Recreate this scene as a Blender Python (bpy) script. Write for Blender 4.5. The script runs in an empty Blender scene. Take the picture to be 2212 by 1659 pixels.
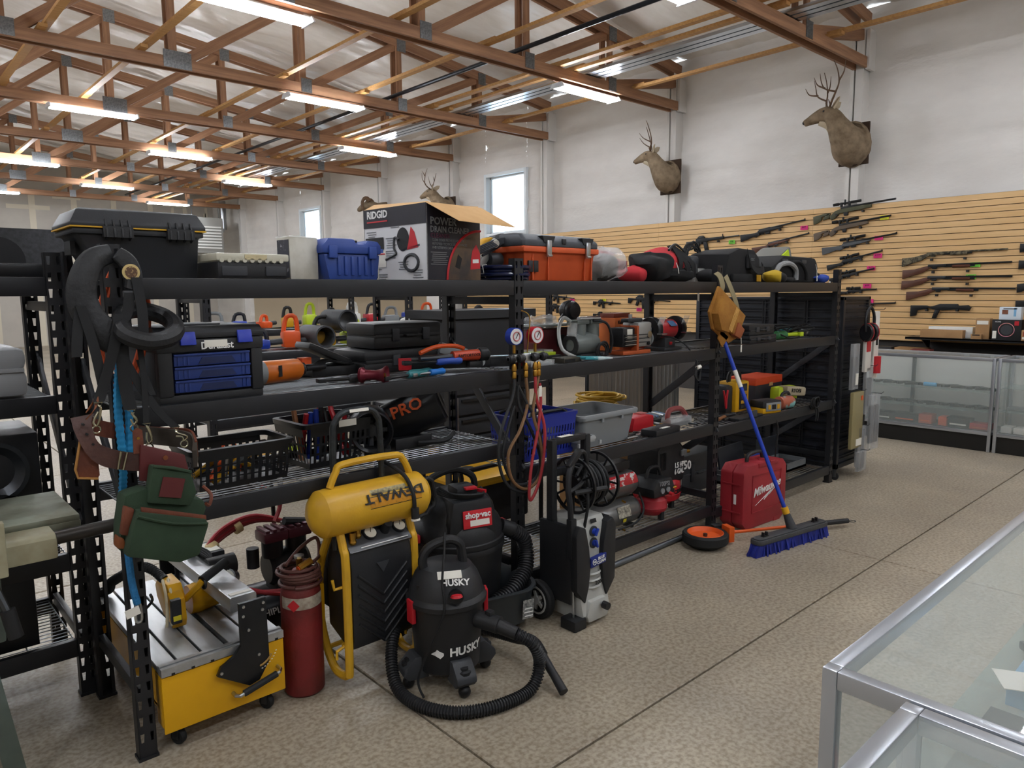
import bpy, bmesh, math, random
from mathutils import Vector, Matrix, noise
random.seed(7)
S = bpy.context.scene
COL = S.collection
PI = math.pi
# ---------------- camera ----------------
cam_d = bpy.data.cameras.new('camera'); cam = bpy.data.objects.new('camera', cam_d); COL.objects.link(cam)
cam_d.sensor_width = 36; cam_d.lens = 1566.4/2212*36; cam_d.clip_start = .02; cam_d.clip_end = 200
_y, _p, _r = (math.radians(a) for a in (47.67, 7.18, -.4755))
_f = Vector((math.cos(_y)*math.cos(_p), math.sin(_y)*math.cos(_p), -math.sin(_p)))
_rt = Vector((math.sin(_y), -math.cos(_y), 0)); _u = _rt.cross(_f)
_rt, _u = math.cos(_r)*_rt+math.sin(_r)*_u, -math.sin(_r)*_rt+math.cos(_r)*_u
cam.matrix_world = Matrix(((_rt.x, _u.x, -_f.x, 0), (_rt.y, _u.y, -_f.y, 0), (_rt.z, _u.z, -_f.z, 1.66), (0, 0, 0, 1)))
S.camera = cam
# ---------------- world / exposure ----------------
S.view_settings.view_transform = 'Standard'; S.view_settings.look = 'None'
S.view_settings.exposure = 1.15; S.view_settings.gamma = 1; S.view_settings.use_curve_mapping = False
w = bpy.data.worlds.new('sky'); S.world = w; w.use_nodes = True
w.node_tree.nodes['Background'].inputs[0].default_value = (.82, .92, 1, 1)
w.node_tree.nodes['Background'].inputs[1].default_value = 3.5
S.cycles.max_bounces = 6; S.cycles.diffuse_bounces = 4; S.cycles.glossy_bounces = 3; S.cycles.transmission_bounces = 5; S.cycles.transparent_max_bounces = 12
S.cycles.sample_clamp_indirect = 4; S.cycles.caustics_reflective = False; S.cycles.caustics_refractive = False
TUBE = 60
# ---------------- helpers ----------------
def lin(h):
    h = h.lstrip('#'); o = []
    for i in (0, 2, 4):
        c = int(h[i:i+2], 16)/255; o.append(c/12.92 if c <= .04045 else ((c+.055)/1.055)**2.4)
    return (*o, 1)
MATS = {}
def M(name, col='808080', r=.5, m=0, col2=None, vs=6, amt=.5, bump=0, bs=60, sc=(1, 1, 1), world=False, spec=.5, coat=0, tr=0, ior=1.45, alpha=1, emit=0, det=4, lo=.35, hi=.65):
    if name in MATS: return MATS[name]
    mt = bpy.data.materials.new(name); mt.use_nodes = True; nt = mt.node_tree; b = nt.nodes['Principled BSDF']
    I = b.inputs; I['Base Color'].default_value = lin(col); I['Roughness'].default_value = r; I['Metallic'].default_value = m
    I['Specular IOR Level'].default_value = spec; I['Coat Weight'].default_value = coat; I['IOR'].default_value = ior
    I['Transmission Weight'].default_value = tr; I['Alpha'].default_value = alpha
    if emit: I['Emission Color'].default_value = lin(col); I['Emission Strength'].default_value = emit
    if col2 or bump:
        if world: tc = nt.nodes.new('ShaderNodeNewGeometry').outputs['Position']
        else: tc = nt.nodes.new('ShaderNodeTexCoord').outputs['Object']
        mp = nt.nodes.new('ShaderNodeMapping'); mp.inputs['Scale'].default_value = sc; nt.links.new(tc, mp.inputs[0])
        if col2:
            n = nt.nodes.new('ShaderNodeTexNoise'); n.inputs['Scale'].default_value = vs; n.inputs['Detail'].default_value = det; n.inputs['Roughness'].default_value = .6
            rp = nt.nodes.new('ShaderNodeValToRGB'); rp.color_ramp.elements[0].color = lin(col); rp.color_ramp.elements[1].color = lin(col2)
            rp.color_ramp.elements[0].position = lo; rp.color_ramp.elements[1].position = hi
            nt.links.new(mp.outputs[0], n.inputs['Vector']); nt.links.new(n.outputs[0], rp.inputs[0]); nt.links.new(rp.outputs[0], I['Base Color'])
        if bump:
            n2 = nt.nodes.new('ShaderNodeTexNoise'); n2.inputs['Scale'].default_value = bs; n2.inputs['Detail'].default_value = 3
            bp = nt.nodes.new('ShaderNodeBump'); bp.inputs['Strength'].default_value = bump; bp.inputs['Distance'].default_value = .01
            nt.links.new(mp.outputs[0], n2.inputs['Vector']); nt.links.new(n2.outputs[0], bp.inputs['Height']); nt.links.new(bp.outputs[0], I['Normal'])
    MATS[name] = mt; return mt
class MB:
    def __init__(s): s.v = []; s.f = []; s.T = Matrix.Identity(4)
    def add(s, vs, fs):
        k = len(s.v); s.v += [s.T @ Vector(p) for p in vs]; s.f += [[i+k for i in f] for f in fs]; return s
    def box(s, x0, x1, y0, y1, z0, z1):
        return s.add([(x, y, z) for z in (z0, z1) for y in (y0, y1) for x in (x0, x1)], [(0, 2, 3, 1), (4, 5, 7, 6), (0, 1, 5, 4), (2, 6, 7, 3), (0, 4, 6, 2), (1, 3, 7, 5)])
    def cbox(s, c, d, rz=0, rx=0, ry=0):
        T = s.T; s.T = T @ Matrix.Translation(c) @ Matrix.Rotation(rz, 4, 'Z') @ Matrix.Rotation(ry, 4, 'Y') @ Matrix.Rotation(rx, 4, 'X')
        s.box(-d[0]/2, d[0]/2, -d[1]/2, d[1]/2, -d[2]/2, d[2]/2); s.T = T; return s
    def rings(s, R, cap=True, closed=False):   # list of rings (equal count)
        n = len(R[0]); vs = [p for r in R for p in r]; fs = []; m = len(R)
        for i in range(m if closed else m-1):
            a = i*n; b = ((i+1) % m)*n
            for j in range(n): fs.append((a+j, a+(j+1) % n, b+(j+1) % n, b+j))
        if cap and not closed: fs.append(tuple(range(n-1, -1, -1))); fs.append(tuple((m-1)*n+j for j in range(n)))
        return s.add(vs, fs)
    def cyl(s, a, b, r, r2=None, n=16, cap=True):
        a = Vector(a); b = Vector(b); r2 = r if r2 is None else r2; d = (b-a).normalized(); e = d.orthogonal().normalized(); g = d.cross(e)
        ring = lambda c, q: [c+e*math.cos(2*PI*k/n)*q+g*math.sin(2*PI*k/n)*q for k in range(n)]
        return s.rings([ring(a, r), ring(b, r2)], cap)
    def tube(s, pts, r, n=8, closed=False, sm=0):
        P = [Vector(p) for p in pts]
        if sm: P = spline(P, sm, closed)
        if not callable(r): rr = r; r = lambda t: rr
        R = []; m = len(P); e = None
        for i, p in enumerate(P):
            d = (P[(i+1) % m]-P[i-1]) if closed else (P[min(i+1, m-1)]-P[max(i-1, 0)])
            if d.length < 1e-9: d = Vector((0, 0, 1))
            d.normalize()
            if e is None: e = d.orthogonal().normalized()
            e = (e-d*e.dot(d)); e = e.normalized() if e.length > 1e-6 else d.orthogonal().normalized()
            g = d.cross(e); q = r(i/max(1, m-1))
            R.append([p+(e*math.cos(2*PI*k/n)+g*math.sin(2*PI*k/n))*q for k in range(n)])
        return s.rings(R, not closed, closed)
    def lathe(s, prof, n=24, o=(0, 0, 0), ax='z', cap=False, sx=1, sy=1):
        o = Vector(o); R = []
        for r, z in prof:
            ring = []
            for k in range(n):
                a = 2*PI*k/n; x = r*math.cos(a)*sx; y = r*math.sin(a)*sy
                ring.append(o+Vector({'z': (x, y, z), 'y': (x, z, -y), 'x': (z, x, y)}[ax]))
            R.append(ring)
        return s.rings(R, cap)
    def prism(s, poly, a, b, pl='xz'):          # polygon in plane pl, extruded along the third axis a..b
        def mk(p, t): return {'xz': (p[0], t, p[1]), 'xy': (p[0], p[1], t), 'yz': (t, p[0], p[1])}[pl]
        ar = sum(poly[i-1][0]*poly[i][1]-poly[i][0]*poly[i-1][1] for i in range(len(poly)))
        pl2 = poly if (ar > 0) != (pl == 'xz') else poly[::-1]
        return s.rings([[mk(p, a) for p in pl2], [mk(p, b) for p in pl2]])
    def strip(s, pts, w, t=.003, sm=0):         # flat strap: pts with per-point side vector w (Vector or list)
        P = [Vector(p) for p in pts]
        if sm: P = spline(P, sm)
        m = len(P); R = []
        for i, p in enumerate(P):
            d = (P[min(i+1, m-1)]-P[max(i-1, 0)]).normalized()
            wv = Vector(w(i/max(1, m-1)) if callable(w) else w); nn = d.cross(wv).normalized()*t/2
            R.append([p-wv/2-nn, p+wv/2-nn, p+wv/2+nn, p-wv/2+nn])
        return s.rings(R)
    def grid(s, fn, nu, nv, wrap=False):
        vs = [fn(i/(nu-1 if not wrap else nu), j/(nv-1)) for j in range(nv) for i in range(nu)]
        fs = [(j*nu+i, j*nu+(i+1) % nu, (j+1)*nu+(i+1) % nu, (j+1)*nu+i) for j in range(nv-1) for i in range(nu if wrap else nu-1)]
        return s.add(vs, fs)
    def ball(s, c, r, n=12, sx=1, sy=1, sz=1):
        m = max(4, n//2); c = Vector(c)
        return s.rings([[c+Vector((r*sx*math.sin(PI*max(.02, min(.98, j/m)))*math.cos(2*PI*k/n), r*sy*math.sin(PI*max(.02, min(.98, j/m)))*math.sin(2*PI*k/n), -r*sz*math.cos(PI*j/m))) for k in range(n)] for j in range(m+1)])
    def mesh(s, name, mat, bev=0, seg=2, sharp=35, jit=0):
        me = bpy.data.meshes.new(name); me.from_pydata([tuple(p) for p in s.v], [], s.f)
        bm = bmesh.new(); bm.from_mesh(me)
        if jit:
            for v in bm.verts: v.co += noise.noise_vector(v.co*jit[1])*jit[0]
        bmesh.ops.recalc_face_normals(bm, faces=bm.faces)
        if bev:
            ed = [e for e in bm.edges if len(e.link_faces) == 2 and e.calc_face_angle(0) > .45]
            bmesh.ops.bevel(bm, geom=ed, offset=bev, segments=seg, affect='EDGES', clamp_overlap=True, profile=.6)
        bm.to_mesh(me); bm.free()
        me.polygons.foreach_set('use_smooth', [True]*len(me.polygons)); me.set_sharp_from_angle(angle=math.radians(sharp))
        if mat: me.materials.append(mat)
        return me
    def obj(s, name, mat, parent=None, bev=0, seg=2, sharp=35, loc=None, jit=0, **kw):
        return mk(name, s.mesh(name, mat, bev, seg, sharp, jit), parent, loc, **kw)
def spline(P, k, closed=False):
    P = [Vector(p) for p in P]; n = len(P); out = []
    for i in range(n if closed else n-1):
        if closed: a, b, c, d = P[i-1], P[i], P[(i+1) % n], P[(i+2) % n]
        else: a, b, c, d = P[max(i-1, 0)], P[i], P[i+1], P[min(i+2, n-1)]
        for j in range(k):
            t = j/k; out.append(.5*((2*b)+(c-a)*t+(2*a-5*b+4*c-d)*t*t+(3*b-a-3*c+d)*t**3))
    if not closed: out.append(P[-1])
    return out
def mk(name, me, parent=None, loc=None, rz=None, label=None, cat=None, group=None, kind=None):
    o = bpy.data.objects.new(name, me); COL.objects.link(o)
    if parent: o.parent = parent
    if loc is not None: o.location = loc
    if rz: o.rotation_euler = (0, 0, rz)
    return tag(o, label, cat, group, kind)
def tag(o, label=None, cat=None, group=None, kind=None):
    for k, v in (('label', label), ('category', cat), ('group', group), ('kind', kind)):
        if v: o[k] = v
    return o
def thing(name, label, cat, loc=(0, 0, 0), rz=0, group=None, kind=None, rot=None):
    o = mk(name, None, None, loc, rz, label, cat, group, kind); o.empty_display_size = .05
    if rot: o.rotation_euler = rot
    return o
def dup(o, parent=None, **kw):
    c = o.copy(); COL.objects.link(c); c.parent = parent
    for ch in list(o.children): dup(ch, c)
    tag(c, **kw); return c
def cp(o, loc, rot=None, parent=None):       # copy of one part, mesh shared
    c = o.copy(); COL.objects.link(c); c.parent = parent or o.parent; c.location = loc
    if rot: c.rotation_euler = rot
    return c
_TX = {}
def text(s, h, o, mat, parent=None, r=(1, 0, 0), u=(0, 0, 1), name='lettering', al='CENTER', bold=0, sx=1, ext=.0006, shear=0):
    r = Vector(r).normalized(); u = Vector(u).normalized(); k = (s, bold, al, shear)
    cu = bpy.data.curves.new('t', 'FONT'); cu.body = s; cu.size = 1; cu.align_x = al; cu.align_y = 'CENTER'; cu.offset = bold; cu.extrude = ext/h; cu.resolution_u = 2; cu.shear = shear
    ob = bpy.data.objects.new('t', cu); me = bpy.data.meshes.new_from_object(ob); bpy.data.objects.remove(ob); bpy.data.curves.remove(cu)
    me.name = name; n = r.cross(u); h *= 1.42
    me.transform(Matrix(((r.x*h*sx, u.x*h, n.x*h, o[0]), (r.y*h*sx, u.y*h, n.y*h, o[1]), (r.z*h*sx, u.z*h, n.z*h, o[2]), (0, 0, 0, 1))))
    me.materials.clear(); me.materials.append(mat)
    return mk(name, me, parent)
def plate(parent, name, mat, o, r, u, w, h, t=.002, bev=0):   # thin label / panel: centre o, right r, up u
    r = Vector(r).normalized(); u = Vector(u).normalized(); n = r.cross(u); b = MB()
    b.T = Matrix(((r.x, u.x, n.x, o[0]), (r.y, u.y, n.y, o[1]), (r.z, u.z, n.z, o[2]), (0, 0, 0, 1)))
    b.box(-w/2, w/2, -h/2, h/2, -t/2, t/2); return b.obj(name, mat, parent, bev)
def frame(b, o, r, u):
    r = Vector(r).normalized(); u = Vector(u).normalized(); n = r.cross(u)
    b.T = Matrix(((r.x, u.x, n.x, o[0]), (r.y, u.y, n.y, o[1]), (r.z, u.z, n.z, o[2]), (0, 0, 0, 1))); return b
def rrect(x0, x1, y0, y1, r, n=4):
    out = []
    for cx, cy, a in ((x1-r, y1-r, 0), (x0+r, y1-r, 90), (x0+r, y0+r, 180), (x1-r, y0+r, 270)):
        for k in range(n+1):
            t = math.radians(a+90*k/n); out.append((cx+r*math.cos(t), cy+r*math.sin(t)))
    return out
def coil(R, r, turns, pitch=.0, n=20, c=(0, 0, 0), jit=0, ax='z', ph=0):
    out = []
    for k in range(int(n*turns)+1):
        a = 2*PI*k/n+ph; q = R+(random.uniform(-jit, jit) if jit else 0); z = pitch*k/n+(random.uniform(-jit, jit)*.4 if jit else 0)
        p = {'z': (q*math.cos(a), q*math.sin(a), z), 'y': (q*math.cos(a), z, q*math.sin(a)), 'x': (z, q*math.cos(a), q*math.sin(a))}[ax]
        out.append((p[0]+c[0], p[1]+c[1], p[2]+c[2]))
    return out
# ---------------- shared materials ----------------
BLK = M('black_plastic', '1c1d20', .5, bump=.08, bs=300); BLK2 = M('black_satin', '111216', .38); RUB = M('rubber', '17181a', .7)
DGR = M('dark_grey_plastic', '34363a', .55, bump=.06, bs=300); GRY = M('grey_plastic', '7f8386', .5); LGR = M('light_grey_plastic', 'b9bbb9', .45)
WHT = M('white_plastic', 'e6e6e2', .5); PAP = M('paper', 'e9e6dc', .75); STL = M('steel', 'b8bcc0', .28, 1); DST = M('dark_steel', '55585c', .4, 1)
CHR = M('chrome', 'd9dcde', .12, 1); BRS = M('brass', 'b58a3c', .3, 1); RED = M('red_plastic', 'b81f2a', .4); REDD = M('dark_red', '7d1822', .45)
BLU = M('blue_plastic', '1d3aa0', .4); YEL = M('yellow_paint', 'd9a51c', .42, col2='c99412', vs=3); ORG = M('orange_plastic', 'd9541c', .45)
LIM = M('lime_plastic', 'b9cf2a', .45); TEA = M('teal_plastic', '2a6f74', .45); CRD = M('cardboard', 'b58c5e', .8, col2='a67f52', vs=9)
TAG = M('tag_white', 'eeebe2', .7); INK = M('ink_black', '101012', .6); INKW = M('ink_white', 'ececea', .55); INKR = M('ink_red', 'c2222c', .5); INKG = M('ink_grey', '77797c', .6)
RACK = M('rack_black', '1b1c20', .42, bump=.05, bs=400)
CLR = M('clear_plastic', 'f4f6f6', .12, alpha=.28, spec=.6)
FAB = M('black_fabric', '121214', .9, bump=.25, bs=500)
# ---------------- the building ----------------
XW, XL, YF, YB, XR = 10.75, -7.45, 28.85, -7.7, 1.65
ZC, ZH, SL = 4.66, 5.24, .125      # bottom chord underside, top-chord underside at the wall, roof slope
conc = M('concrete', '9b9183', .42, col2='b3a895', vs=1.1, world=True, bump=.015, bs=160, det=8, lo=.3, hi=.7)
def _conc():
    nt = conc.node_tree; b = nt.nodes['Principled BSDF']; rp = next(n for n in nt.nodes if n.type == 'VALTORGB')
    mp = next(n for n in nt.nodes if n.type == 'MAPPING')
    n = nt.nodes.new('ShaderNodeTexNoise'); n.inputs['Scale'].default_value = 55; n.inputs['Detail'].default_value = 6; nt.links.new(mp.outputs[0], n.inputs['Vector'])
    r2 = nt.nodes.new('ShaderNodeValToRGB'); r2.color_ramp.elements[0].position = .36; r2.color_ramp.elements[0].color = lin('c2bcb0'); r2.color_ramp.elements[1].position = .6; r2.color_ramp.elements[1].color = (1, 1, 1, 1)
    nt.links.new(n.outputs[0], r2.inputs[0])
    mx = nt.nodes.new('ShaderNodeMix'); mx.data_type = 'RGBA'; mx.blend_type = 'MULTIPLY'; mx.inputs[0].default_value = .8
    nt.links.new(rp.outputs[0], mx.inputs[6]); nt.links.new(r2.outputs[0], mx.inputs[7]); nt.links.new(mx.outputs[2], b.inputs['Base Color'])
    v = nt.nodes.new('ShaderNodeTexNoise'); v.inputs['Scale'].default_value = .9; v.inputs['Detail'].default_value = 5; nt.links.new(mp.outputs[0], v.inputs['Vector'])
    m2 = nt.nodes.new('ShaderNodeMapRange'); m2.inputs[3].default_value = .28; m2.inputs[4].default_value = .6; nt.links.new(v.outputs[0], m2.inputs[0]); nt.links.new(m2.outputs[0], b.inputs['Roughness'])
_conc()
fl = MB().box(XL-.3, XW+.3, YB-.3, YF+.3, -.2, -.03).obj('floor', M('joint_dirt', '3f3a33', .9), kind='structure')
jx = [1.54+3.045*k for k in range(-3, 4)]; jx[0] = XL-.2; jx[-1] = XW+.2
jy = [1.66+3.05*k for k in range(-3, 9)]; jy = [YB-.2]+jy+[YF+.2]
for i in range(len(jx)-1):
    for j in range(len(jy)-1):
        MB().box(jx[i]+.005, jx[i+1]-.005, jy[j]+.005, jy[j+1]-.005, -.1, 0).obj('slab', conc, fl, bev=.004, seg=1)
foam = M('wall_foam', 'e4e1dd', .75, col2='d8d4d0', vs=1.4, world=True, bump=.5, bs=26, sc=(1, .5, 1))
def foam_fn(x, z0, z1, y0, y1):
    def f(u, v):
        y = y0+(y1-y0)*u; z = z0+(z1-z0)*v
        g = (z % .61)/.61; ledge = .03*math.exp(-((g-.5)/.12)**2)-.045*math.exp(-((g-.93)/.035)**2)
        d = .02*noise.noise(Vector((y*.9, z*2.2, 3)))+.012*noise.noise(Vector((y*5, z*1.2, 8)))+.007*noise.noise(Vector((y*14, z*4, 1)))
        return (x-ledge*(.7+.6*noise.noise(Vector((y*.4, z, 0))))-d, y, z)
    return f
W1 = (11.32, 12.54, 2.96, 4.18); W2 = (20.25, 21.5, 2.96, 4.22)
wr = MB()
ys = [YB, 4.45, 7.5, 10.55, W1[0]-.05, W1[1]+.05, 13.6, 16.65, 19.7, W2[0]-.05, W2[1]+.05, YF]
for a, b in zip(ys, ys[1:]):
    w_ = next((q for q in (W1, W2) if abs(a-q[0]+.05) < .01), None)
    nu = max(8, int((b-a)*14))
    for z0, z1 in (((0, 5.5),) if not w_ else ((0, w_[2]-.05), (w_[3]+.05, 5.5))):
        wr.grid(foam_fn(XW, z0, z1, a, b), nu, max(4, int((z1-z0)*16)))
wr.obj('wall_right', foam, kind='structure', sharp=180)
dry = M('drywall', 'b6b0a8', .85, col2='bdb7ae', vs=2, world=True); tape = M('joint_compound', 'd8cfbd', .85)
we = MB().box(XL-.2, XW+.2, YF, YF+.15, 0, 7).obj('wall_far', dry, kind='structure')
random.seed(3)
for x in [2.4+1.22*k for k in range(8)]:
    MB().box(x-.09, x+.09, YF-.004, YF+.01, 0, 5.1).obj('joint_tape', tape, we, jit=(.03, 1.5))
for k in range(11):
    x = 3.2+.75*k+random.uniform(-.2, .2); z = random.choice((2.9, 3.6, 4.2, 4.6, 5.0)); l = random.uniform(.6, 1.6)
    MB().box(x, x+l, YF-.005, YF+.01, z-.07, z+.07).obj('joint_tape', tape, we)
for k in range(10):
    x = 8.9+random.uniform(0, 1.7); z = random.uniform(3.6, 4.7); MB().box(x-.05, x+.05, YF-.005, YF+.01, z-.4, z+.4).obj('joint_tape', tape, we)
MB().box(XL-.2, XL, YB, YF, 0, 6).obj('wall_left', foam, kind='structure')
MB().box(XL-.2, XW+.2, YB-.15, YB, 0, 7).obj('wall_back', dry, kind='structure')
# roof: insulation blankets hung between trusses, one sheet per bay and slope
vin = M('insulation_vinyl', 'e6e1da', .3, col2='dad3ca', vs=1.5, world=True, bump=.35, bs=7, sc=(1, 3, 1))
def roof_z(x): return ZH+.2+(XW-x)*SL if x > XR else ZH+.2+(XW-(2*XR-x))*SL
YT = [1.4+3.05*k for k in range(-3, 9)]
ce = MB().box(XL-.3, XW+.3, YB, YF, 7, 7.1).obj('ceiling', M('roof_deck', '8a8a8a', .6), kind='structure')
edges = [YB]+YT+[YF]
for a, b in zip(edges, edges[1:]):
    for x0, x1 in ((XL-.1, XR), (XR, XW+.1)):
        def f(u, v, a=a, b=b, x0=x0, x1=x1):
            x = x0+(x1-x0)*u; y = a+(b-a)*v; sag = .06*math.sin(PI*v)+.05*abs(math.sin(x*PI/1.22))
            n = .05*noise.noise(Vector((x*1.1, y*2.3, 5)))+.022*noise.noise(Vector((x*1.5+y*3, y*9, 2)))+.012*noise.noise(Vector((x*3, y*20, 4)))
            return (x, y, roof_z(x)+.09-sag*.7+n)
        MB().grid(f, 70, 46).obj('insulation_sheet', vin, ce, sharp=180)
# trusses (double-ply)
fir = M('fir_lumber', '856048', .62, col2='a2795a', vs=3, sc=(.5, 9, 9), bump=.06, bs=30, det=6); fir2 = M('new_lumber', 'bf935c', .6, col2='a97c48', vs=3, sc=(.5, 9, 9))
plt = M('galvanized', '8c8e90', .38, .85, col2='6d7073', vs=40)
def member(length, h, t, mat, name): return MB().box(-length/2, length/2, -t/2, t/2, -h/2, h/2).mesh(name, mat, bev=.002, seg=1)
_mem = {}
def lumber(a, b, y, h, mat, name, parent, t=.038):
    a = Vector(a); b = Vector(b); L = round((b-a).length, 3); k = (L, h, mat.name, t)
    if k not in _mem: _mem[k] = member(L, h, t, mat, name)
    o = mk(name, _mem[k], parent, ((a.x+b.x)/2, y, (a.y+b.y)/2)); o.rotation_euler = (0, -math.atan2(b.y-a.y, b.x-a.x), 0); return o
PX = [8.85, 7.12, 5.4, 3.55, 1.65]; PX = PX+[2*XR-x for x in PX[-2::-1]]
def tc(x): return ZH+.07+(XW-.15-x)*SL if x >= XR else ZH+.07+(XW-.15-2*XR+x)*SL
def pmesh(w, h):
    b = MB(); n = int(w/.018)
    for k in range(n):
        x = -w/2+w*(k+.5)/n; b.box(x-.0065, x+.0065, -.004, .004, -h/2, h/2)
    b.box(-w/2, w/2, -.002, .002, -h/2, h/2); return b.mesh('gusset_plate', plt)
PL1, PL2 = pmesh(.17, .2), pmesh(.36, .22)
nm = ['nearest', 'second', 'third', 'fourth', 'fifth', 'sixth', 'seventh', 'eighth', 'ninth']
for i, y in enumerate(YT):
    q = i-4
    t = thing('roof_truss', f'brown timber roof truss spanning the shop, {nm[q]} one in view' if q >= 0 else f'brown timber roof truss, {["by the back wall","second from the back wall","just behind the viewer","right above the viewer"][i]}', 'truss', (0, y, 0), group='roof trusses')
    tk = .04
    for s in (-1, 1):
        yy = s*.075
        lumber((XL+.1, ZC+.07), (XW-.14, ZC+.07), yy, .14, fir, 'bottom_chord', t, tk)
        for sg in (1, -1):
            X = lambda x: x if sg > 0 else 2*XR-x
            lumber((X(XR), tc(XR)), (X(XW-.12), tc(XW-.12)), yy, .15, fir, 'top_chord', t, tk)
            lumber((X(XW-.2), tc(XW-.1)-.2), (X(8.95), ZC+.14), yy*.3, .14, fir, 'web', t, tk)
            pts = [8.85, 7.12, 5.4, 3.55, 1.65]
            for k, x in enumerate(pts):
                if x == 1.65 and sg < 0: continue
                lumber((X(x)-sg*.05, ZC+.12), (X(x)-sg*.05, tc(x)-.02), yy*.98, .1, fir, 'web', t, tk)
            for k in range(1, 5):
                lumber((X(pts[k]+.08), ZC+.12), (X(pts[k-1]-.1), tc(pts[k-1])-.06), yy*.55, .13, fir, 'web', t, tk)
    for k, x in enumerate(PX):
        big = abs(x-3.55) < .01 or abs(x+.25) < .01
        mk('gusset_plate', PL2 if big else PL1, t, (x, -.1, ZC+.11)); mk('gusset_plate', PL1, t, (x, -.1, tc(x)-.04))
# longitudinal braces lying on the bottom chords, one per bay, lapped
for k, (x, mt_) in enumerate(((9.42, fir2), (8.02, fir2), (7.7, fir2), (6.35, fir2), (5.0, fir2), (3.1, fir2), (2.0, fir2), (-.6, fir2), (-3, fir2), (-5.5, fir2))):
    br = thing('ceiling_brace', f'pale lumber brace running across the trusses, {["closest to the rifle wall", "left of the steel channels", "beside the one left of the steel channels", "right of the black pipe end", "above the middle row of lamps", "beside the corrugated plate row", "above the left lamps", "out of view over the counter", "out of view further over", "out of view by the far wall"][k]}', 'brace', (x, 0, 0), group='braces between trusses')
    for j, (a, b) in enumerate(zip(YT, YT[1:])):
        mb = MB().box(-.045, .045, a-.25, b+.22, 0, .04); mb.obj('board', mt_, br, loc=((j % 2)*.05, 0, ZC+.142+(j % 2)*.0405))
pm = M('black_pipe', '22252c', .35, .6)
MB().cyl((6.95, 2.0, ZC+.22), (6.95, 26, ZC+.22), .03, n=10).obj('gas_pipe', pm, label='long black gas pipe running across the truss chords', cat='pipe')
for k, dx in enumerate((0, .13, .26)):
    c = MB().prism([(-.05, 0), (.05, 0), (.05, .04), (.042, .04), (.042, .008), (-.042, .008), (-.042, .04), (-.05, .04)], 1.0, 20, 'xz')
    c.obj('steel_channel', M('galv_channel', 'b3b9bf', .25, 1), loc=(8.3+dx, 0, ZC+.15), label=f'long galvanized steel channel stored on the trusses, {["left", "middle", "right"][k]} of three', cat='channel', group='steel channels on trusses')
# posts on the rifle wall
pw = M('post_white', 'd2cfcb', .6, bump=.3, bs=20)
for k, y in enumerate(YT[3:]):
    p = MB().box(XW-.2, XW+.02, y-.055, y+.055, 0, ZC+.55).obj(f'trim_{k+1}', pw, kind='structure', bev=.006)
    MB().box(XW-.21, XW, y+.075, y+.12, 2.2, ZC+.55).obj('post_board', pw, p); MB().box(XW-.205, XW, y-.12, y-.075, ZC-.02, ZC+.5).obj('post_board', pw, p)
# windows
gl = M('window_glass', 'dfeefa', .02, tr=1, ior=1.05, spec=.2); vf = M('window_vinyl', 'dfe6ea', .4)
for k, (a, b, z0, z1) in enumerate((W1, W2)):
    win = MB()
    for bx in ((a-.07, a, z0-.07, z1+.07), (b, b+.07, z0-.07, z1+.07), (a, b, z0-.07, z0), (a, b, z1, z1+.07)): win.box(XW-.06, XW+.16, *bx)
    wo = win.obj(f'window_{k+1}', vf, kind='structure', bev=.004); MB().box(XW+.09, XW+.1, a, b, z0, z1).obj('pane', gl, wo)
    f = MB()
    for bx in ((a, a+.035, z0, z1), (b-.035, b, z0, z1), (a, b, z0, z0+.035), (a, b, z1-.035, z1)): f.box(XW+.06, XW+.12, *bx)
    f.obj('window_sash', vf, wo)
# slat wall
slm = M('slatwall_maple', 'dcb784', .42, col2='d2aa74', vs=2.5, sc=(1, .5, 9)); XS = 10.52
sw = MB().box(XS+.012, XS+.03, -3.2, 13.2, .97, 2.83).obj('wall_slat_panel', M('slat_groove', '4a3826', .8), kind='structure')
rows = 24; pit = (2.83-.97)/rows
for r in range(rows):
    for y0 in [-3.2+2.733*k for k in range(6)]:
        MB().box(XS-.007, XS+.014, y0, y0+2.731, .97+pit*r+.004, .97+pit*(r+1)-.004).obj('slat', slm, sw)
MB().box(XS+.06, XS+.08, -3.2, 13.2, 0, .97).obj('wall_wainscot', M('wainscot', '3b3836', .7), kind='structure')
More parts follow.
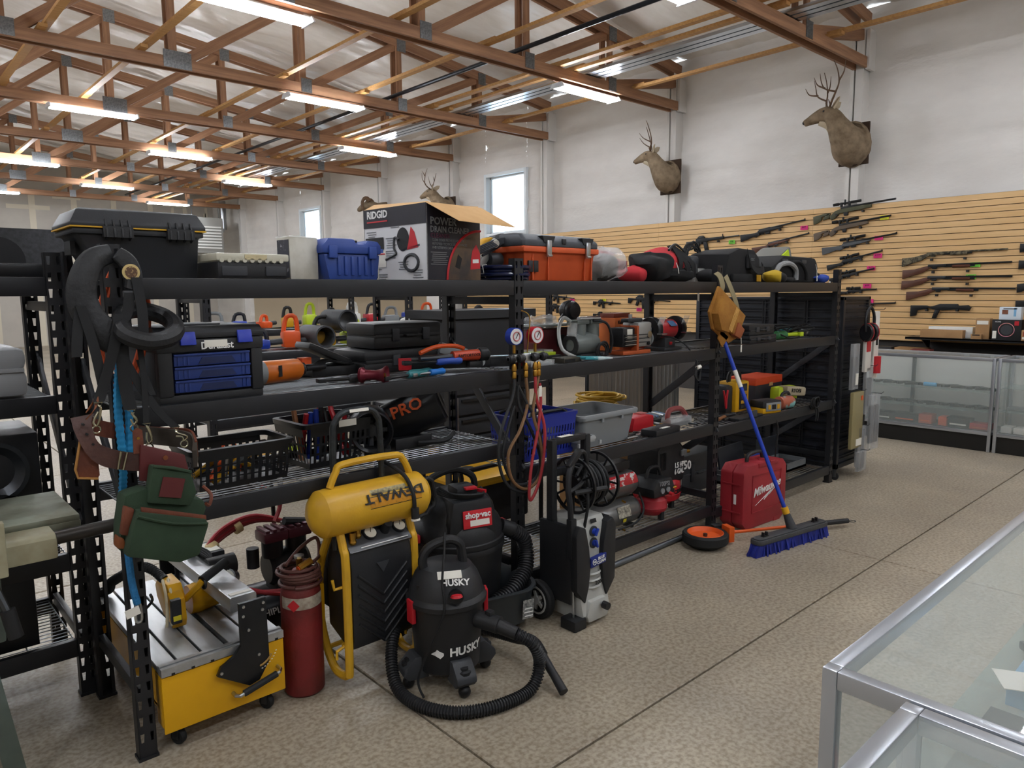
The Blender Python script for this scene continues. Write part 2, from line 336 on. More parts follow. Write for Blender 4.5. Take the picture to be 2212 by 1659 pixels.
# ---------------- lamps ----------------
tubem = M('lamp_tube', 'f4f9ff', .4, emit=TUBE); refl = M('lamp_housing', 'dfe3ea', .35, col2='d5dae2', vs=4)
def make_lamp():
    t = thing('ceiling_lamp', 'x', 'lamp')
    MB().prism([(-.075, 0), (-.085, -.02), (.085, -.02), (.075, 0)], -.62, .62, 'yz').obj('reflector', refl, t)
    MB().box(-.6, .6, -.012, .012, -.05, -.02).obj('divider', refl, t)
    for s in (-1, 1):
        MB().prism([(-.14, -.062), (.14, -.062), (.09, .004), (-.09, .004)], -.012, .012, 'yz').obj('end_cap', refl, t, loc=(s*.63, 0, 0))
        MB().cyl((-.6, s*.085, -.045), (.6, s*.085, -.045), .019, n=8).obj('tube', tubem, t)
    return t
LP = [(3.35, 7.7, 'at the top edge above the barrel-vault of trusses'), (8.4, 7.62, 'nearest the deer wall'), (5.72, 10.6, 'in the middle under the third truss'), (3.2, 13.5, 'left under the fourth truss, both tubes visible'), (8.3, 13.6, 'over the drain cleaner carton'), (5.5, 16.5, 'over the grey tote'), (3.2, 19.45, 'cut by the photo at far left'), (8.15, 19.4, 'in front of the small far window'), (5.5, 22.3, 'under the seventh truss'), (7.95, 25.2, 'furthest away near the unit heater'), (5.95, 4.62, 'mostly cut off at the top edge'),
      (3.3, 25.2, 'furthest back behind the hanging chair'), (.6, 10.6, 'out of view over the left aisle'), (.6, 16.5, 'out of view further down the left aisle'), (-1.8, 7.6, 'out of view left'), (-1.8, 13.5, 'out of view far left'), (.6, 4.6, 'above the viewer'), (3.3, 1.55, 'above the glass counter'), (8.4, 1.55, 'above the rifle counter'), (-1.8, 1.55, 'behind the viewer at left'), (5.8, -1.5, 'behind the viewer over the counter'), (.6, -1.5, 'behind the viewer'), (-1.8, 19.4, 'far left and hidden'), (3.3, -4.5, 'by the back wall'), (8.4, -4.5, 'by the back wall near the rifles'), (-4.4, 4.6, 'left side by the far side wall'), (-4.4, 10.6, 'left side by the far side wall, further'), (-4.4, -1.5, 'left rear of the shop')]
lamp = make_lamp(); first = True
for x, y, d in LP:
    o = lamp if first else dup(lamp); first = False
    o.location = (x, y-.1, ZC-.04); o['label'] = f'two-tube fluorescent shop lamp {d}'; o['group'] = 'ceiling lamps'
# ---------------- storage racks ----------------
def post_mesh(h, w=.06, d=.045, pit=.0635):
    b = MB(); t = .0025; n = int(h/pit); z0 = h-n*pit
    def sheet(y, hole=True):
        for k in range(n):
            za, zb = z0+k*pit, z0+(k+1)*pit
            for s in (0, 1):
                xa, xb = -w/2+s*w/2, s*w/2; c = (xa+xb)/2+(.003 if s else -.003); lean = .004 if s == 0 else -.004
                H = [(c-.009+lean, zb-.014), (c+.009, zb-.014), (c+.006, zb-.048), (c-.003, zb-.048)] if s == 0 else [(c-.009, zb-.014), (c+.009+lean, zb-.014), (c+.003, zb-.048), (c-.006, zb-.048)]
                O = [(xa, zb), (xb, zb), (xb, za), (xa, za)]
                v = [(p[0], y, p[1]) for p in O]+[(p[0], y, p[1]) for p in H]
                b.add(v, [(i, (i+1) % 4, 4+(i+1) % 4, 4+i) for i in range(4)])
                if y == 0: b.add([(p[0], yy, p[1]) for yy in (0, t) for p in H], [(i, (i+1) % 4, 4+(i+1) % 4, 4+i) for i in range(4)])
    sheet(0); sheet(t)
    b.box(-w/2, w/2, 0, t, 0, z0)
    for s in (-1, 1):
        b.box(s*w/2-(t if s > 0 else 0), s*w/2+(0 if s > 0 else t), 0, d, 0, h); x = s*(w/2-.006); b.box(x-.006, x+.006, d-t, d, 0, h)
    me = b.mesh('upright_post', RACK)
    return me
POST = post_mesh(1.83)
_bm = {}
def beam(parent, x0, x1, y, z, h=.073, t=.038, face=-1):
    k = (round(x1-x0, 3), h, face)
    if k not in _bm:
        L = (x1-x0)/2; b = MB().prism([(0, 0), (0, h), (t*.75, h), (t*.75, h-.018), (t, h-.018), (t, 0)] if face < 0 else [(t, 0), (t, h), (t*.25, h), (t*.25, h-.018), (0, h-.018), (0, 0)], -L, L, 'yz'); _bm[k] = b.mesh('beam', RACK, bev=.003)
    return mk('beam', _bm[k], parent, ((x0+x1)/2, y, z-h))
WIRE = M('deck_wire', '8d9195', .35, .9); WIREB = M('deck_wire_black', '24262a', .4, .3)
def deck(parent, x0, x1, y0, y1, z, mat, dx=.155, dy=.034):
    b = MB(); r = .0026
    n = int((y1-y0)/dy)
    for k in range(n+1):
        y = y0+(y1-y0)*k/n; b.cyl((x0, y, z), (x1, y, z), r, n=5)
    n = int((x1-x0)/dx)
    for k in range(n+1):
        x = x0+(x1-x0)*k/n; b.cyl((x, y0, z-.005), (x, y1, z-.005), r*1.2, n=5)
    return b.obj('wire_deck', mat, parent)
RY0, RY1 = 2.686, 3.29
PXS = [.66, 2.5, 4.34, 6.18]
def frame_braces(t, x, y0, y1, diag):
    b = MB().box(x-.012, x+.012, y0+.02, y1-.02, .215, .265); b.obj('end_brace', RACK, t, bev=.003)
    MB().box(x-.012, x+.012, y0+.02, y1-.02, 1.6, 1.64).obj('end_brace', RACK, t, bev=.003)
    for (ya, za), (yb, zb) in diag:
        L = math.hypot(yb-ya, zb-za); m = MB().cbox((x+.015, (ya+yb)/2, (za+zb)/2), (.016, L, .05), rx=math.atan2(zb-za, yb-ya)); m.obj('diagonal_brace', M('brace_grey', '3c3e43', .4, .3), t, bev=.004)
def rack(label, pxs, y0, y1, bays, diags, posts=POST, kind=WIRE):
    t = thing('storage_rack', label, 'rack')
    for i, x in enumerate(pxs):
        a = mk('upright_post', posts, t, (x, y0, 0)); b = mk('upright_post', posts, t, (x, y1, 0), PI)
        f = MB().box(x-.034, x+.034, y0-.004, y0+.052, 0, .012); f.box(x-.034, x+.034, y1-.052, y1+.004, 0, .012)
        MB().box(x-.034, x+.034, y0-.004, y0+.052, 0, .012).obj('foot_plate', RACK, t); MB().box(x-.034, x+.034, y1-.052, y1+.004, 0, .012).obj('foot_plate', RACK, t)
        frame_braces(t, x, y0, y1, diags[i])
    for i, lv in enumerate(bays):
        for z in lv:
            beam(t, pxs[i]+.03, pxs[i+1]-.03, y0+.001, z); beam(t, pxs[i]+.03, pxs[i+1]-.03, y1-.039, z, face=1)
            deck(t, pxs[i]+.032, pxs[i+1]-.032, y0+.03, y1-.03, z-.012, kind if z < 1.6 else WIREB)
    return t
LV1, LV2, LV3 = (1.72, 1.275, .905), (1.72, 1.275, .755, .18), (1.72, 1.275, .725, .15)
dA = [((RY1, 1.4), (RY0, .74))]; dB = [((RY1, .8), (RY0, 1.26)), ((RY1, .3), (RY0, .72))]
rack('long black steel shelving rack in the middle with wire decks', PXS, RY0, RY1, [LV1, LV2, LV3], [dA, dA, dB, dB])
# bare left rack set back behind the saw
LY0, LY1 = 3.32, 3.92; lx = [-1.23, .61]
rack('black steel shelving rack at far left holding grey case and speaker', lx, LY0, LY1, [(1.735, 1.27, .62, .25)], [dA and [((LY1, 1.4), (LY0, .74))]]*2)
# ---------------- things standing on the floor in front ----------------
def caster(parent, x, y, r=.035, w=.022, rz=0, plate_h=.02):
    T = Matrix.Translation((x, y, 0)) @ Matrix.Rotation(rz, 4, 'Z'); b = MB(); b.T = T
    b.lathe([(r*.35, -w/2), (r*.9, -w/2), (r, -w*.3), (r, w*.3), (r*.9, w/2), (r*.35, w/2)], 18, (0, 0, r), 'x', cap=True); wh = b.obj('caster', RUB, parent)
    f = MB(); f.T = T
    for s in (-1, 1): f.box(s*(w/2+.003)-.002, s*(w/2+.003)+.002, -.012, .016, r*.8, r*2+plate_h-.002)
    f.box(-w/2-.006, w/2+.006, -.02, .022, r*2+plate_h-.006, r*2+plate_h); f.obj('fork', DST, wh); return wh
alu = M('brushed_aluminium', 'c3c5c6', .35, .75, col2='9fa2a4', vs=5, sc=(3, .4, 3), lo=.3, hi=.7); sawy = M('saw_yellow', 'e0a913', .38, col2='cf970e', vs=2)
def tile_saw():
    t = thing('tile_saw', 'yellow and silver bridge tile saw on casters beside the red cylinder', 'saw', (.942, 2.66, 0))
    x0, x1, D = -.23, .23, .93
    MB().box(x0, x1, 0, .012, .08, .295).obj('front_panel', sawy, t, bev=.004)
    MB().box(x0, x1, D-.012, D, .08, .295).obj('rear_panel', sawy, t, bev=.004)
    MB().box(x1-.012, x1, .012, D-.012, .1, .295).obj('side_panel', sawy, t)
    MB().box(x0+.03, x0+.04, .012, D-.012, .1, .24).obj('side_panel', sawy, t); MB().box(x0, x0+.012, .012, .075, .1, .295).obj('side_panel', sawy, t)
    MB().box(x0+.03, x1-.01, .01, D-.01, .095, .11).obj('tray', sawy, t)
    for xa, xb in ((x0, -.165), (-.157, -.075), (-.067, .015), (.035, .115), (.123, .175), (.183, x1)): MB().box(xa, xb, .04, D, .302, .325).obj('table_plate', alu, t, bev=.002, seg=1)
    MB().box(x0+.01, x1-.01, .05, D-.02, .296, .301).obj('table_base', M('slot_dark', '2d2e30', .8), t)
    MB().box(x0, x1, -.004, .014, .3, .33).obj('fence_rail', alu, t); MB().box(x0, x1, .018, .036, .3, .334).obj('fence_rail', alu, t)
    for x in (-.19, -.12, -.05, .2): MB().box(x-.006, x+.006, -.006, -.003, .299, .307).obj('slot_mark', INK, t)
    # bridge rail
    r = MB().prism(rrect(.05, .155, .435, .495, .008, 2), .06, D+.02, 'xz').obj('bridge_rail', alu, t)
    plate(r, 'label', PAP, (.1025, .09, .4965), (1, 0, 0), (0, 1, 0), .085, .022)
    arm = M('arm_black', '141518', .35)
    MB().prism([(.05, .5), (.155, .5), (.158, .24), (.115, .175), (.075, .165), (-.045, .245), (-.03, .275), (.02, .30), (.05, .335)], .045, .062, 'xz').obj('front_arm', arm, t, bev=.002).location.y = -.075
    MB().prism([(.05, .5), (.155, .5), (.158, .24), (.05, .3)], D, D+.015, 'xz').obj('rear_arm', arm, t, bev=.002)
    for x, z in ((.065, .487), (.142, .482), (.062, .45), (.138, .455), (.08, .39), (-.03, .255), (.115, .28)):
        MB().cyl((x, -.028, z), (x, -.036, z), .006, n=8).obj('bolt', STL, t)
    MB().tube([(.105+.07*math.cos(a), -.031, .3+.07*math.sin(a)) for a in [math.radians(d) for d in range(-80, -20, 10)]], .004, 6).obj('angle_scale', M('brass_scale', 'a8803a', .4), t)
    for k in range(8):
        a = math.radians(-75+8*k); plate(t, 'angle_mark', INKW, (.105+.084*math.cos(a), -.0315, .3+.084*math.sin(a)), (1, 0, 0), (0, 0, 1), .006, .003, .001)
    # front handle
    MB().tube([(.02, 0, .145), (.02, -.03, .145), (.03, -.045, .147), (.19, -.045, .185), (.2, -.03, .188), (.2, 0, .188)], .007, 8).obj('grab_handle', STL, t); MB().tube([(.045, -.045, .151), (.178, -.045, .182)], .013, 10).obj('handle_grip', RUB, t)
    # saw head
    hd = MB().prism([(.36, .36), (.33, .38), (.32, .44), (.365, .495), (.48, .5), (.535, .45), (.52, .4), (.44, .34)], -.085, -.03, 'yz').obj('blade_guard', sawy, t, bev=.006)
    MB().prism([(.3, .335), (.285, .37), (.3, .45), (.34, .475), (.36, .36)], -.095, -.04, 'yz').obj('guard_nose', sawy, t, bev=.005)
    MB().cyl((-.062, .43, .375), (-.058, .43, .375), .07, n=36).obj('blade', STL, t)
    MB().lathe([(.001, -.03), (.06, -.03), (.065, 0), (.05, .1), (.001, .1)], 20, (.045, .44, .38), 'x').obj('motor', sawy, t)
    MB().cyl((.12, .5, .47), (.24, .5, .47), .045, n=18).obj('motor_housing', BLK, t)
    MB().tube([(-.03, .33, .43), (.01, .27, .5), (.02, .265, .515)], .013, 8).obj('handle_arm', sawy, t); g = MB().tube([(.02, .27, .515), (.14, .33, .545)], .019, 12).obj('handle_grip', RUB, t)
    MB().lathe([(.024, 0), (.024, .008), (.018, .012)], 12, (.022, .27, .5), 'x').obj('grip_collar', BLK, g)
    sb = MB().box(-.1, -.062, .275, .3, .36, .46).obj('switch_box', BLK, t, bev=.004); plate(sb, 'label', M('label_yellow', 'd8c832', .5), (-.081, .2735, .385), (1, 0, 0), (0, 0, 1), .03, .02)
    for dx in (0, .02): MB().tube([(-.115+dx, .3, .35), (-.11+dx, .3, .41), (-.1+dx, .34, .47), (-.085+dx, .42, .5)], .006, 7, sm=4).obj('water_hose', M('clear_hose', 'd5c9a8', .3), t)
    MB().tube([(-.07, .45, .49), (-.12, .55, .53), (-.2, .72, .44), (-.19, .85, .36), (-.22, .9, .34)], lambda u: .019+.0035*math.sin(u*330), 10, sm=26).obj('corrugated_hose', BLK, t)
    MB().tube([(-.17, .52, .33), (-.12, .47, .4), (-.14, .4, .46)], .006, 6, sm=4).obj('stop_rod', BLK, t)
    MB().box(.13, .22, .55, .72, .44, .52).obj('transformer_box', BLK, t, bev=.006); plate(t, 'label', PAP, (.175, .63, .5215), (1, 0, 0), (0, 1, 0), .07, .12)
    for k in range(4): MB().tube([(.1+.012*k, .72, .5), (.09+.012*k, .64, .535), (.12+.012*k, .56, .52), (.14, .5, .5)], .006, 6, sm=4).obj('cable', RUB, t)
    for x, y in ((x0+.06, .05), (x1-.06, .05), (x0+.06, D-.08), (x1-.06, D-.08)): caster(t, x, y, .03, .024, .5, .02)
tile_saw()
# red gas cylinder with a coiled hose
def cylinder():
    t = thing('gas_cylinder', 'worn dark red gas cylinder with brown hose coiled on its neck', 'cylinder', (1.29, 2.735, 0))
    mt_ = M('cylinder_red', '7a2323', .55, col2='4e2019', vs=5, bump=.15, bs=80, lo=.4, hi=.75)
    MB().lathe([(.001, 0), (.07, 0), (.082, .012), (.083, .03), (.083, .42), (.078, .455), (.06, .49), (.04, .51), (.03, .53), (.001, .535)], 32).obj('body', mt_, t)
    w = MB()
    w.grid(lambda u, v: (.0842*math.cos(-PI*.98+u*2.4), .0842*math.sin(-PI*.98+u*2.4), .385+.05*v+.02*(u-.5)**2), 22, 2); w.obj('label_band', M('old_label', 'bfb7a8', .7, col2='8d7f70', vs=30), t)
    d = Vector((-.72, -.69, 0)); plate(t, 'hazard_diamond', INKR, tuple(d*.0855+Vector((0, 0, .405))), (.69*.7, -.72*.7, .7), (-.69*.7, .72*.7, .7), .036, .036)
    br = M('hose_brown', '5a3731', .55); c = MB()
    for k in range(6):
        R = random.uniform(.068, .085); c.tube(coil(R, .006, 1, .004, 24, (random.uniform(-.006, .006), random.uniform(-.006, .006), .475+.013*k), ph=random.random()*6), .0075, 8)
    c.obj('hose_coil', br, t); MB().tube([(-.06, 0, .56), (.03, .05, .6), (.1, .04, .63), (.1, .02, .56), (.04, -.04, .56)], .0075, 8, sm=6).obj('hose_loop', br, t)
    MB().cyl((0, 0, .53), (0, 0, .58), .014, n=10).obj('valve_stem', BRS, t); MB().cyl((0, 0, .58), (0, 0, .59), .022, n=8).obj('valve_wheel', STL, t)
    f = MB().cyl((-.03, -.055, .555), (.03, -.045, .57), .015, n=10).obj('brass_fitting', BRS, t); MB().cyl((-.033, -.0555, .554), (-.03, -.055, .555), .011, n=10).obj('fitting_cap', ORG, f)
cylinder()
# yellow wheeled compressor
def dewalt():
    t = thing('air_compressor', 'yellow wheeled air compressor with horizontal tank and ribbed black cover', 'compressor', (1.575, 2.63, 0))
    y = M('compressor_yellow', 'd3a328', .4, col2='b98d2e', vs=4, lo=.5, hi=.85, bump=.05, bs=120)
    tz, R = .775, .1; L = .288
    MB().lathe([(.001, -L), (.035, -L+.004), (.07, -L+.022), (.097, -L+.05), (R, -L+.09), (R, L-.09), (.097, L-.05), (.07, L-.022), (.035, L-.004), (.001, L)], 32, (0, 0, tz), 'x').obj('tank', y, t)
    MB().tube([(-.19, .0, tz+.1), (-.16, .0, tz+.16), (-.12, .0, tz+.19), (.12, 0, tz+.19), (.17, 0, tz+.16), (.2, 0, tz+.1)], .015, 10, sm=5).obj('tank_handle', y, t)
    a = math.radians(28); n = Vector((0, -math.cos(a), math.sin(a))); u_ = Vector((0, math.sin(a), math.cos(a)))   # badge on the upper front, upside down
    def ring(th, x0, x1, th2, name, mat, k=.0008):
        b = MB(); b.grid(lambda p, q: (x0+(x1-x0)*p, -(R+k)*math.cos(th+(th2-th)*q), tz+(R+k)*math.sin(th+(th2-th)*q)), 2, 8); return b.obj(name, mat, t)
    ring(.1, -.06, .195, .5, 'badge', M('badge_orange', 'c98a1c', .5, col2='5a4a20', vs=40, lo=.55, hi=.72)); ring(.52, -.06, .195, .545, 'badge_line', INK); ring(.055, -.06, .195, .08, 'badge_line', INK)
    ring(.62, -.045, .13, .85, 'rating_plate', M('rating_plate', '8a7c50', .35, .4, col2='4a4430', vs=90))
    text('DEWALT', .04, tuple(n*(R+.0045)+Vector((.062, 0, tz))), INK, t, (-1, 0, 0), tuple(-u_), bold=.02, sx=1.28)
    # frame tubes
    for s in (-1, 1):
        x = s*.168
        MB().tube([(x, -.03, tz-.085), (x, -.055, tz-.15), (x, -.07, tz-.22), (x, -.07, .13), (x, -.055, .085), (x, -.015, .066), (x, .06, .075), (x, .13, .16), (x, .17, .3), (x, .15, .5), (x, .04, tz-.08)], .0175, 10, sm=5).obj('frame_tube', y, t)
        MB().tube([(x-.0, -.06, .47), (x-.05, -.06, .47), (x-.055, -.055, .51)], .0065, 7).obj('cord_hook', y, t); MB().tube([(x, -.06, .22), (x-.05, -.06, .205), (x-.05, -.06, .17)], .0065, 7).obj('cord_hook', y, t)
    MB().tube([(-.168, -.02, .2), (.168, -.02, .2)], .011, 8).obj('crossbar', y, t); MB().tube([(-.168, .12, .14), (.168, .12, .14)], .011, 8).obj('crossbar', y, t)
    cv = M('cover_black', '202124', .36, bump=.05, bs=200)
    pan = MB().prism([(-.072, .19), (-.08, .23), (-.08, .54), (-.06, .61), (.0, .66), (.13, .66), (.13, .24), (.0, .19)], -.148, .148, 'yz').obj('shroud', cv, t, bev=.008)
    # chevron ribs
    for k in range(7):
        b = MB(); zc = .5-.042*k
        for s in (-1, 1):
            b.tube([(.0, -.081, zc-.06), (s*.12, -.081, zc+.05)], .006, 6)
        if k in (0,): continue
        b.obj('rib', cv, pan)
    MB().prism([(-.03, .54), (.03, .54), (0, .495)], -.086, -.078, 'xz').obj('logo_plate', DGR, pan); 
    # control panel
    po = Vector((0, -.044, .637)); pn = Vector((0, -.64, .77)).normalized(); pu = Vector((0, .77, .64)).normalized()
    P = lambda x, v, d=0: tuple(po+Vector((x, 0, 0))+pu*v+pn*d)
    plate(t, 'control_panel', M('panel_grey', '3a3c40', .4), P(0, 0), (1, 0, 0), tuple(pu), .3, .095, .008)
    plate(t, 'panel_stripe', INKG, P(0, -.046, .005), (1, 0, 0), tuple(pu), .29, .004); plate(t, 'panel_stripe', INKW, P(.02, -.034, .005), (1, 0, 0), tuple(pu), .23, .0035)
    for x, v in ((-.03, .02), (.115, .02)):
        g = MB().cyl(P(x, v, .003), P(x, v, .018), .031, n=24).obj('gauge', BLK, t); MB().cyl(P(x, v, .0182), P(x, v, .019), .026, n=24).obj('gauge_dial', M('dial_white', 'dcd8cc', .4), g); MB().box(-.001, .001, -.001, .001, 0, .02).obj('needle', INK, g).location = P(x, v, .0195)
    for x, v in ((-.12, -.005), (-.085, .02)):
        MB().lathe([(.014, 0), (.017, .01), (.013, .02), (.015, .03), (.015, .05), (.009, .05), (.009, .03)], 14, P(x, v, .0)).obj('air_coupler', BRS, t)
    MB().cyl(P(.045, .02), P(.045, .02, .055), .021, .018, n=14).obj('regulator_knob', BLK, t)
    MB().tube([(.1, .12, tz+.16), (.12, .02, tz+.14), (.14, -.06, tz+.1), (.15, -.1, tz+.03), (.152, -.105, tz-.03)], .009, 8, sm=5).obj('power_cord', RUB, t)
    pl = MB().cyl((.152, -.107, tz-.03), (.152, -.11, tz-.075), .018, n=12).obj('plug', BLK, t); MB().cyl((.152, -.11, tz-.077), (.152, -.111, tz-.085), .02, n=12).obj('plug_face', PAP, pl)
    MB().box(-.14, .12, .13, .24, .3, .58).obj('motor', BLK, t, bev=.02); MB().box(-.26, -.18, .1, .15, .28, .44).obj('toolbox_plate', sawy, t, bev=.004)
    for s in (-1, 1):
        MB().lathe([(.04, -.045), (.1, -.045), (.135, -.03), (.14, 0), (.135, .03), (.1, .045), (.04, .045)], 28, (s*.225, .245, .14), 'x', cap=True).obj('wheel', RUB, t)
    # tall handle of dark pipe behind
    MB().tube([(-.155, .032, .6), (-.15, .032, 1.06), (-.135, .032, 1.14), (-.09, .032, 1.175), (.02, .032, 1.175), (.062, .032, 1.14), (.075, .032, 1.06), (.08, .032, .6)], .014, 10, sm=3).obj('push_handle', M('pipe_dark', '3f4346', .45, .6, col2='2b2d2f', vs=20), t)
    plate(t, 'label', PAP, (-.03, .017, 1.178), (1, 0, 0), (0, .3, 1), .09, .013)
    MB().tube(coil(.09, .01, 3.2, .012, 22, (.3, .06, .72), ax='y', jit=.01), .011, 8).obj('cord_coil', RUB, t)
dewalt()
def hose(pts, r, n, name, parent, mat=BLK, am=.12, per=.012):
    P = spline(pts, 14); L = sum((P[i+1]-P[i]).length for i in range(len(P)-1)); m = int(L/per*4)
    acc = [0]
    for i in range(len(P)-1): acc.append(acc[-1]+(P[i+1]-P[i]).length)
    Q = []; j = 0
    for k in range(m+1):
        s = L*k/m
        while j < len(P)-2 and acc[j+1] < s: j += 1
        Q.append(P[j].lerp(P[j+1], min(1, (s-acc[j])/max(1e-9, acc[j+1]-acc[j]))))
    b = MB(); idx = [0]
    def rr(t): idx[0] += 1; return r*(1+(am if (idx[0] % 4) in (0, 1) else -am))
    b.tube(Q, rr, n); return b.obj(name, mat, parent)
def husky():
    t = thing('shop_vacuum', 'small black wet-dry vacuum with hose looped on the floor in front', 'vacuum', (1.79, 2.395, 0), rz=math.radians(-30))
    MB().lathe([(.001, .07), (.125, .07), (.138, .085), (.158, .36), (.162, .375), (.001, .375)], 32).obj('drum', BLK, t)
    MB().lathe([(.163, .36), (.172, .365), (.174, .385), (.165, .4), (.15, .41)], 32).obj('lid_rim', BLK, t)
    MB().lathe([(.16, .4), (.155, .43), (.135, .48), (.11, .515), (.06, .525), (.001, .527)], 32).obj('motor_head', M('vac_black', '26272a', .45, bump=.05, bs=250), t)
    MB().prism([(-.055, .405), (.07, .405), (.085, .44), (.06, .505), (-.045, .505), (-.065, .44)], -.15, -.1, 'xz').obj('front_bezel', DGR, t, bev=.012).rotation_euler = (math.radians(-12), 0, math.radians(-8))
    MB().tube([(-.09, -.02, .49), (-.1, -.02, .55), (-.07, -.02, .6), (.01, -.01, .625), (.06, 0, .6), (.07, 0, .55), (.075, 0, .5)], .02, 10, sm=4).obj('carry_handle', BLK, t)
    s = MB().cyl((.02, -.155, .435), (.02, -.178, .437), .03, n=18).obj('switch_base', BLK2, t); MB().lathe([(.001, .012), (.02, .009), (.026, 0)], 16, (.02, -.18, .44), 'z', sx=1, sy=.8).obj('switch', RED, t)
    u = Vector((0, .35, .94)); plate(t, 'price_label', PAP, (0, -.125, .513), (1, 0, 0), (0, .75, .66), .1, .035)
    text('HUSKY', .026, (.02, -.148, .487), INKW, t, (1, -.1, 0), (0, .6, .8), bold=.03, sx=1.0)
    for k in range(7): MB().cbox((-.125-.0, -.075+.018*k, .435), (.012, .006, .05), rz=-.5).obj('vent_slot', INK, t)
    c = MB().cbox((-.155, -.06, .345), (.02, .05, .1), rz=.4).obj('latch', RED, t, bev=.006); MB().cbox((.168, .0, .345), (.02, .05, .1)).obj('latch', RED, t, bev=.006)
    # logo on the drum, following the curve
    for i, (ch, dx) in enumerate(zip('HUSKY', (0, .036, .07, .1, .13))):
        a = math.radians(-90+(dx+.01)/.15*57.3); R = .1465
        text(ch, .036, (R*math.cos(a), R*math.sin(a), .185+.0), INKW, t, (-math.sin(a), math.cos(a), 0), (math.cos(a)*.08, math.sin(a)*.08, 1), bold=.03)
    a = math.radians(-112); b = MB(); frame(b, (.147*math.cos(a), .147*math.sin(a), .18), (-math.sin(a), math.cos(a), 0), (0, 0, 1)).prism([(-.03, 0), (-.01, .012), (-.005, .02), (.005, .012), (.024, .005), (.024, -.004), (.01, -.018), (-.002, -.012), (-.012, -.006)], -.002, .002, 'xy'); b.obj('logo_emblem', INKW, t)
    for d in (-75, 15, 105, 195):
        a = math.radians(d); T = Matrix.Rotation(a, 4, 'Z'); b = MB(); b.T = T
        b.prism([(.1, .05), (.19, .05), (.215, .075), (.21, .1), (.16, .15), (.12, .15)], -.045, .045, 'xz'); f = b.obj('caster_foot', DGR, t, bev=.008)
        b = MB(); b.T = T; b.lathe([(.03, 0), (.03, .012), (.018, .016), (.018, .026), (.001, .028)], 14, (.178, 0, .105)); b.obj('foot_knob', BLK, f)
        b = MB(); b.T = T; b.ball((.18, 0, .027), .027, 12); b.obj('caster', BLK2, t)
    io = MB().cyl((.11, -.09, .3), (.2, -.16, .29), .036, n=18).obj('hose_port', BLK, t); MB().cyl((.175, -.14, .292), (.265, -.2, .265), .031, .027, n=18).obj('hose_cuff', BLK, t)
    MB().cbox((.165, -.13, .33), (.03, .03, .03), rz=.6).obj('hose_latch', BLK, io, bev=.004)
    hose([(.26, -.2, .267), (.33, -.22, .22), (.36, -.2, .12), (.31, -.24, .035), (.16, -.31, .026), (.0, -.32, .026), (-.14, -.24, .026), (-.225, -.12, .05), (-.24, -.0, .14), (-.2, .1, .22), (-.1, .22, .2), (.05, .3, .12), (.2, .26, .08), (.32, .12, .09), (.38, .0, .12), (.4, -.1, .1)], .024, 10, 'hose', t)
    MB().cyl((.4, -.1, .1), (.425, -.2, .06), .02, .018, n=16).obj('nozzle', BLK, t); MB().cyl((.422, -.19, .066), (.445, -.27, .024), .018, .02, n=16).obj('nozzle_tip', BLK, t)
    MB().tube([(-.005, -.03, .66), (-.02, -.12, .6), (-.035, -.165, .5), (-.03, -.18, .4), (-.05, -.17, .32), (-.1, -.15, .2), (-.14, -.14, .08), (-.12, -.16, .012)], .005, 6, sm=6).obj('power_cord', RUB, t)
husky()
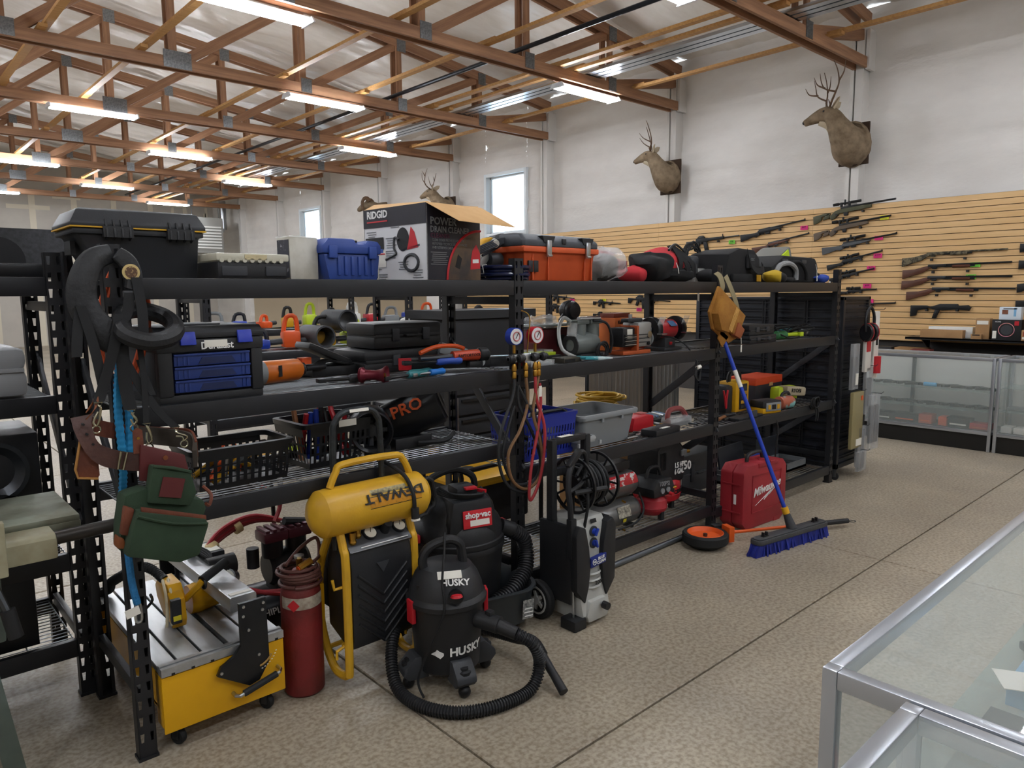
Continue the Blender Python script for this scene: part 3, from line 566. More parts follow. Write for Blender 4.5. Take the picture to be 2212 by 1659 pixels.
def shopvac():
    t = thing('shop_vacuum', 'large black wet-dry vacuum with red badge standing in its grey base tub', 'vacuum', (2.15, 2.79, 0), rz=math.radians(-14))
    MB().lathe([(.001, .14), (.2, .14), (.215, .17), (.235, .43), (.24, .44), (.24, .47), (.232, .48), (.001, .48)], 40, sx=1.02).obj('drum', BLK, t)
    MB().lathe([(.243, .415), (.247, .43), (.243, .445)], 40).obj('drum_band', BLK, t)
    MB().lathe([(.236, .47), (.235, .52), (.215, .56), (.2, .575), (.19, .62), (.165, .66), (.12, .685), (.06, .695), (.001, .697)], 40).obj('motor_head', BLK, t)
    MB().prism([(-.13, .5), (-.1, .69), (.1, .69), (.13, .5)], -.21, -.06, 'xz').obj('front_bridge', BLK, t, bev=.02)
    pn = Vector((0, -.62, .78)); o = Vector((.03, -.185, .6)); pu = Vector((0, .78, .62))
    b = plate(t, 'badge', INKR, (.02, -.217, .6), (1, 0, 0), (0, .08, 1), .15, .085, .008, .003)
    text('shop\u00b7vac', .028, (.02, -.223, .62), INKW, b, (1, 0, 0), (0, .08, 1), bold=.03, sx=.95); plate(b, 'price_label', PAP, (.03, -.2225, .582), (1, 0, 0), (0, .08, 1), .1, .028)
    plate(t, 'maker_plate', TEA, (.05, -.2135, .525), (1, 0, 0), (0, .08, 1), .04, .035, .003)
    for s in (-1, 1): MB().cbox((s*.235, -.06, .5), (.03, .06, .04)).obj('latch', RED, t, bev=.005)
    MB().box(-.05, .06, -.14, -.02, .69, .735).obj('cord_wrap', BLK, t, bev=.015); MB().cbox((.02, -.14, .73), (.06, .035, .012)).obj('cord_clip', RED, t, bev=.003); MB().cbox((.08, -.14, .71), (.014, .05, .014), rz=.5).obj('cord_tab', RED, t)
    for k in range(4): MB().tube([(-.12+.01*k, -.02, .7+.006*k), (-.08, -.16-.006*k, .7+.007*k), (.06, -.17-.006*k, .69+.006*k), (.12, -.05, .7)], .006, 6, sm=6).obj('power_cord', RUB, t)
    MB().tube([(-.14, .0, .69), (-.13, .0, .76), (0, .02, .79), (.1, .02, .75), (.12, .02, .69)], .017, 10, sm=5).obj('carry_handle', BLK, t)
    tub = M('tub_grey', '2b3034', .42)
    def R(z, e, top):
        x1, y0, y1, x0 = .33+e, -.27-e, .22+e, -.26-e
        return [(p[0], p[1], z) for p in rrect(x0, x1, y0, y1, .13, 6)]
    MB().rings([R(.035, -.03, 0), R(.045, -.01, 0), R(.2, .01, 0), R(.215, .022, 0), R(.225, .02, 0), R(.222, .005, 0), R(.2, -.004, 0), R(.06, -.02, 0)], cap=True).obj('base_tub', tub, t)
    lb = plate(t, 'warning_label', M('label_ink', '4a4d50', .6, col2='a8a8a4', vs=60), (.255, -.285, .125), (1, 0, 0), (0, -.1, 1), .06, .1)
    for k in range(5): plate(lb, 'print_line', INKW, (.255, -.2865-.001*k, .165-.018*k), (1, 0, 0), (0, -.1, 1), .05-.004*(k % 3), .006, .001)
    for s in ((-.18, -.18), (.24, -.18), (-.18, .15), (.24, .15)): MB().ball((s[0], s[1], .03), .03, 12).obj('caster', BLK2, t)
    MB().cyl((.2, -.1, .5), (.27, -.1, .47), .04, n=16).obj('hose_port', BLK, t)
    hose([(.26, -.1, .47), (.33, -.09, .42), (.35, -.1, .34), (.31, -.15, .26), (.2, -.21, .2), (.1, -.23, .17)], .037, 12, 'hose', t, am=.1, per=.016)
shopvac()
def washer():
    t = thing('pressure_washer', 'grey and black electric pressure washer with hose reel and blue badge', 'pressure washer', (2.66, 2.44, 0))
    sil = M('washer_silver', 'b4b5b1', .42); W = .125
    MB().prism([(-.12, .02), (-.145, .06), (-.13, .12), (-.115, .3), (-.105, .5), (-.085, .54), (.1, .54), (.12, .5), (.12, .03)], -W*.82, W*.82, 'yz').obj('body', sil, t, bev=.012)
    MB().prism([(-.07, .02), (.07, .02), (.085, .06), (.06, .13), (-.06, .13), (-.085, .06)], -.155, -.1, 'xz').obj('nose', sil, t, bev=.015)
    for s in (-1, 1):
        pts = [(s*.08, .51), (s*.125, .525), (s*.15, .48), (s*.145, .2), (s*.08, .12), (s*.055, .2), (s*.042, .3), (s*.055, .41)]
        MB().prism(pts, -.14, -.085, 'xz').obj('side_cover', BLK, t, bev=.01); MB().box(s*W*1.08-.014, s*W*1.08+.014, -.1, .12, .12, .52).obj('side_panel', BLK, t, bev=.01)
    n = (0, -1, .06)
    for z, rot in ((.47, .5), (.41, -.3)):
        MB().cyl((0.005, -.108, z), (.005, -.116, z), .027, n=22).obj('dial_ring', DGR, t); k = MB().cyl((.005, -.116, z), (.005, -.13, z), .016, .013, n=14).obj('dial_knob', BLU, t); MB().cbox((.005, -.135, z), (.011, .012, .04), ry=rot).obj('knob_grip', BLU, k, bev=.003)
    lb = plate(t, 'badge', M('badge_blue', '1b2a78', .45), (.012, -.134, .325), (1, 0, .08), (0, -.05, 1), .115, .05, .02, .004)
    text('BLUE', .015, (.028, -.1455, .337), INKW, lb, (1, 0, .08), (0, -.05, 1), bold=.02); text('CLEAN', .015, (.028, -.1455, .317), INKW, lb, (1, 0, .08), (0, -.05, 1), bold=.02)
    c = MB(); c.tube([(-.022+.014*math.cos(a*PI/8), -.1455, .324+.014*math.sin(a*PI/8)) for a in range(16)], .0015, 5, closed=True); c.obj('badge_emblem', INKW, lb); text('AR', .011, (-.022, -.1455, .324), INKW, lb, bold=.02)
    plate(t, 'emblem', INK, (.01, -.106, .522), (1, 0, 0), (0, .35, .94), .04, .02, .003)
    for z in (.25, .215, .18): MB().lathe([(.06, 0), (.066, .008), (.06, .016)], 24, (0, -.08, z)).obj('body_ring', sil, t)
    text('2000', .02, (.01, -.1475, .215), INK, t, bold=.02)
    MB().cyl((.02, -.13, .1), (.02, -.17, .1), .012, n=12).obj('inlet', STL, t); MB().cyl((.02, -.168, .1), (.02, -.2, .098), .02, n=8).obj('inlet_coupling', BLK, t)
    MB().box(-.17, -.085, -.15, -.05, .0, .055).obj('lance_holder', BLK, t, bev=.006); MB().box(.09, .14, -.1, -.02, .01, .06).obj('foot', BLK, t, bev=.006)
    MB().box(-.145, .145, .06, .15, .06, .16).obj('axle_housing', BLK, t, bev=.01)
    for s in (-1, 1):
        MB().lathe([(.05, -.022), (.092, -.022), (.1, -.012), (.1, .012), (.092, .022), (.05, .022)], 28, (s*.17, .1, .1), 'x').obj('wheel', RUB, t)
        h = MB()
        for k in range(5): a = 2*PI*k/5; h.cbox((s*.182, .1+.04*math.cos(a), .1+.04*math.sin(a)), (.02, .07, .016), rx=a)
        h.lathe([(.062, -.012), (.072, -.012), (.072, .012), (.062, .012)], 24, (s*.182, .1, .1), 'x', cap=False); h.cyl((s*.17, .1, .1), (s*.195, .1, .1), .022, n=12); h.obj('wheel_hub', sil, t)
    # handle, reel
    for s in (-1, 1): MB().box(s*.125-.018, s*.125+.018, .03, .075, .1, .93).obj('handle_post', BLK, t, bev=.008)
    MB().box(-.12, .12, .035, .07, .9, .935).obj('handle_bar', BLK, t, bev=.01); MB().box(-.12, .12, .04, .07, .74, .78).obj('handle_brace', BLK, t, bev=.006); plate(t, 'tag_paper', PAP, (-.03, .05, .938), (1, 0, 0), (0, 1, 0), .09, .03)
    re = MB()
    for x in (-.02, .16): re.lathe([(.135, -.006), (.148, -.006), (.148, .006), (.135, .006), (.135, -.006)], 30, (x, .0, .69), 'x')
    for k in range(6):
        a = PI*k/6
        for x in (-.02, .16): re.cyl((x, -.14*math.cos(a), .69-.14*math.sin(a)), (x, .14*math.cos(a), .69+.14*math.sin(a)), .006, n=6)
    re.cyl((-.03, 0, .69), (.17, 0, .69), .05, n=18); re.obj('hose_reel', BLK2, t)
    for k in range(8): MB().tube(coil(.085+.012*(k % 3), .01, 1, .002, 24, (.0+.019*k, 0, .69), ax='x', ph=k), .0095, 7).obj('hose_coil', BLK, t)
    MB().tube([(-.03, -.1, .7), (-.045, -.12, .62), (-.05, -.1, .5)], .008, 7, sm=4).obj('hose_end', RUB, t)
    # spray gun and lance
    g = MB().tube([(-.1, -.06, .82), (-.13, -.07, .78), (-.145, -.08, .7), (-.14, -.09, .6), (-.135, -.09, .4)], lambda u: .017-.003*u, 9, sm=4).obj('spray_gun', BLK, t)
    MB().tube([(-.1, -.06, .82), (-.045, -.06, .87), (-.005, -.06, .86), (.01, -.06, .78), (-.03, -.06, .71), (-.13, -.075, .69)], .012, 8, sm=5).obj('gun_guard', BLK, g); MB().cbox((-.085, -.06, .845), (.11, .032, .03), ry=-.75).obj('gun_grip', BLK, g, bev=.008)
    MB().tube([(-.07, -.065, .76), (-.03, -.065, .8), (.0, -.065, .79)], .008, 6, sm=4).obj('trigger', BLK, g)
    MB().box(-.155, -.115, -.11, -.075, .36, .56).obj('lance_sleeve', BLK, g, bev=.006); MB().cyl((-.137, -.095, .36), (-.127, -.1, .03), .006, n=8).obj('lance', STL, t); MB().cyl((-.137, -.095, .36), (-.1365, -.0955, .345), .009, n=8).obj('lance_nut', BRS, t)
    MB().tube([(-.1, -.08, .68), (.06, -.15, .69)], .013, 8).obj('reel_crank', BLK, t)
washer()
def air_pump():
    t = thing('air_compressor', 'maroon-headed twin compressor with red air hose coiled over it', 'compressor', (1.42, 3.2, 0))
    MB().lathe([(.001, -.19), (.06, -.185), (.085, -.15), (.085, .15), (.06, .185), (.001, .19)], 24, (-.1, .0, .16), 'x').obj('tank', BLK2, t); MB().lathe([(.001, -.19), (.06, -.185), (.085, -.15), (.085, .15), (.06, .185), (.001, .19)], 24, (-.1, .19, .16), 'x').obj('tank', BLK2, t)
    text('HIPLO', .03, (-.07, -.077, .2), INKW, t, (1, 0, 0), (0, .45, .9), bold=.01); plate(t, 'label', PAP, (.02, -.081, .19), (1, 0, 0), (0, .35, .94), .05, .035)
    MB().lathe([(.001, -.1), (.07, -.1), (.085, -.08), (.085, .08), (.07, .1), (.001, .1)], 24, (.05, .06, .36), 'x').obj('motor', BLK, t); MB().box(-.03, .13, 0, .12, .25, .3).obj('saddle', BLK, t)
    mar = M('maroon_paint', '4a1c26', .4)
    for x in (-.02, .1):
        MB().cyl((x, .05, .42), (x, .05, .5), .05, n=14).obj('cylinder_block', BLK, t); MB().box(x-.06, x+.06, -.01, .11, .5, .55).obj('cylinder_head', mar, t, bev=.012)
        for k in range(3): MB().box(x-.05+.035*k, x-.03+.035*k, -.005, .105, .55, .562).obj('head_fin', mar, t)
    MB().tube([(.04, .04, .58), (.16, .04, .55), (.3, .02, .5)], .02, 8, sm=4).obj('intake_hose', RUB, t)
    MB().cyl((-.16, -.06, .43), (-.16, -.06, .52), .028, n=14).obj('regulator', BLK, t); MB().cyl((-.26, -.06, .41), (-.29, -.09, .43), .036, n=20).obj('pressure_gauge', STL, t); MB().cyl((-.29, -.09, .43), (-.292, -.092, .431), .03, n=20).obj('gauge_face', PAP, t)
    rh = M('hose_red', 'a83038', .45); masking = M('masking_tape', 'd5bd8c', .7)
    for k in range(4):
        MB().tube([(.28, -.02+.01*k, .33+.01*k), (.15, -.12-.012*k, .285), (-.1, -.13-.012*k, .32), (-.3, -.05, .36+.012*k), (-.36, .05, .43), (-.26, .12, .52+.012*k), (-.08, .15, .575+.01*k), (.1, .14, .54), (.22, .1, .48)], .0105, 8, sm=6).obj('air_hose', rh if k % 2 else M('hose_red_dull', '8f3a3c', .55), t)
    for p, q in (((-.3, .09, .5), (-.27, .12, .515)), ((-.16, .145, .56), (-.13, .15, .57)), ((-.02, -.145, .305), (.02, -.145, .3))): MB().cyl(p, q, .03, n=12).obj('tape_wrap', masking, t)
    MB().tube([(.02, .1, .57), (.06, .12, .64), (.03, .14, .7), (-.02, .16, .74)], .011, 8, sm=4).obj('air_hose', rh, t); MB().cyl((-.02, .16, .74), (-.07, .18, .78), .013, n=10).obj('hose_fitting', STL, t); MB().cyl((.07, .12, .71), (.07, .13, .77), .013, n=10).obj('hose_fitting', STL, t)
    MB().tube([(-.38, .3, .3), (-.38, .3, .62), (-.34, .3, .68), (.05, .3, .7), (.1, .3, .66), (.1, .3, .3)], .011, 8, sm=3).obj('roll_cage', BLK2, t)
    for x in (-.2, .0):
        for y in (0, .19): MB().box(x-.015, x+.015, y-.03, y+.03, .0, .09).obj('foot', RUB, t)
air_pump()
# ---------------- things on the top shelf ----------------
ZT = 1.722
def soft(b, c, d, p=2.6, nz=.03, fs=6, nu=28, nv=14, flat=True, seed=0):
    def f(u, v):
        a = 2*PI*u; e = -PI/2+PI*max(.01, min(.99, v)); s = lambda x, q: math.copysign(abs(x)**(2/q), x)
        P = Vector((s(math.cos(e), p)*s(math.cos(a), p)*d[0]/2, s(math.cos(e), p)*s(math.sin(a), p)*d[1]/2, s(math.sin(e), p)*d[2]/2))
        n = noise.noise_vector(P*fs+Vector((seed, seed*2, 0)))*nz; P += n
        if flat and P.z < -d[2]/2+.004: P.z = -d[2]/2
        return P+Vector(c)
    return b.grid(f, nu, nv, True)
def tote():
    t = thing('storage_tote', 'large black storage tote with yellow stripe on its hinged lid', 'tote', (.84, 3.13, ZT))
    m = M('tote_black', '26282c', .5, bump=.05, bs=200); r = lambda x0, x1, y0, y1, z: [(x0, y0, z), (x1, y0, z), (x1, y1, z), (x0, y1, z)]
    MB().rings([r(-.13, .205, -.12, .13, 0), r(-.205, .215, -.135, .14, .16), r(-.225, .23, -.148, .15, .162), r(-.225, .23, -.148, .15, .182)]).obj('body', m, t, bev=.006)
    l = MB().rings([r(-.232, .237, -.155, .155, .188), r(-.232, .237, -.155, .155, .202), r(-.205, .215, -.13, .14, .25), r(-.19, .2, -.115, .13, .256)]).obj('lid', m, t, bev=.004)
    MB().rings([r(-.234, .239, -.157, .157, .1835), r(-.234, .239, -.157, .157, .1885)]).obj('lid_seal', M('stripe_yellow', 'c99a1a', .45), t)
    MB().box(-.216, -.2, -.05, .05, .09, .14).obj('handle_recess', INK, t)
    for x0 in (-.13, .09):
        h = MB().box(x0, x0+.1, -.168, -.14, .15, .19).obj('hinge', BLK, t)
        for k in range(4): MB().prism([(-.172, .175), (-.155, .215), (-.15, .215), (-.15, .14), (-.172, .15)], x0+.008+.026*k, x0+.014+.026*k, 'yz').obj('hinge_rib', BLK, h)
    plate(t, 'barcode_label', PAP, (-.15, -.137, .075), (1, 0, 0), (0, 0, 1), .05, .03)
tote()
def organizer():
    t = thing('organizer_case', 'black parts case with clear scalloped lid beside the tote', 'case', (1.2, 2.98, ZT))
    MB().box(-.135, .15, -.14, .14, 0, .068).obj('body', BLK, t, bev=.012); MB().box(-.12, -.02, -.144, -.138, .012, .05).obj('latch_panel', DGR, t, bev=.004); MB().box(.055, .14, -.144, -.138, .012, .05).obj('latch_panel', DGR, t, bev=.004)
    cl = M('clear_lid', 'd9d6c4', .25, alpha=.75); MB().box(-.14, .155, -.145, .145, .07, .1).obj('lid', cl, t, bev=.008)
    for k in range(9): MB().cyl((-.12+.03*k, -.147, .072), (-.12+.03*k, -.135, .072), .009, n=10).obj('lid_tab', cl, t)
    MB().box(-.03, .06, -.147, -.14, .075, .095).obj('lid_latch', M('lid_latch', 'd7c9a0', .3, alpha=.85), t)
organizer()
def white_box():
    t = thing('appliance_carton', 'scuffed white carton standing upright with printed black edge', 'carton', (1.475, 3.0, ZT), rz=.1)
    MB().box(-.07, .07, -.05, .05, 0, .185).obj('box', M('carton_white', 'cfccc2', .5, col2='b9b5a8', vs=9), t, bev=.008, jit=(.004, 12)); plate(t, 'printed_side', M('print_dark', '2a2b36', .5, col2='b9b9c2', vs=60, lo=.6, hi=.7), (-.0715, 0, .09), (0, -1, 0), (0, 0, 1), .09, .16)
    MB().box(-.072, .072, -.052, .052, .18, .187).obj('tape', CLR, t)
white_box()
def blue_case():
    t = thing('tool_case', 'bright blue ribbed hard case with moulded top handle', 'case', (1.69, 3.0, ZT))
    b = M('case_blue', '2f4a96', .42, col2='2a4388', vs=5)
    MB().prism([(-.115, 0), (.13, 0), (.145, .115), (-.14, .115)], -.09, .09, 'xz').obj('lower_shell', b, t, bev=.01); MB().prism([(-.148, .115), (.148, .115), (.148, .155), (.13, .175), (.075, .178), (.06, .16), (.02, .16), (.01, .182), (-.12, .182), (-.148, .15)], -.1, .1, 'xz').obj('upper_shell', b, t, bev=.012)
    for k in range(6): MB().box(-.075+.034*k, -.06+.034*k, -.097, -.085, .02, .105).obj('rib', b, t, bev=.004)
    MB().box(-.005, .075, -.012, .012, .166, .182).obj('handle', BLK, t, bev=.004)
    for x in (-.1, .1): MB().box(x-.02, x+.02, -.108, -.095, .095, .15).obj('latch', b, t, bev=.004)
blue_case()
def carton():
    t = thing('drain_cleaner_carton', 'open drain cleaner carton, dark and white printed, cardboard flap hanging out', 'carton', (1.968, 2.725, ZT), rz=math.radians(5))
    W, D, H = .34, .47, .345; dk = M('carton_dark', '23232e', .32, col2='1b1b24', vs=4); wh = M('carton_print_white', 'dcdde0', .3)
    MB().box(0, W, 0, .004, 0, H).obj('front_panel', dk, t); MB().box(0, .004, 0, D, 0, H).obj('side_panel', wh, t); MB().box(W-.004, W, 0, D, 0, H).obj('side_panel', dk, t); MB().box(0, W, D-.004, D, 0, H).obj('back_panel', dk, t); MB().box(.004, W-.004, .004, D-.004, 0, .004).obj('bottom_panel', CRD, t)
    # left (-x) face print
    R, U = (0, -1, 0), (0, 0, 1); L = lambda a, z, d=.0015: (-d, D-a, z)      # a measured from the far edge to the near edge
    b = plate(t, 'header_band', dk, L(D/2, .3), R, U, D, .09); text('RIDGID', .034, L(.11, .315, .003), INKW, b, R, U, bold=.03, sx=1.0); plate(b, 'header_rule', INKR, L(.11, .283, .003), R, U, .16, .006)
    plate(t, 'black_tape', INK, L(.085, .18, .003), R, U, .14, .055); w = plate(t, 'warning_panel', PAP, L(.1, .105), R, U, .14, .08, .0025); plate(w, 'warning_rule', INKR, L(.1, .128, .003), R, U, .13, .005)
    for k, (c, x) in enumerate((('d6c92a', .05), ('3a3a3a', .08), ('2a4fa0', .11), ('2a4fa0', .14))): plate(w, 'symbol', M('sym'+c, c, .5), L(x, .143, .003), R, U, .02, .018)
    for x, z, n in ((.06, .235, 4), (.24, .26, 2), (.21, .2, 5), (.2, .14, 4), (.3, .085, 4), (.4, .045, 4), (.1, .1, 5), (.14, .03, 3)):
        for k in range(n): plate(t, 'print_line', INKG, L(x+.004*(k % 2), z-.011*k), R, U, .075-.012*(k % 3), .004, .001)
    bc = plate(t, 'barcode', PAP, L(.075, .035), R, U, .07, .055)
    for k in range(14): plate(bc, 'bar', INK, L(.045+.0045*k, .035, .003), R, U, .0012+.001*(k % 3 == 0), .045, .001)
    # picture of the machine, printed flat
    def flat(pts, mat, name, d=.002):
        q = MB(); q.T = Matrix(((0, 0, -1, 0), (-1, 0, 0, D), (0, 1, 0, 0), (0, 0, 0, 1))); q.prism(pts, d-.001, d, 'xy'); return q.obj(name, mat, t)
    flat([(.3+.045*math.cos(a*PI/10), .19+.055*math.sin(a*PI/10)) for a in range(20)], INK, 'print_drum'); flat([(.33, .14), (.41, .15), (.385, .22), (.36, .245), (.345, .19)], INKR, 'print_frame'); flat([(.29, .135), (.42, .155), (.42, .163), (.29, .143)], DST, 'print_bar')
    for cx, cz, r in ((.36, .08, .05),):
        q = MB(); q.tube([(-.002, D-(cx+r*math.cos(a*PI/12)), cz+r*.75*math.sin(a*PI/12)) for a in range(24)], .008, 6, closed=True); q.obj('print_cable', DGR, t)
    q = MB(); q.tube([(-.002, D-x, z) for x, z in ((.27, .19), (.24, .2), (.235, .15), (.25, .125), (.2, .11), (.17, .1))], .006, 6, sm=4); q.obj('print_hose', DGR, t)
    # front face print
    F = lambda x, z, d=.0015: (x, -d, z)
    text('POWER', .033, F(.02, .265), INKG, t, al='LEFT', bold=.02); text('DRAIN CLEANER', .027, F(.02, .228), INKG, t, al='LEFT', bold=.015, sx=.85); text('CLEANER', .02, F(.02, .2), M('ink_plum', '5a2440', .5), t, al='LEFT')
    for k, s in enumerate(('CLEAR COVER PROVIDES VISIBILITY', 'AUTOFEED TECHNOLOGY ADVANCES', 'AND RETRIEVES CABLE')): text(s, .011, F(.03, .18-.017*k), INKG, t, al='LEFT', sx=.8)
    for k in range(7): plate(t, 'print_line', INKG, F(.07+.004*(k % 3), .125-.009*k), (1, 0, 0), (0, 0, 1), .1-.015*(k % 2), .003, .001)
    def ff(pts, mat, name, d=.002): q = MB(); q.prism(pts, -d, -d+.001, 'xz'); return q.obj(name, mat, t)
    arc = [(.34-.22*math.cos(a), .235*math.sin(a)) for a in [math.radians(x) for x in range(0, 91, 9)]]
    ff([(.338, 0)]+arc+[(.338, .235)], M('print_floor', '6a5238', .5, col2='3a3230', vs=7), 'print_photo', .0018); q = MB(); q.tube([(x, -.002, z) for x, z in arc], .006, 5); q.obj('print_arc', INKR, t)
    ff([(.27, .05), (.335, .055), (.335, .13), (.31, .17), (.285, .14), (.275, .1)], INKR, 'print_machine', .0026); ff([(.285, .08), (.325, .082), (.325, .1), (.285, .098)], INKW, 'print_badge', .0032); ff([(.17, .06), (.2, .05), (.215, .1), (.19, .12)], INK, 'print_glove', .0026)
    # flaps
    fl_ = M('kraft', 'cfa673', .75, col2='c1965f', vs=5)
    MB().rings([[(-.005, -.002, H), (W+.01, -.002, H), (W+.01, .002, H+.003), (-.005, .002, H+.003)], [(.05, -.16, H-.09), (W+.07, -.17, H-.1), (W+.07, -.168, H-.096), (.05, -.158, H-.086)]]).obj('flap', fl_, t)
    MB().rings([[(0, 0, H), (0, D, H), (.003, D, H), (.003, 0, H)], [(.05, .02, H+.012), (.05, D-.02, H+.03), (.053, D-.02, H+.03), (.053, .02, H+.012)]]).obj('flap', fl_, t)
    MB().rings([[(W, .05, H), (W, D, H), (W-.003, D, H), (W-.003, .05, H)], [(W+.09, .1, H+.02), (W+.06, D, H+.06), (W+.06, D, H+.063), (W+.09, .1, H+.023)]]).obj('flap', fl_, t)
carton()
def miter_saw():
    t = thing('miter_saw', 'yellow and grey miter saw with wrapped cord behind the hose coil', 'saw', (2.58, 3.0, ZT))
    al_ = M('cast_alu', 'a9aaa6', .45, .6); MB().box(-.13, .12, -.12, .12, 0, .045).obj('base', al_, t, bev=.01); MB().cyl((0, 0, .045), (0, 0, .06), .11, n=28).obj('turntable', al_, t)
    MB().box(-.06, .02, -.02, .05, .06, .14).obj('arm', al_, t, bev=.012); MB().cyl((-.06, -.05, .11), (.02, -.05, .11), .04, n=18).obj('motor', DGR, t); MB().prism([(-.12, .03), (-.06, .11), (-.04, .15), (-.1, .13), (-.15, .06)], -.06, .0, 'xz').obj('fence', al_, t, bev=.006)
    q = MB(); q.prism([(.09*math.cos(math.radians(a))+.02, .15+.085*math.sin(math.radians(a))) for a in range(0, 190, 12)], .0, .06, 'xz'); q.obj('blade_guard', YEL, t, bev=.008)
    MB().tube([(.0, -.02, .2), (.04, -.03, .235), (.1, -.03, .235), (.14, -.02, .21)], .017, 9, sm=4).obj('handle', DGR, t)
    for k in range(5): MB().tube([(-.14, -.08, .14+.008*k), (-.06, -.1, .175+.008*k), (.02, -.09, .2+.006*k), (-.03, -.07, .165+.004*k), (-.12, -.08, .13)], .007, 6, sm=5).obj('cord', M('cord_grey', '33363c', .6), t)
    MB().cyl((-.05, -.105, .19), (-.045, -.085, .2), .022, n=10).obj('cord_tie', PAP, t)
miter_saw()
hc = thing('hose_coil', 'coil of glossy navy blue hose at the shelf edge', 'hose', (2.52, 2.83, ZT))
nav = M('hose_navy', '141c3c', .22)
for k in range(4): MB().tube(coil(.125+.008*(k % 2), .01, 1, 0, 32, (random.uniform(-.006, .006), random.uniform(-.006, .006), .0105+.0185*k)), .0105, 9, closed=False).obj('hose_turn', nav, hc)
MB().tube([(-.115, -.01, .0), (-.14, -.015, .03), (-.145, -.01, .075), (-.115, -.005, .08), (-.1, 0, .04), (-.115, -.01, 0)], .002, 5).obj('tie', PAP, hc)
def toolbox():
    t = thing('toolbox', 'orange plastic toolbox with grey lid and two steel latches', 'toolbox', (2.9, 2.93, ZT), rz=.03)
    o = M('box_orange', 'd2582a', .5, col2='c04e24', vs=4); g = M('lid_slate', '3d4046', .5)
    r = lambda w, d, z: [(-w, -d, z), (w, -d, z), (w, d, z), (-w, d, z)]
    MB().rings([r(.265, .13, 0), r(.285, .145, .145), r(.305, .165, .15), r(.305, .165, .18)]).obj('body', o, t, bev=.008)
    c = [(-.305, -.15), (-.29, -.165), (.29, -.165), (.305, -.15), (.305, .15), (.29, .165), (-.29, .165), (-.305, .15)]
    MB().rings([[(x, y, .18) for x, y in c], [(x, y, .21) for x, y in c], [(x*.95, y*.75, .243) for x, y in c], [(x*.9, y*.4, .25) for x, y in c]]).obj('lid', g, t, bev=.006)
    for x in (-.12, .2):
        MB().prism([(x-.05, .235), (x+.05, .235), (x+.035, .2), (x-.035, .2)], -.17, -.13, 'xz').obj('latch_recess', BLK, t); l = MB().box(x-.018, x+.018, -.176, -.165, .125, .212).obj('latch', STL, t, bev=.003); MB().cyl((x-.016, -.178, .132), (x+.016, -.178, .132), .005, n=8).obj('latch_hook', STL, l)
    MB().box(-.012, .018, -.172, -.16, .195, .225).obj('lid_clip', BLK, t, bev=.004)
    for x in (-.22, -.1, .2, .26): MB().box(x-.004, x+.004, -.148, -.13, .005, .14).obj('rib', o, t)
    for x in (-.255, -.215): MB().box(x, x+.034, -.152, -.14, .045, .105).obj('tool_holder', BLK, t, bev=.003)
toolbox()
def bagged():
    t = thing('bagged_tool', 'dark round tool wrapped in a clear plastic bag beside the toolbox', 'tool', (3.36, 2.9, ZT))
    b = MB(); soft(b, (0, 0, .085), (.24, .2, .17), 2.4, .012, 9); b.obj('tool', M('bag_dark', '3a3838', .5), t)
    b = MB(); soft(b, (0.0, 0, .1), (.33, .27, .2), 2.3, .035, 13, 48, 26); b.obj('plastic_bag', M('poly_bag', 'eef1f3', .15, alpha=.32, bump=.6, bs=40), t)
bagged()
def red_saw():
    t = thing('power_saw', 'red cordless saw half hidden behind the black and red bag', 'saw', (3.66, 3.12, ZT))
    MB().box(-.1, .06, -.04, .04, .13, .2).obj('handle_body', RED, t, bev=.018); MB().box(-.02, .1, -.06, .06, .05, .15).obj('motor_body', RED, t, bev=.015); MB().box(-.14, .16, -.08, .08, 0, .06).obj('shoe', DGR, t, bev=.01); MB().box(.1, .18, -.05, .05, .06, .14).obj('battery', REDD, t, bev=.008)
    b = MB(); soft(b, (.02, -.02, .195), (.16, .1, .04), 2, .02, 20); b.obj('plastic_wrap', CLR, t)
red_saw()
def duffel():
    t = thing('tool_bag', 'black and red canvas tool bag lying open on top shelf', 'bag', (3.98, 2.93, ZT), rz=.05)
    rd = M('canvas_red', 'b52b33', .85, bump=.2, bs=400)
    b = MB(); soft(b, (-.13, -.03, .095), (.27, .26, .19), 2.4, .05, 9, 36, 18); b.obj('open_mouth', FAB, t)
    b = MB(); soft(b, (.06, 0, .115), (.34, .25, .23), 2.2, .03, 7, 36, 18); b.obj('body', rd, t)
    b = MB(); soft(b, (.08, -.01, .05), (.42, .29, .1), 3, .012, 9, 36, 10); b.obj('base', FAB, t)
    for a, c in (((.02, -.13, .02), (.08, -.06, .235)), ((.16, -.14, .02), (.05, -.05, .235)), ((.24, -.13, .03), (.1, -.04, .24))): MB().strip([a, ((a[0]+c[0])/2, -.145, .13), c], (.045, 0, .01), .004, sm=5).obj('strap', FAB, t)
    MB().tube([(-.06, -.12, .2), (.02, -.1, .235), (.1, -.08, .24), (.16, -.1, .2)], .008, 6, sm=4).obj('zipper', BLK, t)
    for x, z in ((-.04, .1), (.2, -.03)): MB().tube([(x, -.165, z+.02), (x+.01, -.175, z-.02), (x+.012, -.178, z-.05)], .0025, 5).obj('tag_string', PAP, t)
    plate(t, 'price_tag', TAG, (.212, -.182, -.1), (1, 0, 0), (0, 0, 1), .022, .055, .002)
    b = MB(); soft(b, (-.28, 0, .05), (.14, .2, .1), 2.2, .03, 10); b.obj('red_pouch', rd, t)
duffel()
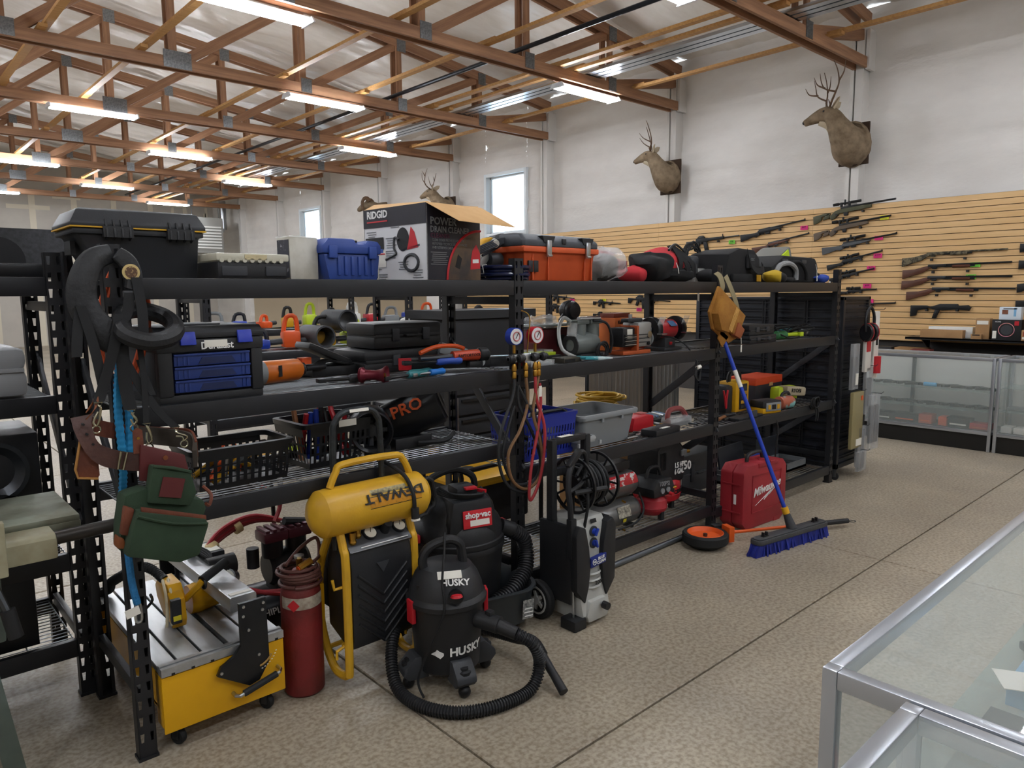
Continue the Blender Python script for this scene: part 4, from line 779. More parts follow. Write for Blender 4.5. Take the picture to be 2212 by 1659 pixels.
def routers():
    t = thing('circular_saw', 'teal handled saw with silver body behind the tool bag', 'saw', (4.33, 3.08, ZT))
    MB().tube([(-.17, 0, .17), (-.13, 0, .215), (0, 0, .21), (.03, 0, .17), (.0, 0, .12)], .022, 9, sm=4).obj('handle', TEA, t); MB().cyl((-.02, -.04, .1), (-.02, .06, .1), .075, n=24).obj('blade_guard', STL, t); MB().box(-.18, .08, -.07, .07, 0, .02).obj('shoe', STL, t)
    t = thing('jigsaw', 'silver cast tool head with coiled black cord beside canvas bag', 'tool', (4.52, 3.02, ZT))
    MB().box(-.07, .07, -.07, .05, 0, .1).obj('gear_head', M('cast_alu', 'a9aaa6'), t, bev=.02)
    for k in range(5): MB().cyl((-.05+.025*k, -.075, .04+.02*(k % 2)), (-.05+.025*k, -.068, .04+.02*(k % 2)), .01, n=10).obj('bore', DGR, t)
    MB().box(-.05, .05, -.02, .08, .1, .19).obj('motor', DGR, t, bev=.02)
    for k in range(5): MB().tube(coil(.085+.008*k, .01, 1, .01, 22, (.07, .05, .16+.004*k), ax='y', jit=.008, ph=k), .007, 6).obj('cord_loop', RUB, t)
    MB().tube([(-.1, -.02, .16), (-.06, -.06, .13), (-.07, -.08, .06)], .008, 6, sm=4).obj('cord', RUB, t)
routers()
def bags():
    t = thing('tool_bag', 'tall black open-top tool tote bag with side handle', 'bag', (4.84, 2.96, ZT), rz=.05)
    MB().prism([(-.27, 0), (.27, 0), (.26, .17), (.17, .235), (-.05, .24), (-.24, .2)], -.15, .15, 'xz').obj('body', FAB, t, bev=.02, jit=(.014, 6)); MB().strip([(.02, -.17, .22), (.05, -.19, .12), (.13, -.2, .08), (.24, -.19, .1), (.27, -.16, .13)], (0, .01, .045), .004, sm=5).obj('handle_strap', FAB, t)
    MB().box(.02, .14, -.172, -.158, .1, .2).obj('pocket', M('fabric_grey', '1f2023', .9), t, bev=.004); text('CLC', .02, (.09, -.175, .165), INKG, t); MB().box(-.2, .1, -.18, -.15, 0, .06).obj('front_pouch', FAB, t, bev=.015); plate(t, 'brand_patch', M('patch_yellow', 'c8961e', .6), (.21, -.168, .03), (1, 0, 0), (0, 0, 1), .07, .05, .006, .002)
    b = MB(); soft(b, (-.3, -.02, .045), (.16, .22, .09), 2.2, .03, 9); b.obj('soft_pouch', FAB, t)
    t = thing('tool_bag', 'large black zip bag with grey lining and white tag', 'bag', (5.62, 2.96, ZT), rz=.02)
    MB().prism([(-.4, 0), (.42, 0), (.43, .14), (.36, .2), (-.2, .205), (-.4, .13)], -.16, .16, 'xz').obj('body', FAB, t, bev=.03, jit=(.016, 5))
    MB().tube([(-.38, -.17, .05), (-.3, -.18, .13), (-.16, -.185, .145), (-.05, -.185, .1), (-.03, -.18, .02)], .02, 8, sm=5).obj('lining', M('lining_grey', '8c8e90', .5, bump=.4, bs=60), t); MB().tube([(-.2, -.175, .14), (.0, -.185, .16), (.12, -.185, .1), (.16, -.18, .02)], .014, 8, sm=5).obj('flap_edge', FAB, t)
    for x in (-.2, .12): MB().box(x-.04, x+.04, -.175, -.16, .15, .18).obj('buckle', DGR, t, bev=.004)
    MB().tube([(.34, -.17, .15), (.345, -.18, .1), (.345, -.182, .05)], .002, 5).obj('tag_string', PAP, t); plate(t, 'price_tag', TAG, (.345, -.184, .035), (1, 0, 0), (0, 0, 1), .018, .045, .002)
    t = thing('tool_pouch', 'small black and yellow tool pouch at shelf edge', 'pouch', (5.22, 2.77, ZT))
    b = MB(); soft(b, (0, 0, .045), (.18, .12, .09), 2.4, .025, 11); b.obj('body', M('canvas_yellow', 'b99a26', .85), t); b = MB(); soft(b, (.03, -.03, .035), (.13, .1, .07), 2.4, .02, 11); b.obj('flap', FAB, t); b = MB(); soft(b, (.17, 0, .02), (.25, .12, .04), 2.4, .015, 12); b.obj('strap_bundle', FAB, t)
    t = thing('cooler_bag', 'lime green and grey soft cooler bag tipped on its side', 'bag', (5.9, 3.14, ZT), rot=(0, math.radians(-24), .05))
    MB().box(-.22, .17, -.13, .13, .06, .27).obj('body', M('canvas_grey', '6b6a64', .85), t, bev=.03); MB().box(-.225, .1, -.14, -.128, .08, .262).obj('front_panel', M('canvas_lime', 'b4cf1c', .8), t, bev=.006); MB().box(-.05, .0, -.16, -.135, .17, .245).obj('handle_tab', FAB, t, bev=.01)
    t = thing('shop_cloth', 'crumpled blue cloth bag hanging over rack corner with tag', 'cloth', (6.08, 2.86, ZT))
    b = MB(); soft(b, (0, 0, .035), (.3, .2, .07), 2.2, .03, 10); b.obj('cloth', M('cloth_blue', '24429c', .85), t); b = MB(); soft(b, (-.02, .02, .06), (.2, .14, .06), 2.2, .03, 10); b.obj('glove', FAB, t); plate(t, 'price_tag', TAG, (.02, -.125, -.02), (1, 0, 0), (0, 0, 1), .03, .06, .002)
bags()
# ---------------- red case, broom, measuring wheel ----------------
def red_case():
    t = thing('tool_case', 'red hard plastic power tool case standing on floor by rack', 'case', (4.72, 2.6, 0), rz=math.radians(-3))
    m = M('case_red', '9c2730', .5, col2='8a222b', vs=4, bump=.06, bs=200); W, D, H = .55, .19, .46
    body = lambda y0, y1, e: MB().prism([(-W/2+e+.05, 0), (W/2-e-.06, 0), (W/2-e, .04), (W/2-e, H-.06), (W/2-e-.05, H-.012), (-W/2+e+.05, H), (-W/2+e, H-.05), (-W/2+e, .05)], y0, y1, 'xz')
    body(-D/2, -.004, .0).obj('front_shell', m, t, bev=.014); body(.0, D/2, .0).obj('back_shell', m, t, bev=.014)
    for z in (.13, .33): MB().box(-W/2-.006, -W/2+.02, -D/2+.02, D/2-.02, z-.008, z+.0).obj('end_rib', m, t)
    f = MB()
    for bx in ((-.17, .2, .375, .381), (-.17, .2, .11, .116), (-.17, -.164, .11, .381), (.194, .2, .11, .381)): f.box(bx[0], bx[1], -D/2-.004, -D/2+.002, bx[2], bx[3])
    f.obj('panel_frame', m, t)
    text('Milwaukee', .062, (.02, -D/2-.003, .27), INKW, t, (1, 0, .12), (.12, 0, 1), bold=.015, sx=.92, shear=.15)
    MB().prism([(-.13, .16), (.07, .245), (.05, .215), (.15, .27), (-.02, .185), (-.0, .21)], -D/2-.004, -D/2-.001, 'xz').obj('logo_bolt', INKW, t)
    MB().tube([(-.1, 0, H-.005), (-.09, 0, H+.035), (-.04, 0, H+.05), (.05, 0, H+.05), (.09, 0, H+.03), (.1, 0, H-.01)], .014, 9, sm=3).obj('handle', BLK, t)
    for x in (-.05, .1): MB().box(x-.05, x+.05, -D/2-.006, D/2-.06, H-.035, H-.002).obj('latch', m, t, bev=.008)
    MB().box(.12, .2, -D/2-.002, .0, -.0, .03).obj('foot', m, t)
    plate(t, 'side_mark', INKW, (-W/2-.003, -.03, .22), (0, -1, 0), (0, 0, 1), .02, .07, .002)
red_case()
def broom():
    t = thing('push_broom', 'push broom with blue bristles and long blue handle leaning on rack', 'broom', (4.43, 2.17, 0))
    d = Vector((.72, -.115, 0)); L = .36; T = Matrix.Rotation(math.atan2(-.115, .72), 4, 'Z')
    b = MB(); b.T = T; b.prism(rrect(-L, L, -.045, .045, .03, 4), .075, .105, 'xy'); b.obj('block', M('broom_grey', '3f4043', .6, bump=.2, bs=120), t, bev=.006)
    b = MB(); b.T = T; b.prism(rrect(-L+.01, L-.01, -.035, .035, .025, 4), .105, .113, 'xy'); b.obj('block_top', M('broom_grey', '3f4043'), t, bev=.004)
    br = M('bristle_blue', '1c2c92', .7, col2='131f6c', vs=60, sc=(1, 1, .1)); random.seed(5); b = MB(); b.T = T
    for i in range(150):
        u = random.uniform(-1, 1); v = random.uniform(-1, 1); x = u*(L-.012); y = v*.036; sx = x+(.05*max(0, abs(u)-.75)/.25*math.copysign(1, u))+random.uniform(-.008, .008); sy = y*1.5+random.uniform(-.008, .008)
        b.rings([[(x-.006, y, .08), (x+.006, y, .08), (x, y+.008, .08)], [(sx-.007, sy, .003), (sx+.007, sy, .003), (sx, sy+.009, .003)]])
    b.obj('bristles', br, t, kind='stuff')
    b = MB(); b.T = T; b.prism([(-L-.02, .0), (L+.02, 0), (L-.01, .08), (-L+.01, .08)], -.034, .034, 'xz'); b.obj('bristle_core', br, t)
    for s in (-1, 1):
        b = MB(); b.T = T; b.box(s*.26-.025, s*.26+.025, -.012, .012, .11, .118); b.box(s*.26-.02, s*.26-.012, -.01, .01, .115, .14); b.box(s*.26+.012, s*.26+.02, -.01, .01, .115, .14); b.obj('bolt_clip', BLK, t)
    a = Vector((.02, .0, .11)); e = Vector((4.345-4.43, 2.66-2.17, 1.36)); dd = (e-a).normalized()
    MB().cyl(a, a+dd*.1, .034, .022, n=14).obj('socket', DGR, t); MB().cyl(a+dd*.1, a+dd*.145, .023, n=14).obj('collar', YEL, t); h = MB().cyl(a+dd*.14, e, .0135, n=14).obj('handle', M('handle_blue', '1e3fb0', .35), t)
    MB().cyl(a+dd*.98, a+dd*1.1, .0145, n=14).obj('label', PAP, h)
broom()
def mwheel():
    t = thing('measuring_wheel', 'orange measuring wheel with black tire lying flat on concrete', 'measuring wheel', (4.02, 2.545, 0), rz=-.42)
    o = M('wheel_orange', 'd95a1e', .45); b = MB(); b.lathe([(.115, .03), (.14, .03), (.148, .04), (.148, .085), (.14, .095), (.115, .095)], 36); b.obj('tire', RUB, t)
    MB().lathe([(.001, .05), (.02, .052), (.1, .055), (.118, .095), (.114, .097), (.098, .07), (.02, .065), (.001, .07)], 36).obj('rim', o, t); MB().cyl((0, 0, .05), (0, 0, .085), .014, n=12).obj('hub', DST, t)
    MB().lathe([(.001, 0), (.1, .004), (.12, .028), (.001, .03)], 30).obj('lower_flange', DST, t)
    MB().box(.15, .19, -.05, .04, .02, .12).obj('bracket', o, t, bev=.004); MB().box(.1, .17, .05, .1, .06, .11).obj('counter', BLK, t, bev=.008); MB().box(.14, .18, .1, .12, .06, .09).obj('counter_button', RED, t)
    MB().tube([(.19, 0, .07), (.95, 0, .05)], .011, 10).obj('handle_rod', o, t); MB().tube([(.92, 0, .05), (1.16, 0, .045)], .018, 10).obj('grip', BLK, t); plate(t, 'label', PAP, (.7, -.0115, .057), (1, 0, -.02), (0, 0, 1), .1, .008)
    MB().tube([(1.16, 0, .045), (1.2, .015, .04), (1.23, 0, .035), (1.2, -.015, .035), (1.16, 0, .04)], .003, 5, sm=3).obj('wrist_loop', BLK, t)
mwheel()
MB().cyl((2.9, 2.7, .02), (4.15, 2.72, .02), .018, n=12).obj('steel_pipe', M('pipe_grey', '6a6f74', .4, .7), label='grey pipe lying on floor under lower rack beam', cat='pipe')
# ---------------- harness and tool belt hung on the near post ----------------
def harness():
    t = thing('tool_belt', 'leather tool belt with green canvas pouches hanging from black suspenders', 'tool belt', (.66, 2.6, 0))
    V = lambda x, z, y=2.6: (x-.66, y-2.6, z)
    pad = M('harness_black', '17181b', .55, bump=.25, bs=60); web = M('webbing_black', '161719', .8); clip = M('nickel', 'b9b49c', .25, 1)
    # C-shaped yoke pad looping round the post
    P = [(.66, 1.80, 2.68), (.6, 1.775, 2.655), (.565, 1.715, 2.64), (.555, 1.65, 2.635), (.575, 1.585, 2.63), (.62, 1.53, 2.625), (.66, 1.505, 2.62)]
    Wd = [.06, .075, .085, .09, .095, .1, .09]
    def rr(pts, wd, name, mat, th=.022):
        Q = [Vector(V(x, z, y)) for x, z, y in pts]; n = len(Q); S_ = spline(Q, 5); W_ = spline([(w_, 0, 0) for w_ in wd], 5); R = []
        for i, p in enumerate(S_):
            d = (S_[min(i+1, len(S_)-1)]-S_[max(i-1, 0)]).normalized(); s = Vector((0, -1, 0)).cross(d).normalized()*W_[i].x/2; y = Vector((0, th/2, 0))
            R.append([p-s, p-s*.8-y, p+s*.8-y, p+s, p+s*.8+y, p-s*.8+y])
        return MB().rings(R).obj(name, mat, t, sharp=60)
    rr(P, Wd, 'yoke_pad', pad); rr([(.672, 1.80, 2.67), (.7, 1.77, 2.65), (.712, 1.72, 2.64), (.7, 1.68, 2.63)], [.05, .058, .055, .045], 'shoulder_pad', pad)
    b = MB(); frame(b, V(.702, 1.737, 2.631), (1, 0, -.25), (.25, 0, 1)).cyl((0, 0, 0), (0, 0, .004), .027, n=26); pt = b.obj('round_patch', M('patch_tan', 'c9b27a', .7), t); b = MB(); frame(b, V(.702, 1.737, 2.627), (1, 0, -.25), (.25, 0, 1)).cyl((0, 0, 0), (0, 0, .002), .019, n=22); b.obj('patch_emblem', M('patch_brown', '5a4130', .7, col2='b59a66', vs=120, lo=.55, hi=.6), pt)
    MB().box(-.02, .02, -.006, .006, -.012, .012).obj('buckle', DGR, t, bev=.004).location = V(.69, 1.665, 2.62)
    def strap(pts, w, name='strap', mat=web): return MB().strip([V(*p) for p in pts], (w, 0, 0), .004, sm=5).obj(name, mat, t)
    strap([(.69, 1.67, 2.615), (.675, 1.6, 2.61), (.635, 1.54, 2.6)], .034); strap([(.714, 1.72, 2.62), (.72, 1.6, 2.6), (.712, 1.5, 2.59), (.706, 1.485, 2.59)], .032)
    strap([(.655, 1.6, 2.61), (.62, 1.48, 2.59), (.575, 1.35, 2.58), (.565, 1.325, 2.575)], .034); strap([(.65, 1.5, 2.6), (.65, 1.38, 2.59), (.657, 1.29, 2.58)], .04); strap([(.652, 1.46, 2.6), (.7, 1.35, 2.585), (.745, 1.27, 2.575), (.79, 1.215, 2.57)], .03); strap([(.545, 1.63, 2.62), (.53, 1.55, 2.61), (.52, 1.47, 2.6)], .03); strap([(.545, 1.63, 2.615), (.57, 1.5, 2.6), (.585, 1.36, 2.585)], .03); strap([(.7, 1.52, 2.59), (.704, 1.4, 2.58), (.7, 1.24, 2.575)], .018); strap([(.7, 1.45, 2.6), (.715, 1.38, 2.59), (.728, 1.33, 2.58)], .02)
    # padded waist loop
    MB().tube([V(.66, 1.56, 2.62), V(.69, 1.605, 2.7), V(.76, 1.61, 2.76), V(.825, 1.585, 2.72), V(.83, 1.55, 2.63), V(.79, 1.52, 2.57), V(.72, 1.51, 2.55), V(.665, 1.53, 2.57)], .03, 10, closed=True, sm=5).obj('waist_pad', pad, t)
    # hooks
    for (x, z), (x2, z2) in (((.563, 1.325), (.552, 1.245)), ((.657, 1.29), (.662, 1.235)), ((.7, 1.24), (.703, 1.165)), ((.79, 1.215), (.815, 1.16))):
        h = MB().tube([V(x-.012, z, 2.57), V(x+.012, z, 2.57), V(x+.006, z-.012, 2.57)], .003, 6, closed=True).obj('hook', clip, t); MB().tube([V(x, z-.01, 2.57), V(x+.004, z-.02, 2.565), V(x2+.008, z2+.02, 2.565), V(x2, z2+.006, 2.57), V(x2-.007, z2+.02, 2.57), V(x-.002, z-.03, 2.57)], .004, 7, sm=3).obj('hook_gate', clip, h)
        MB().tube([V(x2+.012*math.cos(a), z2-.006+.012*math.sin(a), 2.57) for a in [k*PI/6 for k in range(12)]], .0025, 6, closed=True).obj('ring', clip, h)
    # leather belt
    lea = M('leather_brown', '5a2e20', .5, col2='6e3a26', vs=14, bump=.15, bs=90); lea2 = M('leather_dark', '4d3029', .5, col2='3c241f', vs=14, bump=.15, bs=90); tan = M('leather_tan', '7a4423', .5)
    MB().strip([V(.52, 1.285, 2.585), V(.515, 1.25, 2.57), V(.53, 1.19, 2.555), V(.56, 1.155, 2.55), V(.62, 1.13, 2.545), V(.69, 1.115, 2.54)], lambda u: (.0, .0, 0) if 0 else ((.06*(1-u)**2+.01), 0, .05*min(1, u*1.6)+.008), .006, sm=6).obj('belt_end', lea2, t)
    for p in ((.513, 1.262), (.521, 1.23), (.535, 1.196)): MB().cyl(V(p[0], p[1], 2.55), V(p[0], p[1], 2.566), .004, n=8).obj('punch_hole', INK, t)
    MB().strip([V(.545, 1.245, 2.62), V(.6, 1.22, 2.66), V(.68, 1.195, 2.68), V(.78, 1.175, 2.67), V(.85, 1.165, 2.62), V(.855, 1.13, 2.57)], (0, 0, .055), .008, sm=6).obj('belt_back', lea, t)
    MB().strip([V(.68, 1.19, 2.655), V(.76, 1.175, 2.66), V(.85, 1.15, 2.6), V(.84, 1.1, 2.55)], (0, 0, .06), .014, sm=6).obj('belt_padding', M('pad_grey', '3a332c', .85), t)
    MB().strip([V(.535, 1.3, 2.585), V(.55, 1.325, 2.58), V(.56, 1.34, 2.58), V(.556, 1.31, 2.572), V(.53, 1.28, 2.57)], (.012, 0, .012), .004, sm=4).obj('belt_loop', tan, t)
    for x, z in ((.662, 1.2), (.705, 1.13)): MB().prism([(x-.66-.016, z-.05), (x-.66+.016, z-.05), (x-.66+.014, z+.025), (x-.66, z+.035), (x-.66-.014, z+.025)], -.065, -.058, 'xz').obj('belt_keeper', lea, t); MB().cyl(V(x, z, 2.533), V(x, z, 2.54), .005, n=8).obj('rivet', BRS, t)
    MB().tube([V(.607, 1.165, 2.53), V(.595, 1.11, 2.53), V(.61, 1.105, 2.53), V(.625, 1.16, 2.53)], .0045, 7, closed=True).obj('belt_buckle', clip, t)
    f = MB().prism([(.505-.66, 1.215), (.548-.66, 1.21), (.552-.66, 1.09), (.543-.66, 1.078), (.488-.66, 1.092), (.482-.66, 1.12)], -.03, -.018, 'xz').obj('side_sheath', lea, t, bev=.005); MB().tube([V(.505, 1.215, 2.569), V(.484, 1.12, 2.569), V(.49, 1.092, 2.569), V(.545, 1.08, 2.569)], .004, 6).obj('sheath_trim', M('leather_edge', 'a5753c', .6), f)
    # pouches
    grn = M('canvas_green', '2b3f2c', .85, col2='253726', vs=8, bump=.15, bs=500); stch = M('stitch', '8a8a5a', .8)
    X = lambda x: x-.66
    MB().prism([(X(.665), 1.18), (X(.8), 1.125), (X(.82), 1.02), (X(.655), 1.06)], -.075, -.058, 'xz').obj('flap', M('leather_oxblood', '551f20', .45), t, bev=.004); MB().cyl(V(.738, 1.125, 2.522), V(.738, 1.125, 2.527), .008, n=12).obj('grommet', tan, t)
    MB().prism([(X(.683), 1.115), (X(.8), 1.075), (X(.815), 1.0), (X(.79), .96), (X(.66), .995)], -.13, -.075, 'xz').obj('upper_pouch', grn, t, bev=.01); MB().tube([V(.684, 1.113, 2.475), V(.74, 1.1, 2.465), V(.8, 1.074, 2.475)], .006, 7).obj('pouch_hem', grn, t); plate(t, 'leather_patch', M('leather_oxblood', '551f20'), V(.735, 1.035, 2.4665), (1, 0, -.28), (.28, 0, 1), .07, .065, .004)
    MB().prism([(X(.598), 1.03), (X(.66), 1.04), (X(.845), .965), (X(.85), .935), (X(.8), .80), (X(.73), .79), (X(.572), .85), (X(.578), .93)], -.11, -.02, 'xz').obj('main_pouch', grn, t, bev=.018)
    MB().prism([(X(.622), .985), (X(.83), .915), (X(.835), .89), (X(.8), .795), (X(.735), .785), (X(.578), .845), (X(.6), .93)], -.165, -.1, 'xz').obj('front_pouch', grn, t, bev=.016)
    MB().prism([(X(.632), .995), (X(.83), .925), (X(.83), .91), (X(.632), .978)], -.158, -.148, 'xz').obj('leather_trim', lea, t, bev=.002); MB().tube([V(.618, .97, 2.433), V(.72, .925, 2.43), V(.83, .9, 2.433)], .005, 6, sm=4).obj('pouch_hem', grn, t)
    MB().prism([(X(.592), 1.0), (X(.62), .985), (X(.6), .9), (X(.575), .91)], -.13, -.1, 'xz').obj('side_panel', lea, t, bev=.006); MB().prism([(X(.572), .9), (X(.585), .895), (X(.595), .855), (X(.565), .865)], -.12, -.06, 'xz').obj('corner_guard', tan, t, bev=.006); MB().tube([V(.86, 1.0, 2.55), V(.88, .97, 2.53), V(.865, .94, 2.51), V(.85, .95, 2.5)], .006, 6, sm=3).obj('hammer_loop', lea, t)
harness()
def rope():
    t = thing('safety_lanyard', 'bright blue braided lanyard with steel hook hanging on near post', 'lanyard', (.64, 2.64, 0))
    lb = M('lanyard_blue', '1f7bb8', .6, col2='2a93c8', vs=3)
    def rib(pts, w, name):
        Q = spline([Vector(p) for p in pts], 40); b = MB(); R = []
        for i, p in enumerate(Q):
            k = 1 if i % 4 < 2 else .86; R.append([p+Vector((-w*k, 0, 0)), p+Vector((-w*.5*k, -.007*k, 0)), p+Vector((w*.5*k, -.007*k, 0)), p+Vector((w*k, 0, 0)), p+Vector((0, .007*k, 0))])
        return b.rings(R).obj(name, lb, t)
    rib([(.01, .0, 1.45), (-.005, .0, 1.3), (.0, .01, 1.1), (-.012, .01, .95), (-.01, -.005, .8)], .014, 'strap'); rib([(.015, .01, 1.45), (.03, .01, 1.3), (.022, .012, 1.1)], .014, 'strap')
    MB().tube([(-.01, -.005, .82), (-.012, -.035, .7), (.0, -.035, .62)], .012, 8, sm=6).obj('braided_rope', M('rope_blue', '2470a6', .75, bump=.6, bs=150), t)
    MB().tube([(.0, -.038, .63), (.01, -.038, .6), (.008, -.038, .56), (-.008, -.038, .56), (-.008, -.038, .6)], .005, 7, closed=True, sm=3).obj('snap_hook', STL, t); plate(t, 'tag', TAG, (-.02, -.05, .6), (1, 0, .2), (-.2, 0, 1), .045, .03)
rope()
def orange_cord():
    t = thing('extension_cord', 'orange extension cord bundle hung behind the harness', 'cord', (.7, 2.78, 0))
    oc = M('cord_orange', 'c0502a', .5); random.seed(11)
    for k in range(5):
        x = random.uniform(-.02, .02); MB().tube([(-.02+x, 0, 1.74), (-.06+x, .01, 1.62), (-.07+x*2, .02, 1.5), (-.02+x, .03, 1.36-.01*k), (.03+x, .02, 1.4), (.07+x, .0, 1.55), (.06+x, -.02, 1.68), (.0, -.02, 1.75)], .0075, 7, closed=True, sm=5).obj('cord_loop', oc, t)
orange_cord()
def gauges():
    t = thing('gauge_manifold', 'refrigeration gauge manifold with blue and red dials and looped hoses', 'gauge set', (2.5, 2.64, 0))
    for x, m in ((-.07, BLU), (.075, RED)):
        b = MB().cyl((x, -.01, 1.445), (x, .03, 1.445), .043, n=28).obj('gauge_case', m, t); d = MB().cyl((x-.004, -.013, 1.445), (x-.004, -.009, 1.445), .039, n=28).obj('gauge_dial', M('dial_pale', 'dfe0e2', .3), b)
        q = MB(); q.tube([(x-.004+.022*math.cos(a), -.0135, 1.445+.022*math.sin(a)) for a in [k*PI/9 for k in range(18)]], .0035, 5, closed=True); q.obj('dial_ring', M('dial_pink', 'b5696a', .5), d); MB().tube([(x-.01, -.0145, 1.435), (x+.012, -.0145, 1.468)], .002, 5).obj('needle', INK, d)
        MB().cyl((x, .01, 1.405), (x, .01, 1.36), .008, n=8).obj('stem', BRS, t)
    MB().box(-.09, .1, -.0, .03, 1.315, 1.355).obj('manifold_block', STL, t, bev=.008)
    for x0, x1 in ((-.09, -.125), (-.035, -.06), (.035, .06), (.1, .135)):
        MB().lathe([(.008, 0), (.02, .004), (.024, .02), (.016, .03), (.018, .04), (.01, .042)], 12, (min(x0, x1), -.005, 1.335), 'x').obj('valve_knob', BLK, t)
    for x in (-.085, -.005, .06, .085): MB().lathe([(.008, 0), (.012, .005), (.012, .03), (.009, .035), (.013, .04), (.013, .06), (.007, .075)], 10, (x, -.005, 1.235)).obj('coupler', BRS, t)
    MB().tube([(.01, .0, 1.36), (.02, 0, 1.45), (.03, 0, 1.52), (.015, .0, 1.555), (.0, .03, 1.57)], .003, 6, sm=4).obj('hang_hook', BRS, t)
    hb, hbr, hr = M('hose_blackish', '26282b', .5), M('hose_tan', '7a5a3c', .5), M('hose_red2', 'a8343a', .45)
    def hs(pts, m): MB().tube(pts, .0082, 8, sm=6).obj('hose', m, t)
    hs([(-.085, -.005, 1.235), (-.1, -.01, 1.15), (-.19, -.02, .98), (-.205, -.02, .84), (-.15, -.02, .71), (-.03, -.02, .655), (.06, -.02, .72), (.09, -.02, .85), (.06, -.02, 1.0), (-.0, -.01, 1.1), (-.06, -.005, 1.2)], hb)
    hs([(-.005, -.005, 1.235), (.0, -.01, 1.1), (-.07, -.03, .98), (-.15, -.03, .87), (-.13, -.03, .74), (-.04, -.03, .67), (.05, -.03, .7), (.085, -.03, .8), (.06, -.03, .93), (.03, -.02, 1.05), (.06, -.01, 1.16), (.085, -.005, 1.235)], hbr)
    hs([(.06, -.005, 1.235), (.06, -.015, 1.12), (.095, -.035, .98), (.085, -.04, .82), (.05, -.04, .69), (-.005, -.04, .61), (-.02, -.04, .65), (.0, -.04, .8), (.05, -.03, .95), (.085, -.02, 1.1), (.087, -.01, 1.2)], hr)
    hs([(-.06, -.005, 1.2), (-.05, .0, 1.1), (.04, .0, .95), (.1, .0, .8), (.06, .0, .7), (-.08, .0, .7), (-.16, .0, .85), (-.12, .0, 1.0), (-.08, .0, 1.1)], hb)
    plate(t, 'price_tag', TAG, (.073, -.03, 1.16), (1, 0, 0), (0, 0, 1), .02, .055, .002)
gauges()
def apron():
    t = thing('nail_apron', 'tan suede nail pouch apron hanging from rack post', 'pouch', (4.36, 2.65, 0))
    sd = M('suede_tan', 'a2702c', .9, col2='8c5d20', vs=9, bump=.2, bs=120); st = M('apron_strap', '8d8264', .85)
    d = math.radians(-33); b = MB(); b.T = Matrix.Translation((.0, 0, 1.5)) @ Matrix.Rotation(-d, 4, 'Y')
    T = b.T
    b.prism([(-.2, .1), (.2, .115), (.2, -.06), (.12, -.15), (-.1, -.17), (-.2, -.1)], -.02, .0, 'xz'); b.obj('back_panel', sd, t, bev=.006)
    def bx(pts, y0, y1, nm, m=sd, be=.01): q = MB(); q.T = T; q.prism(pts, y0, y1, 'xz'); return q.obj(nm, m, t, bev=be)
    bx([(-.19, .03), (.0, .045), (.01, -.13), (-.08, -.165), (-.18, -.1)], -.075, -.02, 'big_pocket'); bx([(.02, .05), (.11, .05), (.11, -.09), (.03, -.1)], -.05, -.02, 'small_pocket'); bx([(.09, .0), (.19, .0), (.18, -.08), (.1, -.1)], -.06, -.02, 'tool_pocket', M('suede_rust', '8a4a26', .85)); bx([(-.02, -.12), (.1, -.11), (.07, -.21), (-.01, -.19)], -.02, -.01, 'bottom_flap')
    for k in range(4):
        q = MB(); q.T = T; q.tube([(-.02+.012*k, -.078, .05), (-.015+.012*k, -.078, -.12)], .003, 5); q.obj('seam', M('seam_tan', 'c79a52', .8), t)
    MB().strip([(-.08, .0, 1.62), (-.06, -.01, 1.68), (-.075, .0, 1.75), (-.1, .02, 1.78)], (.05, 0, .015), .004, sm=5).obj('waist_strap', st, t); MB().strip([(.16, .0, 1.52), (.1, -.01, 1.6), (.04, -.0, 1.7), (.02, .02, 1.76)], (.04, 0, .02), .004, sm=5).obj('waist_strap', st, t)
    MB().tube([(.12, -.05, 1.37), (.12, -.055, 1.3)], .002, 5).obj('tag_string', PAP, t); plate(t, 'price_tag', TAG, (.12, -.056, 1.27), (1, 0, 0), (0, 0, 1), .014, .05, .002)
apron()
